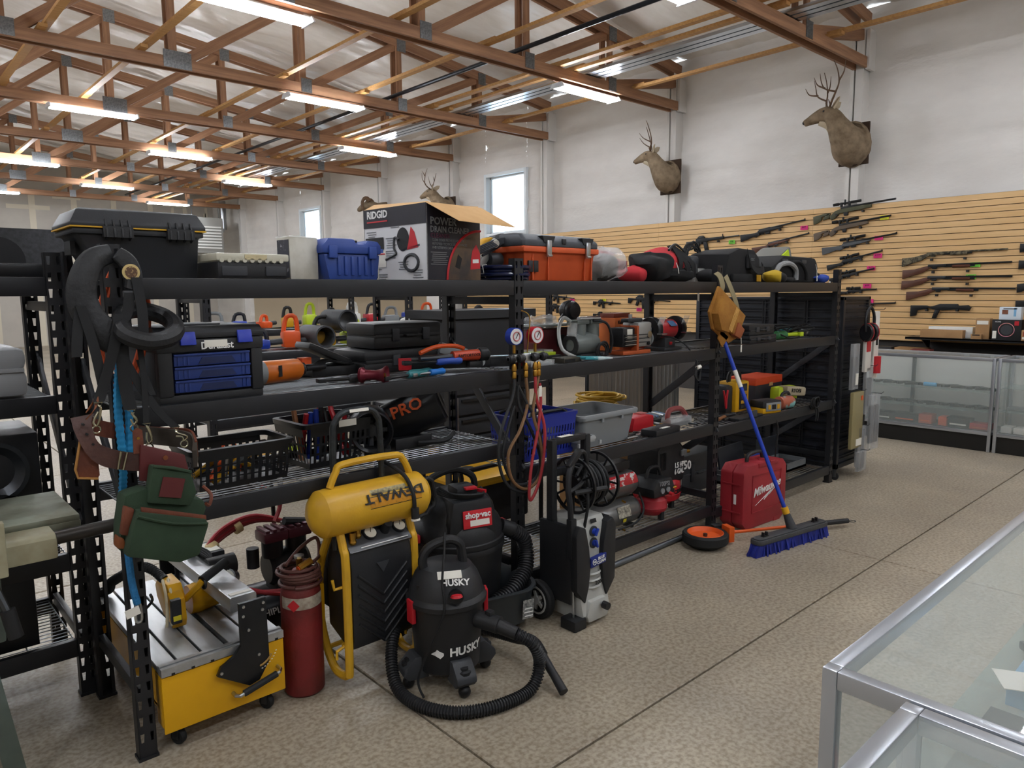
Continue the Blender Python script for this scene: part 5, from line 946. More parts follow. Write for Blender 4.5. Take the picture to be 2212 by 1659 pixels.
def table_saw():
    t = thing('table_saw', 'old grey-green table saw with cast top and black pipe rail', 'table saw', (.1, 3.08, 0))
    top = M('cast_iron_worn', '8f9484', .5, .3, col2='6f6a56', vs=5, lo=.4, hi=.7, bump=.08, bs=40); cr = M('enamel_cream', 'a9a68c', .5, col2='8d8468', vs=6); gg = M('enamel_green', '59645e', .5, col2='4c5650', vs=4)
    MB().box(-.5, .44, -.22, .2, .878, .9).obj('table_top', top, t, bev=.004); MB().box(.2, .442, -.222, .2, .84, .879).obj('wing_edge', top, t, bev=.003)
    MB().prism([(-.36, .8), (-.36, .87), (-.34, .885), (-.23, .885), (-.23, .8)], -.5, .345, 'yz').obj('front_rail_cover', cr, t, bev=.012)
    MB().cyl((-.5, -.25, .82), (.58, -.25, .845), .024, n=14).obj('rail_pipe', M('pipe_worn', '3b3733', .4, .5), t)
    MB().prism([(-.38, .9), (.2, .905), (.2, .97), (-.36, .97)], .12, .185, 'yz').obj('rip_fence', M('fence_grey', '6f7678', .5, .3), t, bev=.004); MB().box(.105, .2, -.41, -.37, .79, .965).obj('fence_head', cr, t, bev=.006); MB().cyl((.15, -.415, .9), (.15, -.4, .9), .014, n=8).obj('fence_bolt', DST, t)
    for y in (-.33, -.3): MB().cyl((.155, y, .97), (.155, y, .98), .011, n=6).obj('fence_bolt', DST, t)
    plate(t, 'price_label', PAP, (.15, -.22, .9715), (1, 0, 0), (0, 1, 0), .05, .07)
    MB().cyl((.16, -.4, .77), (.185, -.42, .68), .012, n=8).obj('lock_lever', DST, t); MB().cyl((.185, -.42, .69), (.2, -.43, .6), .022, n=12).obj('lock_handle', RUB, t)
    MB().box(-.5, .2, -.2, .18, .5, .84).obj('cabinet', gg, t, bev=.01)
    for x in (.12, -.45):
        for y in (-.26, .18): MB().prism([(x-.03, .52), (x+.03, .52), (x+.1 if x > 0 else x-.04, 0), (x+.04 if x > 0 else x-.1, 0)], y-.02, y+.02, 'xz').obj('leg', gg, t, bev=.004); MB().box(x+.03 if x > 0 else x-.11, x+.11 if x > 0 else x-.03, y-.03, y+.03, 0, .04).obj('foot', RUB, t)
table_saw()
# ---------------- middle and lower shelves of the first bay ----------------
ZM = 1.268
def chest():
    t = thing('tool_chest', 'black tool chest with three blue drawers and blue latches', 'tool chest', (.79, 2.72, ZM), rz=.03)
    W, D, H = .385, .4, .27
    MB().box(0, W, .0, D, 0, .035).obj('base', BLK, t, bev=.008); MB().box(0, .05, -.006, .03, .03, .19).obj('corner_post', BLK, t, bev=.006); MB().box(W-.045, W, -.006, .03, .03, .19).obj('corner_post', BLK, t, bev=.006)
    MB().box(0, W, .03, D, .03, .19).obj('body', M('chest_slate', '2a2e36', .45), t, bev=.006); MB().box(-.004, W+.004, -.01, D+.004, .188, .235).obj('bin', BLK, t, bev=.008)
    MB().prism([(-.012, .237), (-.012, .255), (.02, .28), (D-.02, .28), (D+.006, .255), (D+.006, .237)], -.006, W+.006, 'yz').obj('lid', BLK, t, bev=.006); MB().box(.12, .27, .1, .3, .28, .285).obj('lid_panel', DGR, t, bev=.002)
    bl = M('drawer_blue', '1d3476', .4)
    for k in range(3):
        z = .042+.048*k; d = MB().box(.055, W-.05, -.002, .04, z, z+.044).obj('drawer', bl, t, bev=.003); MB().box(.055, W-.05, -.008, .0, z+.036, z+.044).obj('drawer_lip', bl, d, bev=.002); MB().prism([(.14, z+.004), (.28, z+.004), (.265, z+.028), (.155, z+.028)], -.004, -.001, 'xz').obj('drawer_pull', M('pull_navy', '101f4a', .5), d)
        for x in (.07, .09, .105, W-.08, W-.065): MB().box(x-.003, x+.003, -.005, -.001, z+.004, z+.034).obj('drawer_rib', bl, d)
    for x in (.075, W-.1): l = MB().prism([(-.016, .262), (-.02, .25), (-.028, .215), (-.014, .213), (-.01, .262)], x, x+.055, 'yz').obj('latch', M('latch_blue', '2438a8', .35), t, bev=.003)
    text('Duralast', .026, (.21, -.0115, .208), INKW, t, bold=.02, sx=.95); plate(t, 'price_label', PAP, (.205, -.0125, .216), (1, 0, 0), (0, 0, 1), .085, .026, .001)
chest()
def caulk():
    t = thing('battery_tool', 'orange and grey cordless tool lying on the wire deck', 'tool', (1.42, 3.1, ZM+.052), rz=.18)
    MB().lathe([(.001, -.11), (.046, -.11), (.052, -.09), (.05, .08), (.035, .1)], 10, (0, 0, 0), 'x').obj('housing', M('tool_orange', 'cc6a1e', .4), t); MB().lathe([(.001, -.17), (.04, -.17), (.052, -.14), (.052, -.1)], 14, (0, 0, 0), 'x').obj('collar', GRY, t); MB().lathe([(.036, .08), (.036, .11), (.016, .13), (.014, .24), (.001, .245)], 12, (0, 0, 0), 'x').obj('nose', BLK, t); plate(t, 'vent', INK, (-.04, -.051, .005), (0, 0, 1), (-1, 0, 0), .05, .018)
    MB().box(.1, .15, -.02, .02, .02, .05).obj('trigger', ORG, t)
caulk()
def hardcase(name, label, loc, W, D, H, rz=0, lid=.5, mat=BLK, latches=((.3, .4), (.75, .4)), bev=.02):
    t = thing(name, label, 'case', loc, rz); MB().box(0, W, 0, D, 0, H*lid-.001).obj('lower_shell', mat, t, bev=bev); MB().box(0, W, 0, D, H*lid+.001, H).obj('upper_shell', mat, t, bev=bev)
    MB().box(.01, W-.01, -.003, D+.003, H*lid-.008, H*lid+.008).obj('rim', mat, t, bev=.003)
    for u, q in latches: MB().box(W*u-.022, W*u+.022, -.01, .004, H*.3, H*.78).obj('latch', DGR, t, bev=.005)
    MB().tube([(W*.42, -.004, H*.5), (W*.43, -.016, H*.5), (W*.6, -.016, H*.5), (W*.61, -.004, H*.5)], .006, 7).obj('handle', mat, t); return t
hardcase('tool_case', 'long flat black plastic case under another on wire deck', (1.83, 3.07, ZM), .62, .3, .115, .03, .52)
hardcase('tool_case', 'upper black plastic case stacked on the longer flat one', (1.9, 3.09, ZM+.117), .42, .27, .13, .02, .5)
def opencase():
    t = thing('tool_case', 'small black case left ajar with cords spilling out', 'case', (1.6, 3.16, ZM), rz=-.05)
    MB().box(0, .26, 0, .17, 0, .05).obj('lower_shell', BLK, t, bev=.012); MB().cbox((.1, .085, .105), (.24, .17, .032), ry=.42).obj('lid', DGR, t, bev=.012)
    for k in range(7): MB().tube([(.02, -.01+.01*k, .05), (.08, -.02+.012*k, .075), (.16, -.015+.01*k, .06), (.22, .01, .05)], .006, 6, sm=4).obj('cord', RUB, t)
opencase()
def bell():
    t = thing('inflator_nozzle', 'dark red flared spool end tool hanging over shelf edge', 'tool', (1.7, 2.76, ZM+.035), rz=math.radians(-50))
    r_ = M('maroon_metal', '6b1f2c', .35, .4); MB().lathe([(.001, -.075), (.033, -.072), (.036, -.06), (.024, -.045), (.022, 0), (.03, .03), (.042, .045), (.043, .05), (.03, .04), (.012, .03), (.001, .03)], 24, (0, 0, 0), 'x').obj('spool', r_, t); MB().cyl((.028, 0, 0), (.045, 0, 0), .01, n=12).obj('axle', BRS, t)
bell()
random.seed(21)
def handtool(label, cat, loc, rz, L, r, m1, m2=DST, name='hand_tool', head=True):
    t = thing(name, label, cat, loc, rz); MB().lathe([(.001, 0), (r*.8, .004), (r, .02), (r*.85, L*.25), (r, L*.4), (r*.7, L*.45), (.001, L*.46)], 12, (0, 0, r), 'x').obj('grip', m1, t); MB().cyl((-L*.5, 0, r), (.01, 0, r), r*.42, n=8).obj('shank', m2, t)
    if head: MB().box(-L*.55, -L*.42, -r*1.1, r*1.1, r*.5, r*1.5).obj('head', m2, t, bev=.003)
    return t
handtool('teal handled bolt cutter grip beside the red spool', 'cutter', (1.88, 2.78, ZM), .25, .3, .018, TEA, BLK); handtool('second teal handled cutter arm further along shelf', 'cutter', (1.93, 2.84, ZM), .12, .32, .018, TEA, BLK); handtool('grey barrelled air tool lying behind red spool', 'tool', (1.62, 2.86, ZM), -.1, .26, .019, DGR, BLK); handtool('black ratchet lying across the wire deck', 'ratchet', (1.75, 2.95, ZM), .1, .3, .014, BLK); handtool('blue handled pry bar on heap of tools', 'pry bar', (2.08, 2.83, ZM+.045), -.28, .3, .019, M('grip_blue', '2a49a0', .5), BLK); handtool('bright blue rasp handle under the pry bar', 'rasp', (2.02, 2.8, ZM), .15, .22, .017, M('grip_sky', '1f6fc0', .45), STL)
def level():
    t = thing('spirit_level', 'black spirit level with red end caps across shelf end', 'level', (1.98, 2.98, ZM+.02), rz=-.46)
    MB().box(0, .62, -.012, .012, 0, .055).obj('beam', BLK2, t, bev=.003); MB().box(-.002, .62, -.0135, .0135, .05, .056).obj('top_edge', STL, t); MB().box(-.012, .05, -.015, .015, -.001, .057).obj('end_cap', RED, t, bev=.003); MB().box(.57, .632, -.015, .015, -.001, .057).obj('end_cap', RED, t, bev=.003); MB().cyl((.4, -.014, .028), (.4, .014, .028), .022, n=20).obj('vial', M('vial_clear', 'c9cdd0', .2, alpha=.7), t)
    for x in (.32, .48): MB().box(x-.03, x+.03, -.0135, -.0115, .018, .038).obj('slot', INK, t)
level()
def nailer():
    t = thing('rotary_tool', 'orange and black grip tool lying over the level', 'tool', (2.14, 2.82, ZM+.055), rz=-.12)
    MB().lathe([(.001, -.09), (.025, -.088), (.028, .06), (.02, .07)], 14, (.12, 0, .03), 'x').obj('body', M('tool_redorange', 'b8452a', .45), t); MB().lathe([(.027, .06), (.034, .065), (.034, .11), (.02, .125), (.001, .126)], 14, (.12, 0, .03), 'x').obj('cap', BLK, t); MB().cyl((-.15, 0, .03), (.04, 0, .03), .013, n=10).obj('shaft', DST, t); text('RAPTORTOOL', .014, (.115, -.029, .032), INK, t, bold=.01)
    MB().tube([(-.12, .05, .05), (-.02, .07, .075), (.08, .06, .075), (.12, .03, .06)], .011, 8, sm=4).obj('orange_loop', ORG, t); MB().box(.12, .2, -.02, .02, -.03, .0).obj('grip', BLK, t, bev=.008)
nailer()
def greybox():
    t = thing('plastic_caddy', 'grey plastic caddy tipped on its side at shelf corner', 'caddy', (2.36, 3.12, ZM), rz=-.2)
    MB().box(-.1, .13, -.06, .1, 0, .05).obj('tray', DGR, t, bev=.01); MB().cbox((.02, .0, .085), (.17, .14, .06), ry=.28).obj('lid', GRY, t, bev=.01)
    for k in range(4): MB().box(.1+.008*k, .104+.008*k, -.063, -.055, .01, .045).obj('rib', DGR, t)
greybox()
# ---- lower shelf of the first bay
ZL = .898
def basket(name, label, loc, W, D, H, mat, rz=0, round_=True, cols=12, rows=4, lab=None, hole=.006, content=()):
    t = thing(name, label, 'basket', loc, rz); k = .9
    def wall(a, b, nm):      # wall between base points a,b (outer rim is wider), with slots cut
        a = Vector(a); b = Vector(b); m = MB(); n = cols if (b-a).length > D else max(4, int(cols*D/W))
        c = Vector((0, 0, 0)); out = ((a+b)/2).normalized()*.03; out.z = 0
        def p(u, v, o=0): return a.lerp(b, u)+out*v+Vector((0, 0, H*v))+out.normalized()*o
        vs = [.0, .1]+[.1+.62*(r+s)/rows for r in range(rows) for s in ((.22, 1) if r < rows-1 else (.22, 1))]
        us = [0]
        for i in range(n): us += [(i+.25)/n, (i+.75)/n]
        us.append(1); vs = [0]; 
        for r in range(rows): vs += [.1+.64*(r+.12)/rows, .1+.64*(r+.88)/rows]
        vs.append(1)
        for i in range(len(us)-1):
            for j in range(len(vs)-1):
                if i % 2 == 1 and j % 2 == 1: continue
                q = [p(us[i], vs[j]), p(us[i+1], vs[j]), p(us[i+1], vs[j+1]), p(us[i], vs[j+1])]; m.add(q, [(0, 1, 2, 3)])
        return m.obj(nm, mat, t)
    C = [(-W/2*k, -D/2*k, 0), (W/2*k, -D/2*k, 0), (W/2*k, D/2*k, 0), (-W/2*k, D/2*k, 0)]
    for i in range(4): wall(C[i], C[(i+1) % 4], 'wall')
    MB().box(-W/2*k, W/2*k, -D/2*k, D/2*k, 0, .004).obj('base', mat, t)
    Rr = lambda e, z: [(x, y, z) for x, y in rrect(-W/2-e, W/2+e, -D/2-e, D/2+e, .03, 3)]
    MB().rings([Rr(-.006, H-.02), Rr(.012, H-.02), Rr(.014, H), Rr(-.006, H+.002), Rr(-.006, H-.02)], cap=False).obj('rim', mat, t)
    if lab: plate(t, 'label', PAP, (lab, -D/2-.016, H-.012), (1, 0, 0), (0, 0, 1), .09, .03)
    return t
bb = M('basket_black', '14161a', .4)
t = basket('storage_basket', 'black perforated basket of loose tools on lower shelf', (1.13, 2.97, ZL), .4, .26, .165, bb, .0, content=())
random.seed(5)
for k in range(9):
    a = random.uniform(-.15, .15); b_ = random.uniform(-.15, .15); MB().cyl((a, random.uniform(-.08, .08), .02), (b_, random.uniform(-.08, .08), .12), .012, n=8).obj('tool_inside', random.choice((STL, YEL, PAP, GRY, ORG)), t)
t = basket('storage_basket', 'taller black basket of flashlights with paper label on rim', (1.58, 3.03, ZL), .34, .28, .2, bb, .05, lab=.03, rows=3)
for k in range(12): MB().cyl((-.13+.022*k, random.uniform(-.08, .08), .02), (-.12+.02*k, random.uniform(-.08, .08), .22+.03*random.random()), .012, n=8).obj('tool_inside', random.choice((BLK, DGR, RED, BLK2, M('wood_handle', '8a5a34', .6), BLU)), t)
def heater():
    t = thing('jobsite_heater', 'black cylindrical job site heater with orange lettering on lower shelf', 'heater', (2.03, 3.0, ZL))
    T = Matrix.Rotation(math.radians(-28), 4, 'Y') @ Matrix.Rotation(math.radians(-35), 4, 'Z')
    b = MB(); b.T = Matrix.Translation((.02, .0, .16)) @ T; b.lathe([(.001, -.2), (.08, -.2), (.1, -.18), (.105, .13), (.1, .15), (.085, .16)], 28, (0, 0, 0), 'x'); b.obj('body', BLK2, t)
    b = MB(); b.T = Matrix.Translation((.02, .0, .16)) @ T; b.lathe([(.085, .16), (.088, .165), (.05, .168), (.02, .15), (.001, .15)], 24, (0, 0, 0), 'x'); b.obj('end_grille', BLK, t)
    for k in range(3):
        b = MB(); b.T = Matrix.Translation((.02, .0, .16)) @ T; b.lathe([(.107, -.17+.015*k), (.109, -.166+.015*k), (.107, -.162+.015*k)], 28, (0, 0, 0), 'x'); b.obj('band', ORG if k == 0 else BLK, t)
    R_ = T.to_3x3(); d = Vector((-.25, -.8, .55)).normalized(); ax = (R_ @ Vector((1, 0, 0))).normalized(); d = (d-ax*d.dot(ax)).normalized(); up = d.cross(ax)*-1
    text('PRO', .06, tuple(Vector((.02, 0, .16))+ax*.0+d*.108), M('ink_orange', 'd2561c', .5), t, tuple(ax), tuple(ax.cross(d)*-1), bold=.02); plate(t, 'label', PAP, tuple(Vector((.02, 0, .16))+ax*.03+(d*.5+Vector((0, 0, .87))).normalized()*.107), tuple(ax), tuple(ax.cross(d)*-1), .06, .045)
    MB().tube([(.0, -.08, .03), (.12, -.13, .03), (.22, -.08, .05)], .013, 8, sm=4).obj('hose', RUB, t); MB().box(-.12, .1, -.06, .08, 0, .06).obj('stand', BLK, t, bev=.01)
heater()
def blower():
    t = thing('ventilation_blower', 'black drum-shaped blower facing outward on lower shelf', 'blower', (1.78, 2.95, ZL), rz=-.5)
    MB().lathe([(.03, .12), (.09, .12), (.1, .1), (.1, -.1), (.092, -.115), (.08, -.1), (.075, .05), (.001, .06)], 28, (0, 0, .13), 'y').obj('drum', BLK2, t); MB().box(-.09, .09, -.08, .1, 0, .045).obj('foot', BLK, t, bev=.01); MB().cyl((0, -.03, .13), (0, -.06, .13), .03, n=14).obj('hub', BLK, t)
    for k in range(8): a = k*PI/4; MB().cbox((.05*math.cos(a), -.04, .13+.05*math.sin(a)), (.05, .006, .02), ry=-a).obj('blade', DGR, t)
    plate(t, 'label', M('label_print', '2a2b2e', .5, col2='c9c9c4', vs=50, lo=.5, hi=.55), (-.1, -.04, .18), (.3, -1, 0), (0, 0, 1), .05, .05); plate(t, 'label', M('label_print', '2a2b2e'), (-.07, -.085, .04), (1, -.3, .2), (0, 0, 1), .07, .06)
blower()
# ---------------- second bay, middle shelf ----------------
def small(name, label, cat, loc, parts, rz=0, group=None):
    t = thing(name, label, cat, loc, rz, group)
    for nm, b, m, be in parts: b.obj(nm, m, t, be)
    return t
small('parts_box', 'small clear lidded parts box at shelf edge', 'box', (2.72, 2.8, ZM), [('box', MB().box(-.08, .1, -.05, .05, 0, .025), CLR, .004), ('contents', MB().box(-.07, .09, -.045, .045, .003, .014), GRY, 0), ('lid', MB().box(-.082, .102, -.052, .052, .025, .029), CLR, .002)])
small('blister_pack', 'lime green carded package on a black tray', 'package', (3.0, 3.08, ZM), [('tray', MB().box(-.12, .14, -.08, .08, 0, .022), BLK, .006), ('card', MB().box(-.13, .1, -.07, .07, .022, .04), LIM, .004), ('blister', MB().box(-.12, .09, -.06, .06, .04, .055), CLR, .008)], .05)
small('drill_bit_set', 'steel and black flat drill bit box', 'box', (2.98, 2.82, ZM), [('box', MB().box(-.07, .09, -.045, .045, 0, .028), M('bit_box', '4a463e', .4, .4), .003), ('label', MB().box(-.06, .03, -.047, -.044, .004, .02), INK, 0)], .1)
small('accessory_packet', 'teal and white plastic packet lying on shelf edge', 'packet', (3.16, 2.77, ZM), [('packet', MB().cbox((0, 0, .014), (.2, .09, .018), ry=.06), M('packet_teal', '3c9aa6', .35, col2='cfe0e0', vs=14, lo=.5, hi=.6), .006), ('header', MB().cbox((.1, 0, .01), (.03, .085, .006)), WHT, 0)], -.1)
def vacpump():
    t = thing('vacuum_pump', 'grey twin-cylinder pump with clear filter bowl and hose', 'pump', (3.32, 2.98, ZM))
    g = M('pump_grey', '6c7270', .45, .3); MB().lathe([(.001, -.13), (.06, -.13), (.07, -.1), (.07, .06), (.05, .09), (.001, .09)], 22, (0, 0, .08), 'x').obj('motor', g, t); MB().lathe([(.035, 0), (.066, 0), (.066, .008), (.035, .008)], 20, (-.135, 0, .075), 'x').obj('fan_guard', BLK, t)
    for x in (-.06, .06): MB().cyl((x, 0, .12), (x, 0, .2), .048, n=14).obj('cylinder_block', g, t); MB().box(x-.055, x+.055, -.045, .045, .2, .225).obj('cylinder_head', g, t, bev=.006)
    MB().cyl((-.09, -.03, .232), (.1, -.03, .232), .014, n=10).obj('manifold', STL, t); MB().cyl((-.14, -.02, .13), (-.13, -.02, .21), .03, n=14).obj('filter_bowl', CLR, t); MB().tube([(-.13, 0, .22), (-.19, 0, .24), (-.25, -.02, .17), (-.25, -.05, .06), (-.18, -.09, .012)], .011, 8, sm=5).obj('vent_hose', LGR, t)
    MB().tube([(.02, -.05, .22), (.1, -.09, .2), (.14, -.1, .1), (.12, -.1, .02)], .008, 7, sm=5).obj('power_cord', RUB, t); MB().box(-.1, .1, -.06, .06, 0, .02).obj('base', DGR, t)
    for k in range(3): MB().tube(coil(.045, .01, 1, 0, 16, (.05+.012*k, -.09, .03+.008*k), ax='y'), .006, 6).obj('cord_loop', RUB, t)
vacpump()
def hvac_pump():
    t = thing('vacuum_pump', 'orange based vacuum pump with silver finned body', 'pump', (3.66, 2.9, ZM))
    MB().box(-.14, .14, -.06, .06, 0, .025).obj('base', M('pump_orange', 'b5552a', .5), t, bev=.008); MB().box(.0, .14, -.065, .065, .045, .2).obj('oil_case', M('pump_silver', 'a5a6a4', .4, .5), t, bev=.015); MB().box(-.14, -.02, -.055, .055, .05, .17).obj('motor', BLK, t, bev=.01)
    for k in range(6): MB().box(-.13, .12, -.068, -.06, .06+.012*k, .066+.012*k).obj('fin', DST if k % 2 else STL, t)
    MB().box(-.02, .0, -.07, .07, .025, .18).obj('plate', M('pump_orange', 'b5552a'), t); MB().cyl((.11, -.067, .12), (.11, -.072, .12), .022, n=18).obj('sight_glass', CHR, t); MB().cyl((.1, -.066, .065), (.1, -.075, .065), .011, n=10).obj('drain_plug', INK, t); MB().box(-.06, .09, -.03, .03, .2, .225).obj('handle', BLK, t, bev=.008); MB().box(-.1, -.05, -.058, -.053, .1, .16).obj('label', PAP, t)
    MB().cyl((.0, 0, .2), (.0, 0, .25), .012, n=10).obj('port', STL, t); MB().lathe([(.03, 0), (.045, .003), (.048, .01)], 18, (.16, -.01, .09), 'x').obj('fan_guard', GRY, t)
hvac_pump()
def grinder():
    t = thing('bench_grinder', 'red bench grinder with black wheel guards', 'grinder', (4.08, 2.95, ZM))
    MB().lathe([(.001, -.1), (.05, -.1), (.065, -.08), (.065, .08), (.05, .1), (.001, .1)], 24, (0, 0, .14), 'x').obj('motor', M('grinder_red', 'a92a30', .35), t); MB().box(-.06, .06, -.06, .06, 0, .085).obj('pedestal', DGR, t, bev=.012); MB().box(-.1, .1, -.085, .085, 0, .02).obj('base', DGR, t, bev=.006)
    for s in (-1, 1): MB().lathe([(.02, -.025), (.08, -.025), (.085, -.015), (.085, .015), (.08, .025), (.02, .025)], 26, (s*.135, 0, .14), 'x', cap=True).obj('wheel_guard', BLK2, t); MB().cyl((s*.165, 0, .14), (s*.172, 0, .14), .03, n=16).obj('flange', STL, t); MB().box(s*.135-.03, s*.135+.03, -.11, -.07, .11, .118).obj('tool_rest', STL, t); MB().cbox((s*.135, -.085, .2), (.06, .004, .06), rx=.4).obj('eye_shield', CLR, t)
    plate(t, 'label', M('label_blue', '4a6f96', .5), (.02, -.056, .178), (1, 0, 0), (0, .75, .66), .07, .05); MB().box(-.015, .015, -.066, -.058, .035, .055).obj('switch', RED, t, bev=.003)
    MB().tube([(-.1, -.02, .1), (-.06, -.1, .09), (-.02, -.18, .05), (.0, -.24, -.02), (.005, -.275, -.08)], .005, 6, sm=5).obj('power_cord', RUB, t)
    for k in range(4): MB().tube([(.005, -.275, -.08), (-.02-.006*k, -.28, -.15), (.0+.004*k, -.285, -.19), (.03, -.28, -.12), (.02, -.275, -.07)], .005, 6, sm=4).obj('cord_bundle', RUB, t)
    MB().cyl((-.012, -.28, -.105), (.025, -.28, -.1), .013, n=8).obj('cord_tie', PAP, t)
grinder()
small('orange_carton', 'orange carton with black lettering behind the vacuum pump', 'carton', (3.86, 3.17, ZM), [('box', MB().box(-.12, .1, -.08, .08, 0, .22), M('carton_orange', 'cf6a24', .6, col2='c25f1d', vs=8), .003), ('lid', MB().box(-.11, .06, -.06, .06, .22, .25), M('carton_brick', '7d3a26', .6), .003)])
text('Kohlhauer', .024, (-.02, -.083, .19), INK, bpy.data.objects['orange_carton'], bold=.02)
small('flat_carton', 'flat orange and white carton behind the bench grinder', 'carton', (4.22, 3.18, ZM), [('box', MB().box(-.16, .1, -.08, .08, 0, .19), M('carton_rust', 'a8482a', .6), .003), ('insert', MB().box(-.15, .09, -.07, .07, .19, .2), WHT, 0)])
def red_saw_table():
    t = thing('portable_table_saw', 'dark red portable saw with grey metal top at rear', 'table saw', (3.25, 3.19, ZM))
    MB().box(-.2, .24, -.06, .08, 0, .17).obj('body', M('saw_darkred', '571a20', .45), t, bev=.01); MB().box(-.24, .34, -.085, .1, .185, .197).obj('top', M('galv_top', 'a3aaa8', .35, .8), t); MB().box(-.02, .04, -.07, -.055, .06, .13).obj('switch_box', BLK, t, bev=.003); plate(t, 'label', INKG, (.1, -.0615, .1), (1, 0, 0), (0, 0, 1), .04, .02)
    b = MB(); soft(b, (-.1, .0, .222), (.24, .14, .05), 2.2, .03, 22); b.obj('bagged_parts', M('poly_bag', 'eef1f3'), t)
red_saw_table()
def mask():
    t = thing('respirator', 'black respirator helmet perched on the grey saw top', 'respirator', (3.42, 3.2, ZM+.2))
    MB().lathe([(.001, -.05), (.05, -.05), (.062, -.03), (.062, .03), (.05, .05), (.001, .05)], 20, (0, 0, .075), 'y').obj('shell', BLK2, t, .004); MB().lathe([(.063, -.012), (.066, -.01), (.066, .01), (.063, .012)], 20, (0, 0, .075), 'y').obj('band', BLK, t); MB().box(.07, .2, -.03, .05, .0, .03).obj('visor', M('smoke_visor', '6d7478', .2, alpha=.6), t, bev=.012); MB().tube([(-.05, 0, .06), (-.09, 0, .02), (-.09, 0, .0)], .01, 6).obj('strap', BLK, t)
mask()
# ---------------- third bay, middle shelf
hardcase('tool_case', 'lower black case of a pair on third bay shelf', (4.88, 2.76, ZM), .4, .3, .06, .0, .5, BLK, ((.3, .4), (.7, .4)), .008); hardcase('tool_case', 'upper black case of a pair on third bay shelf', (4.89, 2.77, ZM+.062), .37, .28, .075, .0, .45, BLK, ((.3, .4), (.7, .4)), .008)
handtool('green and yellow power tool with cord on third bay shelf', 'tool', (5.6, 2.85, ZM), 3.0, .34, .035, M('tool_green', '2a6a3c', .5), LIM, 'angle_tool'); handtool('teal corded grinder at far end of shelf', 'grinder', (5.9, 2.95, ZM), 2.9, .32, .04, TEA, STL, 'angle_grinder'); handtool('round dark teal sander beside the stacked cases', 'sander', (4.62, 2.82, ZM), .3, .26, .045, M('dark_teal', '1f3c42', .5), BLK, 'palm_sander')
t = thing('cord_tangle', 'loose black power cords tangled at end of shelf', 'cord', (5.7, 2.95, ZM)); random.seed(9)
for k in range(6): MB().tube([(random.uniform(-.3, .35), random.uniform(-.15, .1), random.uniform(.01, .13)) for j in range(6)], .006, 6, sm=6).obj('cord', RUB, t)
# ---------------- second bay, third shelf
ZK = .748
bk = basket('shopping_basket', 'blue plastic shopping basket with folded handles', (2.83, 2.93, ZK), .42, .29, .24, M('basket_blue', '1d2f94', .4), .03, cols=16, rows=3)
for s in (-1, 1): MB().tube([(-.15, s*.12, .235), (-.13, s*.1, .25), (.13, s*.1, .25), (.15, s*.12, .235)], .01, 8).obj('handle', BLK, bk)
random.seed(4)
for k in range(10): MB().cyl((random.uniform(-.15, .15), random.uniform(-.1, .1), .02), (random.uniform(-.15, .15), random.uniform(-.1, .1), .1), .014, n=8).obj('tool_inside', random.choice((STL, DGR, BLK, GRY)), bk)
def tub(label, loc, W, D, H, mat, rz=0):
    t = thing('bus_tub', label, 'tub', loc, rz); R = lambda e, z: [(x, y, z) for x, y in rrect(-W/2-e, W/2+e, -D/2-e, D/2+e, .035, 4)]
    MB().rings([R(-.03, 0), R(-.005, H-.03), R(.012, H-.03), R(.016, H-.012), R(.012, H), R(-.002, H), R(-.034, .006)], cap=True).obj('body', mat, t)
    for x in (-.08, .1): MB().box(x-.008, x+.008, -D/2-.012, -D/2-.0, H-.05, H-.03).obj('rib', mat, t)
    return t
tub('grey plastic bus tub beside the blue basket', (3.32, 2.95, ZK), .5, .36, .2, M('tub_plastic', '83878a', .45)); tub('small pale grey tub tucked beside the basket', (3.06, 2.79, ZK), .12, .14, .09, M('tub_pale', '9a9d9e', .45))
small('jigsaw_case', 'red plastic tool case near the middle of third shelf', 'case', (3.82, 2.98, ZK), [('shell', MB().prism([(-.11, 0), (.12, 0), (.12, .09), (.06, .1), (-.09, .09)], -.07, .07, 'xz'), RED, .015), ('label', MB().box(.03, .1, -.03, .03, .1, .103), M('label_pink', 'b5605c', .6), 0)])
small('socket_case', 'flat black socket set case at edge of shelf', 'case', (3.8, 2.76, ZK), [('shell', MB().box(-.13, .15, -.06, .06, 0, .045), BLK, .01), ('label', MB().box(-.04, .05, -.045, -.02, .045, .047), PAP, 0)], .06)
small('belt_sander', 'silver sander with pink grip wrapped in plastic', 'sander', (4.12, 2.86, ZK), [('body', MB().box(-.1, .1, -.04, .04, 0, .06), STL, .02), ('grip', MB().tube([(-.09, 0, .05), (-.07, 0, .11), (.04, 0, .115), (.1, 0, .06)], .018, 8, sm=4), M('grip_pink', '9a4d4c', .5), 0), ('wrap', MB().box(-.11, .12, -.05, .05, .0, .07), M('poly_bag', 'eef1f3'), .03)], -.1)
for k, (x, y, L, m) in enumerate(((3.55, 2.78, .12, STL), (3.6, 2.83, .14, DST), (3.64, 2.8, .1, STL), (3.98, 2.86, .12, BRS), (3.96, 2.94, .16, YEL), (4.05, 2.98, .14, STL), (4.2, 2.8, .1, DST))):
    small('socket_wrench', f'small {["chrome", "dark", "short chrome", "brass", "yellow", "long steel", "stubby dark"][k]} wrench among loose tools on third shelf', 'wrench', (x, y, ZK), [('shaft', MB().cyl((-L/2, 0, .012), (L/2, 0, .012), .008, n=8), m, 0), ('head', MB().cyl((L/2-.01, 0, .002), (L/2-.01, 0, .024), .015, n=10), m, 0)], .3*k, 'loose wrenches')
t = thing('tool_tray', 'black tray of assorted bits at back of third shelf', 'tray', (4.18, 3.1, ZK)); MB().box(-.2, .14, -.1, .1, 0, .03).obj('tray', BLK, t, bev=.008)
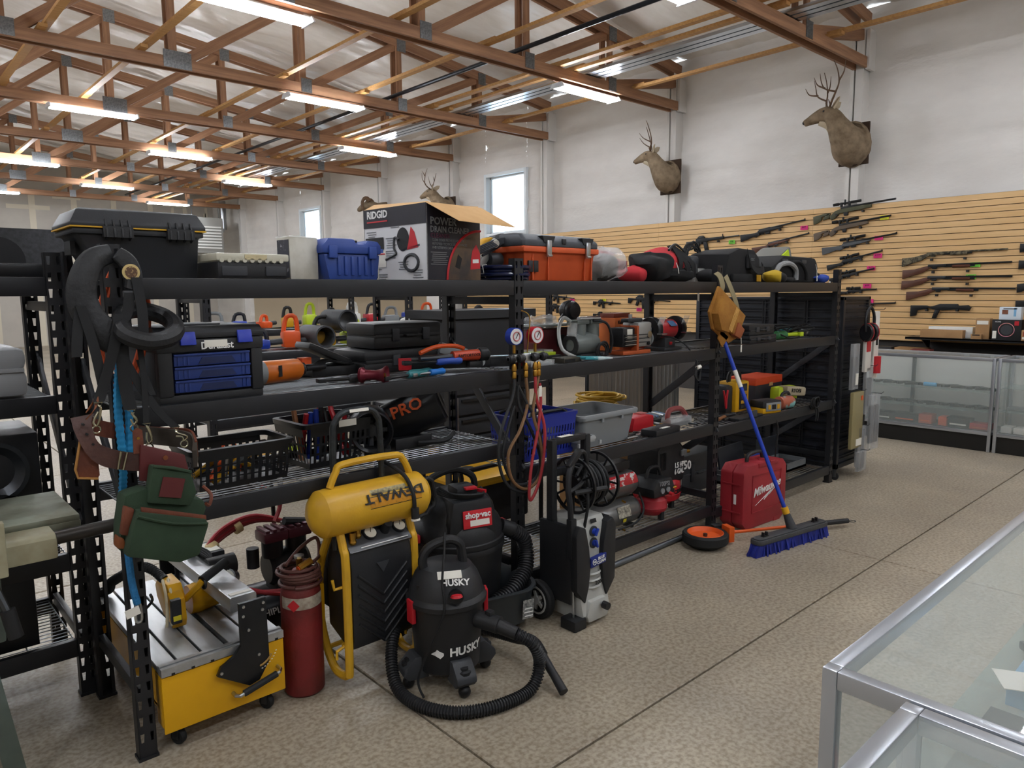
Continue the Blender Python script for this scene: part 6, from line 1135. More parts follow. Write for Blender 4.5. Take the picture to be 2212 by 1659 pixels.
for k in range(8): MB().cyl((-.16+.035*k, -.06, .036), (-.14+.035*k, .06, .04), .009, n=8).obj('bit', random.choice((STL, GRY, M('vial_blue', '6a86a6', .4))), t)
# ---------------- second bay, bottom shelf: compressors
ZB = .172
def twin():
    t = thing('air_compressor', 'silver twin stacked tank compressor on the bottom shelf', 'compressor', (3.47, 2.88, ZB)); g = M('tank_graphite', '6b6c6c', .3, .5)
    for z, y, r in ((.1, -.02, .085), (.275, .0, .082)): MB().lathe([(.001, -.23), (r*.5, -.225), (r*.85, -.2), (r, -.165), (r, .165), (r*.85, .2), (r*.5, .225), (.001, .23)], 28, (-.02, y, z), 'x').obj('tank', g, t)
    a = .5; n = Vector((0, -math.cos(a), math.sin(a))); u_ = (0, math.sin(a), math.cos(a))
    b = MB(); b.grid(lambda p, q: (-.2+.36*p, -.0835*math.cos(.1+q*.9), .275+.0835*math.sin(.1+q*.9)), 2, 8); l = b.obj('tank_label', M('label_redwhite', 'b3242c', .4, col2='d8d4d0', vs=24, lo=.55, hi=.62), t); text('SPEEDAIRE', .02, (-.03, -.085*math.cos(.62), .275+.086*math.sin(.62)), INKW, t, (1, 0, 0), (0, .58, .81), bold=.01)
    plate(t, 'data_plate', M('plate_data', '55534c', .5, col2='b0aa9a', vs=60), (-.0, -.103, .125), (1, 0, 0), (0, .3, .95), .12, .07); plate(t, 'warning_sticker', M('label_yellow', 'd8c832'), (.0, -.1065, .07), (1, 0, 0), (0, -.2, 1), .03, .022)
    for z in (.2, .02): MB().cyl((-.02, -.1, z), (-.02, -.125, z-.005), .007, n=8).obj('drain_valve', BRS, t)
    MB().box(-.2, .12, -.05, .1, .37, .43).obj('pump_shroud', BLK, t, bev=.015); MB().tube([(-.05, -.1, .02), (.1, -.12, .04), (.2, -.1, .1), (.21, -.05, .2)], .007, 7, sm=4).obj('hose', RUB, t); MB().tube([(-.22, 0, .42), (-.28, .0, .44), (-.3, 0, .38)], .014, 8, sm=3).obj('intake', RUB, t)
    for x in (-.15, .1): MB().box(x-.01, x+.01, -.09, .07, 0, .03).obj('foot', DST, t)
twin()
def pancake(label, loc, r, h, cover, txt, col, scale=1.0):
    t = thing('air_compressor', label, 'compressor', loc); m = M('pancake_'+col, col, .35)
    MB().lathe([(.001, .03), (r*.7, .03), (r*.95, .06), (r, h*.5), (r*.99, h*.52), (r*.95, h-.03), (r*.7, h), (.001, h)], 32).obj('tank', m, t); MB().lathe([(r, h*.48), (r*1.012, h*.5), (r, h*.52)], 32).obj('weld_band', m, t)
    for a in (30, 150, 270): x, y = r*.75*math.cos(math.radians(a)), r*.75*math.sin(math.radians(a)); MB().box(x-.015, x+.015, y-.015, y+.015, 0, .06).obj('foot', RUB, t)
    return t, m
t, m = pancake('large red pancake compressor with tall black cover and white lettering', (4.1, 3.0, ZB), .17, .2, 1, 'CENTRAL', 'b01f28')
MB().prism([(-.14, .17), (.15, .17), (.16, .25), (.155, .38), (.1, .44), (.03, .46), (-.1, .47), (-.16, .42), (-.17, .25)], -.13, .14, 'xz').obj('cover', BLK, t, bev=.03)
for k in range(5): MB().box(-.135+.014*k, -.129+.014*k, -.134, -.128, .28, .4).obj('vent', INK, t)
MB().tube([(-.08, 0, .45), (-.06, 0, .5), (.04, 0, .5), (.06, 0, .45)], .013, 8, sm=4).obj('handle', BLK, t); MB().tube([(.04, -.02, .47), (.12, -.08, .45), (.17, -.1, .38)], .007, 7, sm=4).obj('air_line', RUB, t); MB().cyl((.15, -.11, .37), (.2, -.13, .37), .012, n=10).obj('coupler', BRS, t); MB().box(.1, .16, -.14, -.1, .35, .39).obj('gauge_panel', GRY, t, bev=.004)
text('1.5 HP', .036, (.08, -.133, .29), INKW, t, bold=.03, sx=.8); text('6 GAL', .036, (.08, -.133, .245), INKW, t, bold=.03, sx=.8); text('150', .06, (.165, -.125, .27), INKW, t, (.7, -.4, 0), bold=.03, sx=.7)
for ch, d in zip('CENTRAL', (-22, -14, -6, 2, 10, 18, 26)): a = math.radians(-72+d); text(ch, .028, (.172*math.cos(a), .172*math.sin(a), .12), INK, t, (-math.sin(a), math.cos(a), 0), bold=.03)
a = math.radians(-38); plate(t, 'white_label', PAP, (.172*math.cos(a), .172*math.sin(a), .15), (-math.sin(a), math.cos(a), 0), (0, 0, 1), .04, .05)
t, m = pancake('small red pancake compressor with black gauge cover reading 100 psi', (3.83, 2.84, ZB), .105, .16, 1, '', '9c2a33')
MB().prism([(-.1, .16), (.12, .16), (.125, .2), (.09, .27), (-.06, .28), (-.11, .22)], -.1, .1, 'xz').obj('cover', BLK, t, bev=.015); text('100PSI', .03, (-.0, -.103, .245), INKG, t, (1, 0, -.1), (0, .1, 1), bold=.02); MB().tube([(-.06, 0, .27), (-.03, 0, .33), (.06, 0, .33), (.1, 0, .26)], .012, 8, sm=4).obj('handle', BLK, t); MB().cyl((.05, -.11, .175), (.05, -.135, .17), .013, n=10).obj('red_knob', RED, t); MB().cyl((.1, -.09, .2), (.13, -.1, .2), .01, n=8).obj('coupler', BRS, t)
for x in (-.02, .04): MB().cyl((x, -.1, .2), (x, -.108, .2), .018, n=16).obj('gauge', GRY, t)
hardcase('tool_case', 'large dark grey case standing at back of bottom shelf', (4.42, 3.02, .15), .5, .24, .3, .0, .5, M('case_slate', '3a3d40', .45))
# ---------------- third bay: third and bottom shelves
ZQ = .718
def jump():
    t = thing('jump_starter', 'yellow and black portable jump starter with red clamps', 'jump starter', (5.12, 3.02, ZQ)); MB().box(-.1, .1, -.08, .08, 0, .24).obj('body', YEL, t, bev=.02); MB().box(-.05, .06, -.085, -.07, .02, .22).obj('front_panel', BLK, t, bev=.006)
    for k in range(5): MB().box(-.035, .045, -.09, -.083, .03+.036*k, .055+.036*k).obj('panel_button', M('button_amber', 'b98a2a', .5) if k % 2 else DGR, t)
    MB().tube([(-.08, 0, .23), (-.06, 0, .3), (.06, 0, .3), (.08, 0, .23)], .018, 8, sm=3).obj('handle', BLK, t); MB().box(-.2, -.1, -.06, .08, 0, .22).obj('cable_pocket', BLK, t, bev=.03)
    for s in (-1, 1): MB().tube([(-.22, -.07, .05), (-.225+s*.01, -.07, .12), (-.23+s*.03, -.07, .19)], .008, 6).obj('clamp', RED, t)
jump()
small('tool_carton', 'red-topped printed tool carton at back of third bay', 'carton', (5.62, 3.12, ZQ), [('box', MB().box(-.2, .24, -.12, .12, 0, .17), M('carton_black', '24222a', .5, col2='8a2a22', vs=7, lo=.6, hi=.7), .003), ('red_band', MB().box(-.202, .242, -.122, .122, .17, .23), M('band_orange', 'c8451f', .5), .002), ('label', MB().box(.02, .08, -.124, -.12, .15, .18), CRD, 0)])
small('battery_charger', 'yellow and black battery charger with display facing aisle', 'charger', (5.22, 2.8, ZQ), [('base', MB().box(-.1, .1, -.07, .07, 0, .045), YEL, .012), ('top', MB().box(-.1, .1, -.07, .07, .045, .1), BLK, .015), ('face', MB().box(-.07, .09, -.076, -.068, .02, .085), GRY, .008), ('display', MB().box(-.01, .03, -.079, -.075, .035, .07), INK, 0), ('key', MB().box(-.05, -.025, -.079, -.075, .035, .07), YEL, 0), ('key', MB().box(.045, .07, -.079, -.075, .035, .07), YEL, 0)], -.25)
def ryobi():
    t = thing('circular_saw', 'tan and lime tool with printed battery pack', 'tool', (5.66, 2.86, ZQ), rz=-.2); MB().cbox((.05, -.02, .12), (.24, .1, .075), ry=.1).obj('pack', M('canvas_tan', 'a59a82', .7), t, bev=.02); MB().box(-.12, .12, -.03, .07, .03, .16).obj('body', LIM, t, bev=.03); MB().box(-.16, .08, -.05, .08, 0, .06).obj('shoe', BLK, t, bev=.01); text('RYOBI', .03, (.04, -.073, .125), INK, t, (1, 0, -.1), (.1, 0, 1), bold=.02)
ryobi()
small('sanding_tool', 'copper and teal round bodied tool with cord', 'tool', (5.48, 2.77, ZQ), [('body', MB().lathe([(.001, -.09), (.05, -.08), (.055, .05), (.03, .09), (.001, .09)], 16, (0, 0, .055), 'x'), M('copper_teal', 'a85a44', .4, col2='7fb8b8', vs=9, lo=.5, hi=.56), 0), ('handle', MB().tube([(-.06, 0, .09), (-.03, 0, .13), (.03, 0, .13), (.05, 0, .09)], .012, 8, sm=3), BLK, 0)], -.2)
small('plier_pile', 'wooden handled pliers and snips heaped near rack post', 'pliers', (4.72, 2.86, ZQ), [('plier', MB().cyl((-.12, -.03, .015), (.1, .02, .02), .012, n=8), M('wood_handle', '8a5a34'), 0), ('plier', MB().cyl((-.1, .03, .015), (.12, -.02, .03), .011, n=8), BLK, 0), ('plier', MB().cyl((-.08, -.05, .012), (.15, -.04, .012), .01, n=8), DST, 0)])
small('metal_tray', 'black steel tray with open window near front edge', 'tray', (4.88, 2.77, ZQ), [('tray', MB().box(-.18, .16, -.05, .05, 0, .02), BLK, .004), ('window', MB().box(-.04, .06, -.06, -.045, .01, .06), DGR, .004)])
t = thing('coiled_power_cord', 'black power cord coiled and hanging over shelf edge', 'cord', (5.78, 2.68, ZQ))
for k in range(4): MB().tube(coil(.045, .01, 1, 0, 18, (.0, -.01*k, .02+.004*k), ax='y', jit=.004), .006, 6).obj('cord_loop', RUB, t)
for x in (-.015, .02): MB().tube([(x, -.02, 0), (x+.01, -.03, -.06), (x, -.03, -.12)], .006, 6, sm=3).obj('cord_end', RUB, t)
MB().tube([(-.6, .03, .0), (-.58, .0, -.1), (-.6, .0, -.3), (-.59, .02, -.5)], .006, 6, sm=5).obj('hanging_cord', RUB, t)
ZE = .145
def opencase2(label, loc, W, D, rz, tilt, bl=False):
    t = thing('tool_case', label, 'case', loc, rz); g = M('case_midgrey', '6c7073', .5); MB().box(0, W, 0, D, 0, .02).obj('base', g, t)
    f = MB().box(0, W, 0, .012, .0, .07).box(0, W, D-.012, D, 0, .07).box(0, .012, 0, D, 0, .07).box(W-.012, W, 0, D, 0, .07); f.obj('rim', g, t); MB().cbox((W/2, D+.01, .14), (W, .02, .2), rx=-tilt).obj('lid', M('case_dark', '2c3038', .5), t, bev=.006)
    for k in range(4): MB().box(W*.1+W*.2*k, W*.22+W*.2*k, .03, D-.04, .02, .05).obj('insert', BLU if bl and k == 1 else DGR, t, bev=.01)
opencase2('open grey tool case with blue tool on bottom shelf', (5.15, 2.86, ZE), .42, .28, .05, .2, True); opencase2('open grey case with upright dark lid at shelf end', (5.68, 2.84, ZE), .36, .26, 0, .05); opencase2('grey case of fittings at back of bottom shelf', (4.98, 3.0, ZE+.0), .14, .2, 0, .9)
small('corded_drill', 'blue corded drill resting in the grey case', 'drill', (5.42, 2.98, ZE+.1), [('body', MB().cyl((-.1, 0, .03), (.09, 0, .05), .035, n=14), M('drill_blue', '24429a', .45), 0), ('grip', MB().cyl((-.06, 0, .04), (-.1, -.09, .02), .025, n=12), M('drill_blue', '24429a'), 0), ('chuck', MB().cyl((.09, 0, .05), (.15, 0, .055), .02, .012, n=10), DST, 0)])
small('wedge_block', 'small bright red plastic wedge at front of bottom shelf', 'wedge', (5.22, 2.74, ZE), [('wedge', MB().prism([(-.05, 0), (.06, 0), (.06, .03)], -.03, .03, 'xz'), RED, .003)])
# ---------------- rolling grid gondola at the end of the rack
def gondola():
    t = thing('gridwall_gondola', 'black rolling slat gondola display with hanging merchandise at rack end', 'display rack', (6.29, 2.7, 0)); W, D, H = .52, 1.42, 1.6; gm = M('gondola_black', '14161c', .4)
    for x in (0, W):
        for y in (0, D): MB().box(x-.02, x+.02, y-.02, y+.02, .1, H).obj('corner_post', gm, t, bev=.003); caster(t, x, y, .035, .02, .3, .03)
    for x in (0.004, W-.004): MB().box(x-.004, x+.004, .02, D-.02, .14, H-.02).obj('back_panel', M('gondola_panel', '23262f', .45), t)
    for k in range(19):
        z = .18+.076*k
        for s, x in ((-1, -.012), (1, W+.012)): MB().box(x-.005, x+.005, .02, D-.02, z-.004, z+.004).box(x-.005, x+.005, .02, D-.02, z+.02, z+.028).obj('slat_rail', gm, t)
        for y in (-.012, D+.012): MB().box(.02, W-.02, y-.005, y+.005, z-.004, z+.004).box(.02, W-.02, y-.005, y+.005, z+.02, z+.028).obj('slat_rail', gm, t)
    for y in (.3, .7, 1.1): MB().box(-.018, -.012, y-.006, y+.006, .14, H).box(-.018, -.012, y+.02, y+.03, .14, H).obj('upright_rod', gm, t)
    MB().box(-.02, W+.02, -.02, D+.02, H-.03, H).obj('top_rail', gm, t, bev=.004); MB().box(-.01, W+.01, .0, .008, .14, H-.03).obj('end_panel', M('gondola_panel', '23262f'), t); MB().box(-.02, W+.02, -.02, D+.02, .1, .14).obj('bottom_rail', gm, t)
gondola()
def hang(label, x, z, w, h, mat, y=2.62, name='blister_pack', hook=True, extra=(), d=.03):
    t = thing(name, label, 'package', (x, y, z), group='packages hung on gondola'); MB().box(-w/2, w/2, -d/2, d/2, -h, 0).obj('pack', mat, t, bev=.006)
    MB().tube([(0, .08, .012), (0, -.06, .012), (0, -.075, .03)], .003, 5).obj('peg_hook', DST, t)
    for nm, b, m in extra: b.obj(nm, m, t)
clam = M('clamshell', 'c9ccd0', .15, alpha=.4)
def muffs():
    t = thing('ear_muffs', 'black ear muffs with red stripes hanging at top of gondola', 'ear muffs', (6.58, 2.58, 1.42)); MB().tube([(-.08, 0, -.12), (-.09, 0, 0), (0, 0, .09), (.09, 0, 0), (.08, 0, -.12)], .012, 8, sm=5).obj('headband', BLK, t)
    for s in (-1, 1): MB().lathe([(.001, 0), (.05, 0), (.06, .012), (.06, .04), (.045, .05), (.001, .05)], 18, (s*.03-(.05 if s < 0 else 0), 0, -.13), 'x', sy=1.3).obj('ear_cup', BLK2, t); MB().lathe([(.061, .02), (.064, .024), (.061, .028)], 18, (s*.03-(.05 if s < 0 else 0), 0, -.13), 'x', sy=1.3).obj('stripe', RED, t)
    MB().tube([(0, .1, .1), (0, -.04, .1)], .003, 5).obj('peg_hook', DST, t)
muffs()
hang('long clamshell holder pack, upper left of gondola end', 6.4, 1.2, .13, .4, clam, extra=(('insert', MB().box(-.045, .045, -.008, .01, -.38, -.12), BLK), ('label', MB().box(.0, .05, -.018, -.012, -.36, -.26), PAP)))
hang('red and white carded pack below the ear muffs', 6.6, 1.22, .12, .28, M('card_white', 'd8d6d0', .5), 2.6, extra=(('red_panel', MB().box(-.05, .03, -.02, -.014, -.1, -.01), RED),)); hang('white and red bottle pack at outer edge of gondola', 6.76, 1.47, .1, .6, M('card_pale', 'dedcd6', .5), 2.6, extra=(('red_bottle', MB().cyl((0, -.02, -.55), (0, -.02, -.4), .04, n=14), RED), ('black_strip', MB().box(-.015, .015, -.022, -.015, -.3, -.16), INK)))
hang('grey clamshell with dark clip insert, middle of gondola', 6.66, .98, .16, .42, clam, 2.6, extra=(('insert', MB().box(-.05, .05, -.008, .012, -.35, -.1), BLK2),)); hang('olive holster in clear clamshell with orange price dot', 6.44, .78, .22, .5, M('clam_olive', 'a89c72', .25, alpha=.75), 2.6, extra=(('holster', MB().prism([(-.06, -.44), (.07, -.44), (.07, -.22), (.0, -.18), (-.06, -.28)], -.014, .01, 'xz'), M('olive_dark', '3c3a2a', .6)), ('price_dot', MB().box(.05, .08, -.02, -.015, -.08, -.04), ORG), ('label', MB().box(-.02, .09, -.02, -.015, -.48, -.42), PAP)))
hang('paired dark holsters in clear bags, lower edge of gondola', 6.74, .73, .2, .5, clam, 2.57, extra=(('insert', MB().box(-.08, -.01, -.008, .012, -.44, -.1), BLK2), ('insert', MB().box(.02, .085, -.008, .012, -.44, -.1), BLK2))); hang('long clear pouch with black insert near floor', 6.56, .46, .17, .36, clam, 2.6, extra=(('insert', MB().box(-.05, .06, -.008, .012, -.34, -.03), BLK2),)); hang('rounded clear pouch nearest the floor on gondola', 6.55, .24, .17, .18, clam, 2.585, extra=(('insert', MB().box(-.05, .05, -.008, .012, -.16, -.02), BLK2),))
ORD = ['leftmost', 'second', 'third', 'fourth', 'fifth', 'sixth', 'seventh', 'eighth', 'ninth', 'tenth', 'eleventh', 'twelfth', 'thirteenth', 'fourteenth', 'fifteenth']
# ---------------- long guns on the slat wall ----------------
gb = M('gun_black', '1b1c1e', .4, .3); gs = M('gun_steel', '3c3f42', .3, .8); wd = M('walnut', '4a2a1c', .4, col2='5c3524', vs=9, sc=(1, .5, 6)); od = M('olive_drab', '45452f', .6); fde = M('dark_earth', '5a4c3e', .6); gry2 = M('stock_grey', '4c4f52', .6); camo = M('camo', '6b624c', .7, col2='2e2a20', vs=26, lo=.42, hi=.55)
def gun(label, a, b, style, stock, scope=0, act=gb, sling=False):
    t = thing('long_gun', label, 'rifle' if style != 'shot' else 'shotgun', (10.49, a[0], a[1]), group='long guns on slat wall')
    d = Vector((0, b[0]-a[0], b[1]-a[1])); L = d.length; d.normalize(); u = Vector((0, -d.z, d.y)) if d.y < 0 else Vector((0, -d.z, d.y)); u = Vector((0, d.z, -d.y)) if d.y < 0 else u
    def pr(pts, nm, m, th=.03, n0=0): q = MB(); frame(q, (0, 0, 0), tuple(d), tuple(u)); q.prism([(x*L, y*L) for x, y in pts], n0-th/2, n0+th/2, 'xy'); return q.obj(nm, m, t, bev=.004)
    def cy(x0, x1, y, r, nm, m, y1=None): q = MB(); frame(q, (0, 0, 0), tuple(d), tuple(u)); q.cyl((x0*L, y*L, 0), (x1*L, (y if y1 is None else y1)*L, 0), r, n=10); return q.obj(nm, m, t)
    top = .0
    if style == 'sport':
        pr([(0, -.05), (0, .055), (.05, .05), (.24, .035), (.3, .045), (.33, .03), (.3, -.01), (.25, -.03), (.2, -.015), (.1, -.035)], 'stock', stock); pr([(.28, .055), (.5, .055), (.66, .045), (.66, .03), (.5, .015), (.3, .01)], 'forearm', stock, .035); pr([(.3, .045), (.48, .045), (.48, .075), (.3, .075)], 'receiver', act); cy(.46, 1, .062, .011, 'barrel', gs); pr([(.31, .012), (.38, .012), (.37, -.008), (.32, -.008)], 'trigger_guard', act, .012); pr([(.39, .015), (.47, .018), (.465, -.015), (.4, -.015)], 'magazine', act, .022)
        cy(.985, 1.0, .075, .006, 'front_sight', act, .08)
    elif style == 'chassis':
        pr([(0, -.07), (0, .03), (.13, .045), (.2, .045), (.21, .02), (.11, .01), (.1, -.03), (.05, -.06)], 'stock', stock); pr([(.12, -.035), (.2, -.02), (.22, .04), (.16, .03)], 'stock_spar', stock); pr([(.21, .0), (.28, .055), (.34, .07), (.6, .075), (.72, .07), (.72, .035), (.55, .025), (.33, .02), (.28, -.03), (.23, -.05)], 'chassis', stock, .035); pr([(.35, .07), (.52, .07), (.52, .095), (.35, .095)], 'receiver', act); cy(.5, 1, .085, .013, 'barrel', gs); pr([(.38, .025), (.44, .025), (.435, -.02), (.39, -.02)], 'magazine', act, .024)
    elif style == 'shot':
        pr([(0, -.06), (0, .035), (.12, .04), (.2, .06), (.26, .075), (.28, .05), (.24, .03), (.2, .0), (.12, -.02)], 'stock', stock); pr([(.25, .055), (.42, .055), (.42, .085), (.25, .085)], 'receiver', act, .034); cy(.4, 1, .077, .0115, 'barrel', gs if stock is not camo else camo); cy(.4, .68, .06, .012, 'magazine_tube', gs); cy(.48, .64, .058, .02, 'fore_end', stock); pr([(.28, .055), (.34, .055), (.33, .035), (.29, .035)], 'trigger_guard', act, .012)
    elif style == 'ar':
        pr([(0, -.05), (0, .055), (.1, .055), (.2, .05), (.2, .03), (.1, .02), (.06, -.05)], 'stock', act); pr([(.18, .02), (.42, .02), (.42, .085), (.2, .085)], 'receiver', act, .04); pr([(.42, .03), (.72, .035), (.72, .075), (.42, .08)], 'handguard', act, .045); cy(.7, 1, .055, .011, 'barrel', gs); pr([(.22, .02), (.27, .02), (.24, -.09), (.19, -.08)], 'pistol_grip', act); pr([(.33, .02), (.4, .02), (.43, -.12), (.36, -.13)], 'magazine', act, .024); pr([(.22, .085), (.36, .085), (.36, .1), (.33, .13), (.26, .13), (.22, .1)], 'optic', act, .03); pr([(.69, .07), (.71, .07), (.705, .12), (.695, .12)], 'front_sight', act, .012)
    elif style == 'stockonly':
        pr([(0, -.12), (0, .09), (.28, .09), (.33, .06), (.28, .03), (.12, .0), (.1, -.1)], 'butt', stock); pr([(.3, .05), (.5, .12), (.78, .12), (.8, .09), (.95, .1), (1, .06), (.97, .0), (.75, .02), (.55, .0), (.38, .02)], 'fore_stock', stock, .04); pr([(.42, .02), (.5, .02), (.44, -.15), (.37, -.15)], 'pistol_grip', stock)
    if scope:
        y = .115 if style == 'sport' else .135; cy(.28, .56, y, .014, 'scope', gb); cy(.26, .33, y, .02, 'scope_eyepiece', gb); cy(.48, .6, y, .018, 'scope_objective', gb); cy(.4, .41, y-.02, .012, 'scope_turret', gb, y+.045)
        for x in (.36, .46): pr([(x-.012, y-.04), (x+.012, y-.04), (x+.012, y+.014), (x-.012, y+.014)], 'scope_ring', gb, .03)
    if sling: q = MB(); frame(q, (0, 0, 0), tuple(d), tuple(u)); q.tube([(.1*L, -.03*L, .01), (.2*L, -.1*L, .02), (.45*L, -.02*L, .02), (.62*L, .02*L, .01)], .006, 6, sm=4); q.obj('sling', M('sling', '4a3c2c', .8), t)
    for x in (.3, .62) if style != 'stockonly' else (.28, .78): q = MB(); frame(q, (0, 0, 0), tuple(d), tuple(u)); q.box(x*L-.012, x*L+.012, -.01, .02, -.035, .03); q.box(x*L-.01, x*L+.01, -.05, -.0, -.04, -.03); q.obj('wall_bracket', BLK, t)
    return t
gun('olive chassis rifle with scope, topmost on slat wall', (4.98, 2.68), (3.857, 2.77), 'chassis', od, 1); gun('brown stocked scoped rifle second from top', (4.965, 2.44), (3.905, 2.56), 'chassis', fde, 1); gun('grey stocked scoped rifle third from top', (4.83, 2.21), (3.817, 2.345), 'sport', gry2, 1); gun('black scoped rifle fourth from top, white tag on scope', (4.748, 1.97), (3.99, 2.14), 'sport', gb, 1); gun('black scoped rifle partly behind rack corner', (4.707, 1.79), (4.086, 1.91), 'sport', gb, 1); gun('black scoped rifle just above gondola top', (4.6, 1.61), (4.047, 1.63), 'sport', gb, 1); gun('rifle whose barrel shows right of gondola', (4.65, 1.39), (3.79, 1.425), 'sport', gb)
gun('black military style rifle with pink tag, upper left', (6.141, 2.47), (5.094, 2.62), 'sport', gb); gun('wooden service rifle with sling below black one', (5.936, 2.27), (5.029, 2.43), 'sport', wd, 0, gs, True); gun('dark carbine with green tag above canvas bags', (7.142, 2.42), (6.168, 2.47), 'ar', gb)
gun('camouflage pump shotgun, top of right group', (3.74, 2.03), (2.543, 2.045), 'shot', camo, 0, camo); gun('walnut pump shotgun with blued receiver, second of right group', (3.726, 1.87), (2.489, 1.885), 'shot', wd); gun('walnut pump shotgun third of right group', (3.73, 1.73), (2.478, 1.71), 'shot', wd, 0, gs); gun('walnut pump shotgun lowest of right group', (3.664, 1.585), (2.435, 1.565), 'shot', wd, 0, gs); gun('bare black folding stock below shotguns', (3.6, 1.385), (2.889, 1.385), 'stockonly', gb)
gun('black carbine seen between gauges and respirator', (10.434, 1.35), (9.7, 1.33), 'ar', gb); gun('black carbine right of rack post below the bags', (8.362, 1.5), (7.455, 1.44), 'ar', gb); gun('short carbine beside yellow price card', (9.2, 1.45), (8.55, 1.41), 'ar', gb); gun('short carbine low behind face shield', (9.2, 1.22), (8.6, 1.2), 'ar', gb); gun('carbine tucked under the top beam at left', (10.4, 1.56), (9.7, 1.5), 'ar', gb)
for k, (z, m, s) in enumerate(((2.14, gb, 'sport'), (1.94, gb, 'sport'), (1.68, gb, 'chassis'), (1.46, gb, 'sport'))): gun(f'black butt stock cut off at right edge of photo, {["highest", "second", "third", "lowest"][k]}', (2.42-.0*k, z), (1.4, z+.02), s, m)
# price cards
pk, gn, yl = M('card_pink', 'd8287a', .6), M('card_green', '6fbf3c', .6), M('card_yellow', 'd8d82c', .6)
CARDS = [(1910, 461, 4.0, 2.63, yl, '$899', 'below the olive rifle'), (0, 0, 4.06, 2.36, pk, '$1099', 'second down'), (0, 0, 4.06, 2.12, pk, '$1099', 'third down'), (0, 0, 4.14, 1.955, pk, '$699', 'fourth down'), (0, 0, 4.18, 1.71, pk, '$399', 'beside rack corner'), (0, 0, 4.14, 1.5, pk, '$59', 'above ear muffs'), (0, 0, 5.12, 2.57, pk, '$499', 'below the black rifle'), (0, 0, 6.3, 2.43, gn, '$900', 'above canvas bags'), (0, 0, 2.88, 1.96, gn, '$399', 'under the camouflage shotgun'), (0, 0, 2.92, 1.81, gn, '$299', 'under second shotgun'), (0, 0, 9.75, 1.5, pk, '$799', 'left of rack post under beam'), (0, 0, 8.95, 1.5, yl, '$650', 'under beam near respirator'), (0, 0, 8.12, 1.34, pk, '$450', 'behind rack post'), (0, 0, 5.12, 1.52, pk, '$1099', 'below top beam near bags')]
for k, (_, _, y, z, m, s, w_) in enumerate(CARDS):
    t = thing('price_card', f'{ {pk.name: "pink", gn.name: "green", yl.name: "yellow"}[m.name] } handwritten price card {w_}', 'price card', (10.495, y, z), group='price cards on slat wall'); MB().box(-.003, .003, -.055, .055, -.03, .03).obj('card', m, t); text(s, .022, (-.004, 0, .01), INK, t, (0, -1, 0), (0, 0, 1)); plate(t, 'writing_line', INK, (-.004, 0, -.016), (0, -1, 0), (0, 0, 1), .08, .003, .001)
# black wall shelf with boxes
t = thing('wall_shelf', 'long black shelf under the slat wall holding cartons', 'shelf', (10.3, 2.4, 1.03)); MB().box(-.18, .2, -2.6, 1.12, 0, .02).obj('board', BLK2, t, bev=.003); MB().box(-.18, -.17, -2.6, 1.12, -.01, .022).obj('front_lip', BLK2, t)
for y in (.95, -.2, -1.5): MB().prism([(-.12, 0), (.2, 0), (.2, -.16)], y-.006, y+.006, 'xz').obj('bracket', BLK2, t)
def bx(name, label, x, y, z, w, d, h, m, parts=()):
    t = thing(name, label, 'box', (x, y, z)); MB().box(-d/2, d/2, -w/2, w/2, 0, h).obj('box', m, t, bev=.002)
    for nm, yy, zz, ww, hh, mm in parts: plate(t, nm, mm, (-d/2-.0015, yy, zz), (0, -1, 0), (0, 0, 1), ww, hh)
    return t
zs = 1.051; kb = M('kraft_box', 'a8835a', .75, col2='9c774f', vs=6)
bx('long_carton', 'long brown carton lying on black wall shelf', 10.2, 3.11, zs, .48, .12, .1, kb); bx('white_carton', 'long white carton behind the brown one', 10.34, 3.05, zs, .5, .12, .135, WHT); bx('tall_carton', 'upright brown carton with white label', 10.27, 2.68, zs, .15, .12, .25, kb, (('label', 0, .2, .12, .045, PAP),)); bx('small_carton', 'small open brown box before upright carton', 10.16, 2.72, zs, .11, .07, .06, kb, (('dark_gap', 0, .05, .08, .012, INK),))
t = bx('speaker_carton', 'black carton printed with a glowing ring', 10.25, 2.42, zs, .3, .16, .24, INK, (('white_tag', .12, .06, .04, .09, PAP), ('red_corner', -.1, .2, .045, .05, RED))); b = MB(); b.tube([(-.082, .08*math.cos(a), .12+.08*math.sin(a)) for a in [k*PI/12 for k in range(24)]], .004, 6, closed=True); b.obj('printed_ring', M('ring_glow', 'd88aa8', .5, col2='e0a050', vs=6), t); text('HOME', .015, (-.082, .09, .215), INKW, t, (0, -1, 0)); MB().cyl((-.0815, 0, .12), (-.0825, 0, .12), .06, n=24).obj('printed_speaker', DGR, t)
t = bx('white_game_carton', 'white and blue carton standing on the black one', 10.25, 2.4, zs+.241, .22, .12, .15, M('carton_ice', 'd5e0ea', .5), (('picture', .05, .09, .06, .05, M('pic_brown', '7a4a36', .5)), ('streak', -.05, .09, .025, .1, M('pic_blue', '7fb2d8', .5)), ('title', .0, .13, .14, .012, INKG)))
for k, (y, z) in enumerate(((2.05, 0), (2.02, .13), (1.55, 0), (1.5, .13))): bx('pistol_carton', f'brown printed carton with red corner mark, {["lower left", "upper left", "lower right", "upper right"][k]} of four', 10.24, y, zs+z, .42, .2, .125, kb, (('red_corner', .15, .08, .09, .05, M('corner_rust', '8a3a26', .6)), ('white_strip', .14, .03, .12, .025, PAP), ('print', -.05, .07, .16, .04, INK)))
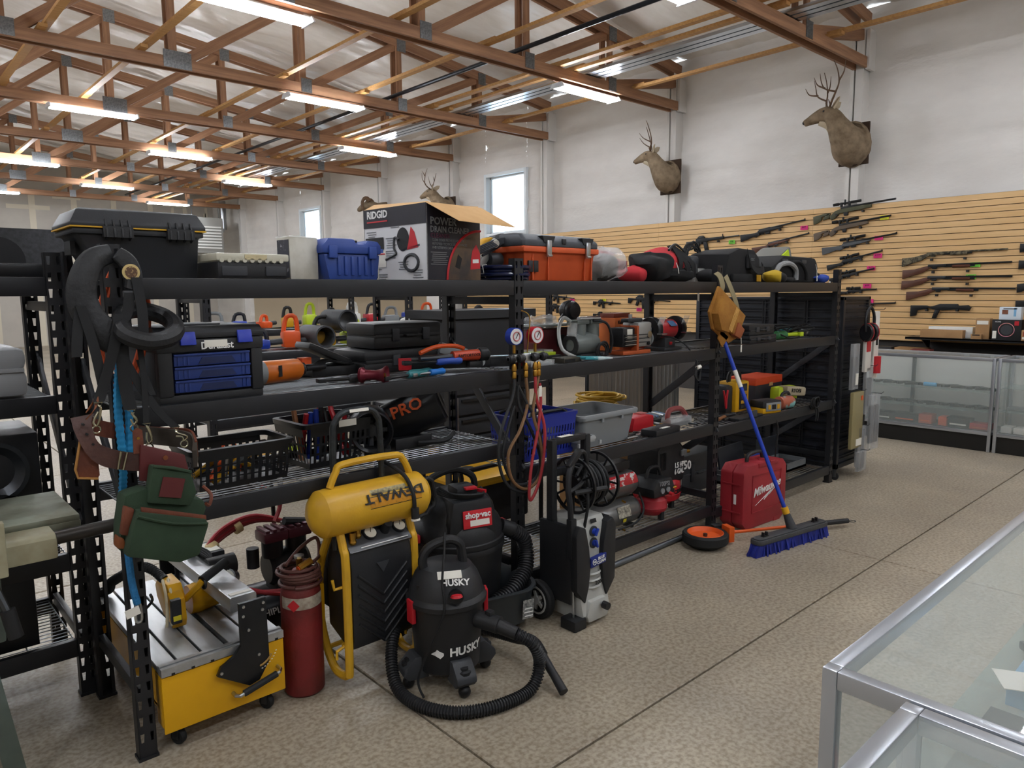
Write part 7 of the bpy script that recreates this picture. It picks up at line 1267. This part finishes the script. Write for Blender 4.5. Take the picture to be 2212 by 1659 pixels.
# dark gap below: low cartons and revolvers in front of the wainscot
t = thing('gear_bench', 'low dark bench behind the counter with gear', 'bench', (10.2, 2.2, 0)); MB().box(-.2, .25, -2.4, 1.6, .74, .78).obj('top', BLK2, t); MB().box(.2, .25, -2.4, 1.6, 0, .74).obj('back', BLK2, t)
for y in (-2.3, -.4, 1.5): MB().box(-.18, .22, y-.03, y+.03, 0, .74).obj('leg', BLK2, t)
bx('ammo_box', 'red-brown box with white label on low bench', 10.1, 3.3, .782, .22, .16, .12, M('box_redbrown', '6a2c24', .6), (('label', 0, .03, .18, .05, PAP),)); random.seed(8)
for k in range(9):
    t = thing('camera_bag', f'small dark pouch on low bench, {ORD[k]} after the red-brown box', 'pouch', (10.12, 3.05-.13*k, .782), group='pouches on low bench'); b = MB(); soft(b, (0, 0, .05), (.14, .11, .1), 2.6, .02, 12, 16, 8, seed=k); b.obj('pouch', random.choice((FAB, BLK, DGR)), t)
for k in range(6): bx('stacked_carton', f'brown carton under the rifles at wall base, {ORD[k]} of six', 10.35, 5.6-.42*k, .0, .38, .2, .9, kb if k % 2 else M('carton_dk', '2c2b2c', .6))
# ---------------- glass counters ----------------
fr = M('anodized_frame', 'b9bec6', .3, .75); gls = M('counter_glass', 'dfe9e6', .02, alpha=.16, spec=.8); whp = M('case_white', 'dcdcd8', .5)
def counter(label, x0, x1, y0, y1, back, H=.965, base=.19, shelves=(.6, .4), fw=.03, face='x'):
    t = thing('display_case', label, 'display case', (x0, y0, 0)); W, D = x1-x0, y1-y0; f = fw
    for x in (0, W-f):
        for y in (0, D-f): MB().box(x, x+f, y, y+f, .0, H).obj('corner_post', fr, t, bev=.003)
    for z0, z1 in ((H-.035, H), (base-.02, base+.015)):
        for y in (0, D-f): MB().box(f, W-f, y, y+f, z0, z1).obj('frame_rail', fr, t, bev=.003)
        for x in (0, W-f): MB().box(x, x+f, f, D-f, z0, z1).obj('frame_rail', fr, t, bev=.003)
    MB().box(f*.6, W-f*.6, f*.6, D-f*.6, H-.008, H-.002).obj('glass_top', gls, t); MB().box(f, W-f, f, D-f, base, base+.012).obj('floor_panel', whp if face == 'y' else DGR, t); MB().box(.02, W-.02, .02, D-.02, 0, base-.02).obj('plinth', M('plinth_black', '171615', .5), t)
    for nm, bx_ in (('x0', (.006, .01, f, D-f)), ('x1', (W-.01, W-.006, f, D-f)), ('y0', (f, W-f, .006, .01)), ('y1', (f, W-f, D-.01, D-.006))):
        MB().box(*bx_, base+.015, H-.035).obj('back_panel' if nm == back else 'glass_pane', whp if nm == back else gls, t)
    for z in shelves: MB().box(f+.01, W-f-.02, f+.01, D-f-.01, z, z+.006).obj('glass_shelf', M('shelf_glass', '8fa8a0', .05, alpha=.35), t)
    return t
CX0, CX1 = 8.48, 9.0
c1 = counter('white glass display counter of handguns below the rifles', CX0, CX1, 2.085, 3.95, 'x1'); c2 = counter('white glass display counter at right edge of photo', CX0, CX1, .3, 2.065, 'x1', shelves=(.66, .42))
for c in (c1,): MB().box(.46, .5, .9, .93, .22, .93).obj('shelf_standard', DST, c)
random.seed(12)
def pistol():
    t = thing('handgun', 'x', 'handgun'); MB().box(-.09, .09, -.014, .014, .0, .026).obj('slide', gb, t, bev=.003); MB().prism([(-.09, 0), (-.04, 0), (-.05, -.075), (-.1, -.07)], -.013, .013, 'xz').obj('grip', gb, t, bev=.003); MB().tube([(-.03, 0, 0), (-.01, 0, -.03), (.01, 0, -.002)], .003, 5).obj('trigger_guard', gb, t); return t
pp = pistol(); n = 0
for z, nm, cnt in ((.607, 'upper glass shelf', 15), (.407, 'middle glass shelf', 15)):
    for k in range(cnt):
        o = pp if n == 0 else dup(pp); n += 1; o.location = (8.68+.05*(k % 2), 3.82-.115*k, z+.016); o.rotation_euler = (PI/2, 0, 2.2+random.uniform(-.3, .3)); o['label'] = f'black handgun lying on the {nm}, {ORD[k]} of fifteen'; o['group'] = 'handguns in glass counter'
small('flashlight', 'sky blue cylinder lying on upper counter shelf', 'flashlight', (8.6, 2.72, .613), [('tube', MB().cyl((0, -.07, .024), (0, .05, .024), .022, n=14), M('sky_blue', '3f9fd0', .4), 0), ('cap', MB().cyl((0, .05, .024), (0, .055, .024), .024, n=14), GRY, 0)])
for k, (y, w_, h, m, lab) in enumerate(((3.42, .14, .07, GRY, 'pale grey small box'), (3.18, .2, .08, INK, 'black box with white stripe'), (2.95, .26, .085, M('box_charcoal', '2f3032', .5), 'long charcoal box'), (2.74, .13, .1, M('box_coral', 'b5503a', .6), 'coral red box with round mark'), (2.56, .1, .09, ORG, 'orange end of box'), (2.42, .22, .1, INK, 'black box with orange print'), (2.22, .18, .06, RED, 'flat red box'))):
    bx('product_box', f'{lab} on the counter floor', 8.68, y, .203, w_, .16, h, m, (('stripe', 0, h*.3, w_*.7, h*.15, PAP if m is INK else ORG),))
for k in range(8): bx('white_box', f'small white boxed item in the right counter, {ORD[k]} of eight', 8.62+.1*(k % 2), 1.98-.11*(k//2), .203+(.065 if k > 5 else 0), .09, .08, .06, WHT)
for k in range(3): bx('grey_box', f'grey boxed item on right counter shelf, {["lower", "upper", "second lower"][k]}', 8.7, 1.9-.25*k, .427 if k != 1 else .667, .2, .12, .035, GRY)
# near counters
n1 = counter('glass counter in the foreground at right, frame corner nearest viewer', 1.28, 3.2, .03, .555, 'y0', shelves=(.62,), fw=.028, face='y', base=.2)
n2 = counter('second glass counter butted against the first, lower right corner', .42, 1.272, -.13, .407, 'x0', shelves=(.62,), fw=.03, face='y', base=.2)
MB().box(.84, .85, .2, .26, .7, .93).obj('lock_plate', CHR, n2, bev=.003); MB().cyl((.838, .23, .9), (.83, .23, .9), .02, n=16).obj('lock', CHR, n2); MB().box(.834, .84, .08, .13, .22, .93).obj('shelf_standard', DST, n2)
bx('blue_box', 'pale blue flat box inside foreground counter', 2.2, .3, .628, .26, .3, .06, M('pale_blue', '7fa6c4', .5)); bx('dark_kit', 'dark flat kit case inside foreground counter', 1.75, .28, .628, .3, .34, .05, M('kit_dark', '3a3833', .6))
small('cord_bundle', 'red cord bundle tied inside foreground counter', 'cord', (1.5, .42, .628), [('loop', MB().tube(coil(.04, .01, 3, .006, 18, (0, 0, .012), jit=.006), .009, 7), RED, 0), ('tie', MB().cyl((-.05, 0, .02), (-.03, 0, .025), .014, n=8), PAP, 0), ('tag', MB().box(-.02, .06, .05, .09, .0, .003), PAP, 0)])
for k, (x, y, w_, d_, z) in enumerate(((1.75, .46, .13, .025, .69), (2.05, .4, .1, .1, .7), (2.25, .36, .06, .05, .7), (2.1, .33, .06, .05, .7), (2.0, .2, .07, .05, .66), (2.35, .22, .09, .03, .66), (1.55, .2, .1, .04, .64))):
    small('price_slip', f'white paper price slip in foreground counter, {ORD[k]} from the corner', 'paper', (x, y, z), [('slip', MB().box(-w_/2, w_/2, -d_/2, d_/2, 0, .002), PAP, 0)], .5*k, 'slips in foreground counter')
for k, (x, y) in enumerate(((1.65, .15), (1.95, .12), (2.4, .4), (2.6, .2), (2.75, .42), (1.45, .12))): small('jewelry_case', f'small dark item tray in foreground counter, {ORD[k]} of six', 'tray', (x, y, .628), [('tray', MB().box(-.07, .07, -.05, .05, 0, .025), M('tray_brown', '3f3a33', .6), .006), ('piece', MB().ball((0, 0, .03), .02, 8), STL, 0), ('piece', MB().ball((.035, .01, .03), .014, 8), DST, 0)], .4*k, 'trays in foreground counter')
small('striped_card', 'white and orange striped card lying on counter glass', 'card', (1.42, .12, .9655), [('card', MB().box(-.09, .09, -.06, .06, 0, .004), WHT, 0), ('stripe', MB().box(-.085, .085, -.03, -.02, .004, .005), ORG, 0), ('stripe', MB().box(-.085, .085, .02, .03, .004, .005), ORG, 0)], .3)
# ---------------- mounted animals ----------------
fur = M('deer_fur', '8a7862', .9, col2='6a5a46', vs=9, bump=.4, bs=140); fur2 = M('deer_throat', 'b3a48c', .9, bump=.3, bs=140); ant = M('antler', '6e5540', .55, col2='4a3626', vs=20); dk_ = M('fur_dark', '3a2a1e', .9)
def loft(path, n=18):
    R = []; P = [Vector(p[0]) for p in path]
    for i, (p, rx, rz_) in enumerate(path):
        d = (P[min(i+1, len(P)-1)]-P[max(i-1, 0)]).normalized(); s = d.cross(Vector((0, 0, 1))); s = s.normalized() if s.length > .05 else Vector((0, 1, 0)); u = s.cross(d)
        R.append([Vector(p)+s*rx*math.cos(2*PI*k/n)+u*rz_*math.sin(2*PI*k/n) for k in range(n)])
    return R
def smooth_path(path, k):
    P = spline([Vector(p[0]) for p in path], k); A = spline([(p[1], p[2], 0) for p in path], k); return [(P[i], A[i].x, A[i].y) for i in range(len(P))]
def deer(name, label, base, sc_, antl, spread):
    t = thing(name, label, 'deer mount', base); S_ = sc_
    body = [((0, .03, -.02), .24, .3), ((-.12, .03, -.03), .225, .27), ((-.24, .05, .06), .165, .2), ((-.32, .1, .19), .12, .14), ((-.37, .16, .3), .1, .115), ((-.4, .24, .335), .085, .1), ((-.435, .33, .31), .065, .078), ((-.47, .42, .27), .045, .052), ((-.485, .465, .25), .036, .04), ((-.49, .475, .245), .012, .014)]
    body = [((p[0][0]*S_, p[0][1]*S_, p[0][2]*S_), p[1]*S_, p[2]*S_) for p in body]
    b = MB().rings(loft(smooth_path(body, 4))); b.obj('head_and_neck', fur, t, sharp=180)
    V = lambda x, y, z: (x*S_, y*S_, z*S_)
    b = MB(); b.ball(V(-.488, .468, .258), .026*S_, 10); b.obj('nose', INK, t)
    for s in (-1, 1):
        off = Vector((.78, .58, 0))*s*.078
        b = MB(); b.ball((Vector((-.405, .27, .365))*S_+off*S_), .018*S_, 10); b.obj('eye', INK, t)
        o = Vector((-.36, .17, .385)); e = o+Vector((.78*s, .3*s, 0))*.19+Vector((.02, -.1, .12)); q = MB().rings(loft([(tuple(o*S_), .02*S_, .03*S_), (tuple(o.lerp(e, .35)*S_), .015*S_, .05*S_), (tuple(o.lerp(e, .75)*S_), .012*S_, .042*S_), (tuple(e*S_), .004*S_, .006*S_)])); q.obj('ear', fur2, t)
        A = [Vector((-.375, .2, .42))+Vector((.78, .58, 0))*s*.03]; dirs = antl
        side = Vector((.8, .6, 0))*s; fwd = Vector((-.6, .8, 0)).normalized()
        mp = lambda a_, f_, z_: tuple((Vector((-.375, .2, .41))+side*(.03+a_*spread)+fwd*f_+Vector((0, 0, z_)))*S_)
        main = [mp(*p) for p in antl[0]]; r0 = .017*S_
        m_ = MB().tube(main, lambda u: r0*(1-.75*u), 7, sm=5).obj('antler', ant, t)
        for br in antl[1:]: MB().tube([mp(*p) for p in br], lambda u: r0*.75*(1-.8*u), 7, sm=5).obj('tine', ant, m_)
    b = MB(); soft(b, V(-.06, .03, -.26), V(.16, .22, .1), 2.2, .02, 9, 18, 9, False); b.obj('brisket', dk_, t)
    b = MB().rings(loft([(V(-.43, .3, .24), .04*S_, .03*S_), (V(-.37, .2, .2), .06*S_, .05*S_), (V(-.3, .12, .08), .07*S_, .07*S_)])); b.obj('throat_patch', fur2, t, sharp=180)
    MB().box(.0, .03, -.18, .22, -.3, .26).obj('mounting_board', dk_, t)
muley = [[(0, 0, 0), (.1, 0, .06), (.2, -.02, .15), (.26, -.04, .25), (.25, -.02, .4), (.22, .02, .52)], [(.2, -.02, .15), (.16, .1, .2), (.12, .14, .3), (.13, .16, .4)], [(.26, -.04, .27), (.32, -.08, .36), (.33, -.09, .5)], [(.15, .1, .21), (.2, .2, .24), (.22, .25, .33)], [(.04, 0, .03), (.05, .03, .1)]]
deer('deer_mount', 'large mule deer head mount with wide antlers, nearer post', (10.52, 4.45, 3.68), 1.05, muley, 1.05)
deer('deer_mount', 'smaller mule deer head mount with forked antlers, further post', (10.52, 7.5, 3.6), .92, [[(0, 0, 0), (.12, 0, .05), (.24, -.02, .12), (.3, 0, .25), (.27, .05, .42), (.22, .08, .5)], [(.24, -.02, .12), (.2, .12, .2), (.17, .2, .3)], [(.03, 0, .02), (.04, .03, .09)]], 1.05)
deer('deer_mount', 'pale antlered deer mount half hidden behind carton', (10.5, 13.6, 3.6), 1.0, [[(0, 0, 0), (.12, .04, .04), (.25, .06, .12), (.3, .02, .3), (.28, -.02, .42)], [(.2, .05, .08), (.22, .12, .2), (.2, .14, .34)], [(.3, .03, .25), (.36, .08, .36)]], 1.1)
def ram():
    t = thing('ram_mount', 'bighorn ram head with curled horns above the cartons', 'ram mount', (10.5, 16.4, 3.75)); path = [((0, 0, 0), .25, .28), ((-.2, .06, .06), .17, .19), ((-.33, .14, .16), .12, .13), ((-.42, .26, .14), .085, .09), ((-.5, .4, .06), .05, .055), ((-.51, .42, .05), .02, .02)]
    MB().rings(loft(smooth_path(path, 4))).obj('head_and_neck', fur, t, sharp=180); hm = M('horn', '6b5038', .6, col2='513a28', vs=30)
    for s in (-1, 1):
        side = Vector((.7, .7, 0))*s; fw = Vector((-.7, .7, 0)); c = Vector((-.36, .16, .16))+side*.16
        MB().tube([tuple(c+fw*(-.02-.17*math.cos(a))*-1*.6+Vector((0, 0, .17*math.sin(a)))+side*(.02+.05*k/14)) for k, a in enumerate([math.radians(150-22*j) for j in range(15)])], lambda u: .055*(1-.8*u), 9).obj('horn', hm, t)
ram()
# ---------------- aisle racks and goods behind ----------------
random.seed(31)
r2 = rack('black steel rack in the aisle behind with coloured yard tools', [2.0, 3.84, 5.68], 5.6, 6.2, [(1.72, 1.2, .7, .2)]*2, [[]]*3); r3 = rack('black steel rack further back with tubes and boxed goods', [2.9, 4.74, 6.58], 8.2, 8.8, [(1.72, 1.25, .75, .2)]*2, [[]]*3)
cols = [('lime', LIM), ('red', RED), ('orange', ORG), ('black', BLK), ('grey', GRY), ('yellow', YEL), ('white', WHT), ('blue', BLU)]
def goods(y, z, xs, tag_):
    for k, x in enumerate(xs):
        cn, m = cols[(k*3+int(z*10)) % 8]; w_ = random.uniform(.12, .24); h = random.uniform(.12, .3); t = thing('boxed_tool', f'{cn} handled tool on {tag_}, {ORD[k]} from its end', 'tool', (x, y, z), random.uniform(-.4, .4), group='goods on aisle racks')
        MB().box(-w_/2, w_/2, -.09, .09, 0, h*.55).obj('body', m, t, bev=.025); MB().tube([(-w_*.4, 0, h*.5), (-w_*.2, 0, h), (w_*.3, 0, h), (w_*.4, 0, h*.5)], .02, 8, sm=3).obj('handle', BLK if k % 2 else m, t); MB().cyl((w_/2-.02, -.02, .05), (w_/2+.1, -.02, .06), .025, n=10).obj('nozzle', DGR, t)
for z, nm in ((1.21, 'the middle shelf of the aisle rack'), (.71, 'the lower shelf of the aisle rack'), (.21, 'the bottom shelf of the aisle rack')): goods(5.9, z, [2.2+.3*k for k in range(11)], nm)
for z, nm in ((1.26, 'the middle shelf of the far rack'), (.76, 'the lower shelf of the far rack'), (1.73, 'the top shelf of the far rack')): goods(8.5, z, [3.1+.3*k for k in range(11)], nm)
for k, x in enumerate((3.0, 3.22)): small('stove_pipe', f'short black {"upper" if k else "lower"} pipe section with open end facing aisle', 'pipe', (x, 5.8, 1.3+.13*k), [('pipe', MB().lathe([(.08, -.15), (.095, -.15), (.095, .2), (.08, .2), (.08, -.15)], 22, (0, 0, 0), 'y'), DGR, 0)])
t = thing('tool_cabinet', 'tall black drawer cabinet standing behind the second rack post', 'cabinet', (4.0, 4.9, 0)); MB().box(-.45, .45, -.25, .25, .1, 1.45).obj('body', BLK, t, bev=.01); MB().box(-.5, .5, -.28, .28, 1.45, 1.52).obj('top', DST, t)
for k in range(5): d_ = MB().box(-.42, .42, -.27, -.25, .15+.17*k, .3+.17*k).obj('drawer', DGR, t, bev=.006); MB().box(-.35, .35, -.29, -.27, .26+.17*k, .28+.17*k).obj('handle', DST, d_)
for x in (-.38, .38):
    for y in (-.2, .2): caster(t, x, y, .04, .03, 0, .02)
t = thing('corrugated_panel', 'silver corrugated metal panel standing behind second bay', 'panel', (5.9, 4.7, 0)); b = MB(); b.grid(lambda u, v: (-.6+1.5*u, .02*math.sin(u*2*PI*22), 1.05*v), 180, 2); b.obj('sheet', M('corrugated', 'b9bdbf', .28, .9), t); MB().box(-.6, .9, .02, .05, 0, 1.05).obj('backing', DGR, t)
t = thing('generator', 'yellow topped portable generator on floor behind second bay', 'generator', (3.1, 3.75, 0)); MB().box(-.28, .3, -.18, .2, .12, .4).obj('engine', BLK, t, bev=.02); MB().box(-.3, .32, -.22, .22, .4, .46).obj('fuel_tank', YEL, t, bev=.03); MB().cyl((-.1, 0, .46), (-.1, 0, .49), .045, n=16).obj('fuel_cap', BLK, t)
for y in (-.24, .24): MB().tube([(-.34, y, .0), (-.34, y, .5), (-.3, y, .54), (.32, y, .54), (.36, y, .5), (.36, y, .0)], .016, 8, sm=3).obj('frame_tube', BLK2, t)
t = thing('road_case', 'black road case with silver edges behind the lower shelf', 'case', (3.0, 4.35, 0)); MB().box(-.22, .22, -.2, .2, .0, .88).obj('body', BLK, t, bev=.006)
for x in (-.225, .225):
    for y in (-.205, .205): MB().box(x-.012, x+.012, y-.012, y+.012, 0, .9).obj('edge', STL, t)
MB().box(-.05, .05, -.215, -.2, .5, .62).obj('latch', STL, t, bev=.004)
t = thing('extension_cord', 'yellow extension cord coil behind the grey tub', 'cord', (4.2, 3.6, 0)); MB().box(-.25, .25, -.12, .2, 0, .74).obj('carton', CRD, t)
for k in range(9): MB().tube(coil(.14+.01*(k % 3), .01, 1, .0, 20, (random.uniform(-.06, .06), random.uniform(-.03, .03), .8+.01*k), ph=k, jit=.01), .009, 6).obj('cord_loop', M('cord_yellow', 'b9962e', .5), t)
# left rack goods
hardcase('tool_case', 'light grey case on left rack above the table saw', (.06, 3.36, 1.272), .44, .4, .19, 0, .55, M('case_pale', '8f9194', .45), ((.2, .4), (.6, .4)), .03)
t = thing('floor_speaker', 'black speaker cabinet with round woofer on left rack', 'speaker', (.28, 3.6, .622)); MB().box(-.2, .24, -.2, .2, 0, .5).obj('cabinet', BLK2, t, bev=.008)
for z, r_ in ((.36, .11), (.13, .13)): MB().lathe([(r_*1.1, 0), (r_*1.1, -.02), (r_*.95, -.02), (r_*.5, .02), (.001, .01)], 28, (.08, -.205, z), 'y').obj('woofer', M('cone_grey', '2a2c30', .35, .4), t)
t = thing('black_cabinet', 'plain black box with blue tape on bottom deck of left rack', 'box', (.2, 3.62, .252)); MB().box(-.3, .26, -.24, .2, 0, .34).obj('box', BLK2, t, bev=.004); MB().box(-.3, .26, -.24, .2, .34, .345).obj('tape', M('tape_blue', '5a83b8', .6), t)
t = thing('office_chair', 'black ribbed office chair back standing on left rack', 'chair', (.16, 3.55, 1.737)); MB().box(-.3, .22, -.2, .2, 0, .1).obj('seat', FAB, t, bev=.04)
for k in range(6): MB().box(-.3, .25-.02*k, .0, .12, .1+.11*k, .205+.11*k).obj('back_cushion', FAB, t, bev=.03)
MB().box(.2, .27, -.1, .14, .05, .3).obj('armrest', BLK2, t, bev=.03)
t = thing('grille_panel', 'dark grey speckled panel with round mesh grille behind left rack', 'panel', (.62, 3.72, 1.737)); MB().box(-.22, .14, .12, .15, 0, .22).obj('board', M('carpet_grey', '3f4042', .9, col2='4c4d50', vs=60), t); MB().cyl((-.12, .1, .08), (-.12, .12, .08), .1, n=24).obj('grille', BLK2, t); MB().box(-.2, .1, -.12, .06, 0, .06).obj('plastic_bin', BLK2, t, bev=.01)
t = thing('unit_heater', 'grey louvred unit heater hung near the far corner', 'heater', (9.3, 26.5, 3.1)); hm = M('heater_grey', '9a9a96', .5); MB().box(-.5, .6, -.8, .5, 0, 1.2).obj('cabinet', hm, t, bev=.02); MB().cyl((.6, .2, .9), (1.0, .2, .9), .12, n=14).cyl((1.0, .2, .9), (1.0, .2, 1.9), .12, n=14).obj('flue', STL, t)
for k in range(8): MB().box(-.42, .52, -.84, -.8, .15+.1*k, .2+.1*k).obj('louvre', WHT, t)
for x in (-.4, .5): MB().cyl((x, -.7, 1.2), (x, -.7, 1.6), .012, n=6).obj('hanger_rod', DST, t)
for k, (x, y) in enumerate(((7.5, 14.5), (8.2, 14.2), (7.0, 12.5))): bx('shelf_goods', f'{["blue printed heater carton", "tall blue appliance carton", "dark monitor carton"][k]} on far sales shelf', x, y, 1.75, .6, .5, .45, (BLU, M('carton_sky', '4a8ac8', .5), BLK)[k])
t = thing('sales_shelf', 'tan gondola shelving far behind the first bay', 'shelf', (7.4, 13.5, 0)); MB().box(-1.2, 1.4, -1.5, 1.5, 1.7, 1.75).obj('top_board', CRD, t); MB().box(-1.1, 1.3, -1.4, 1.4, 0, 1.7).obj('body', M('gondola_tan', '9c8e78', .7), t)
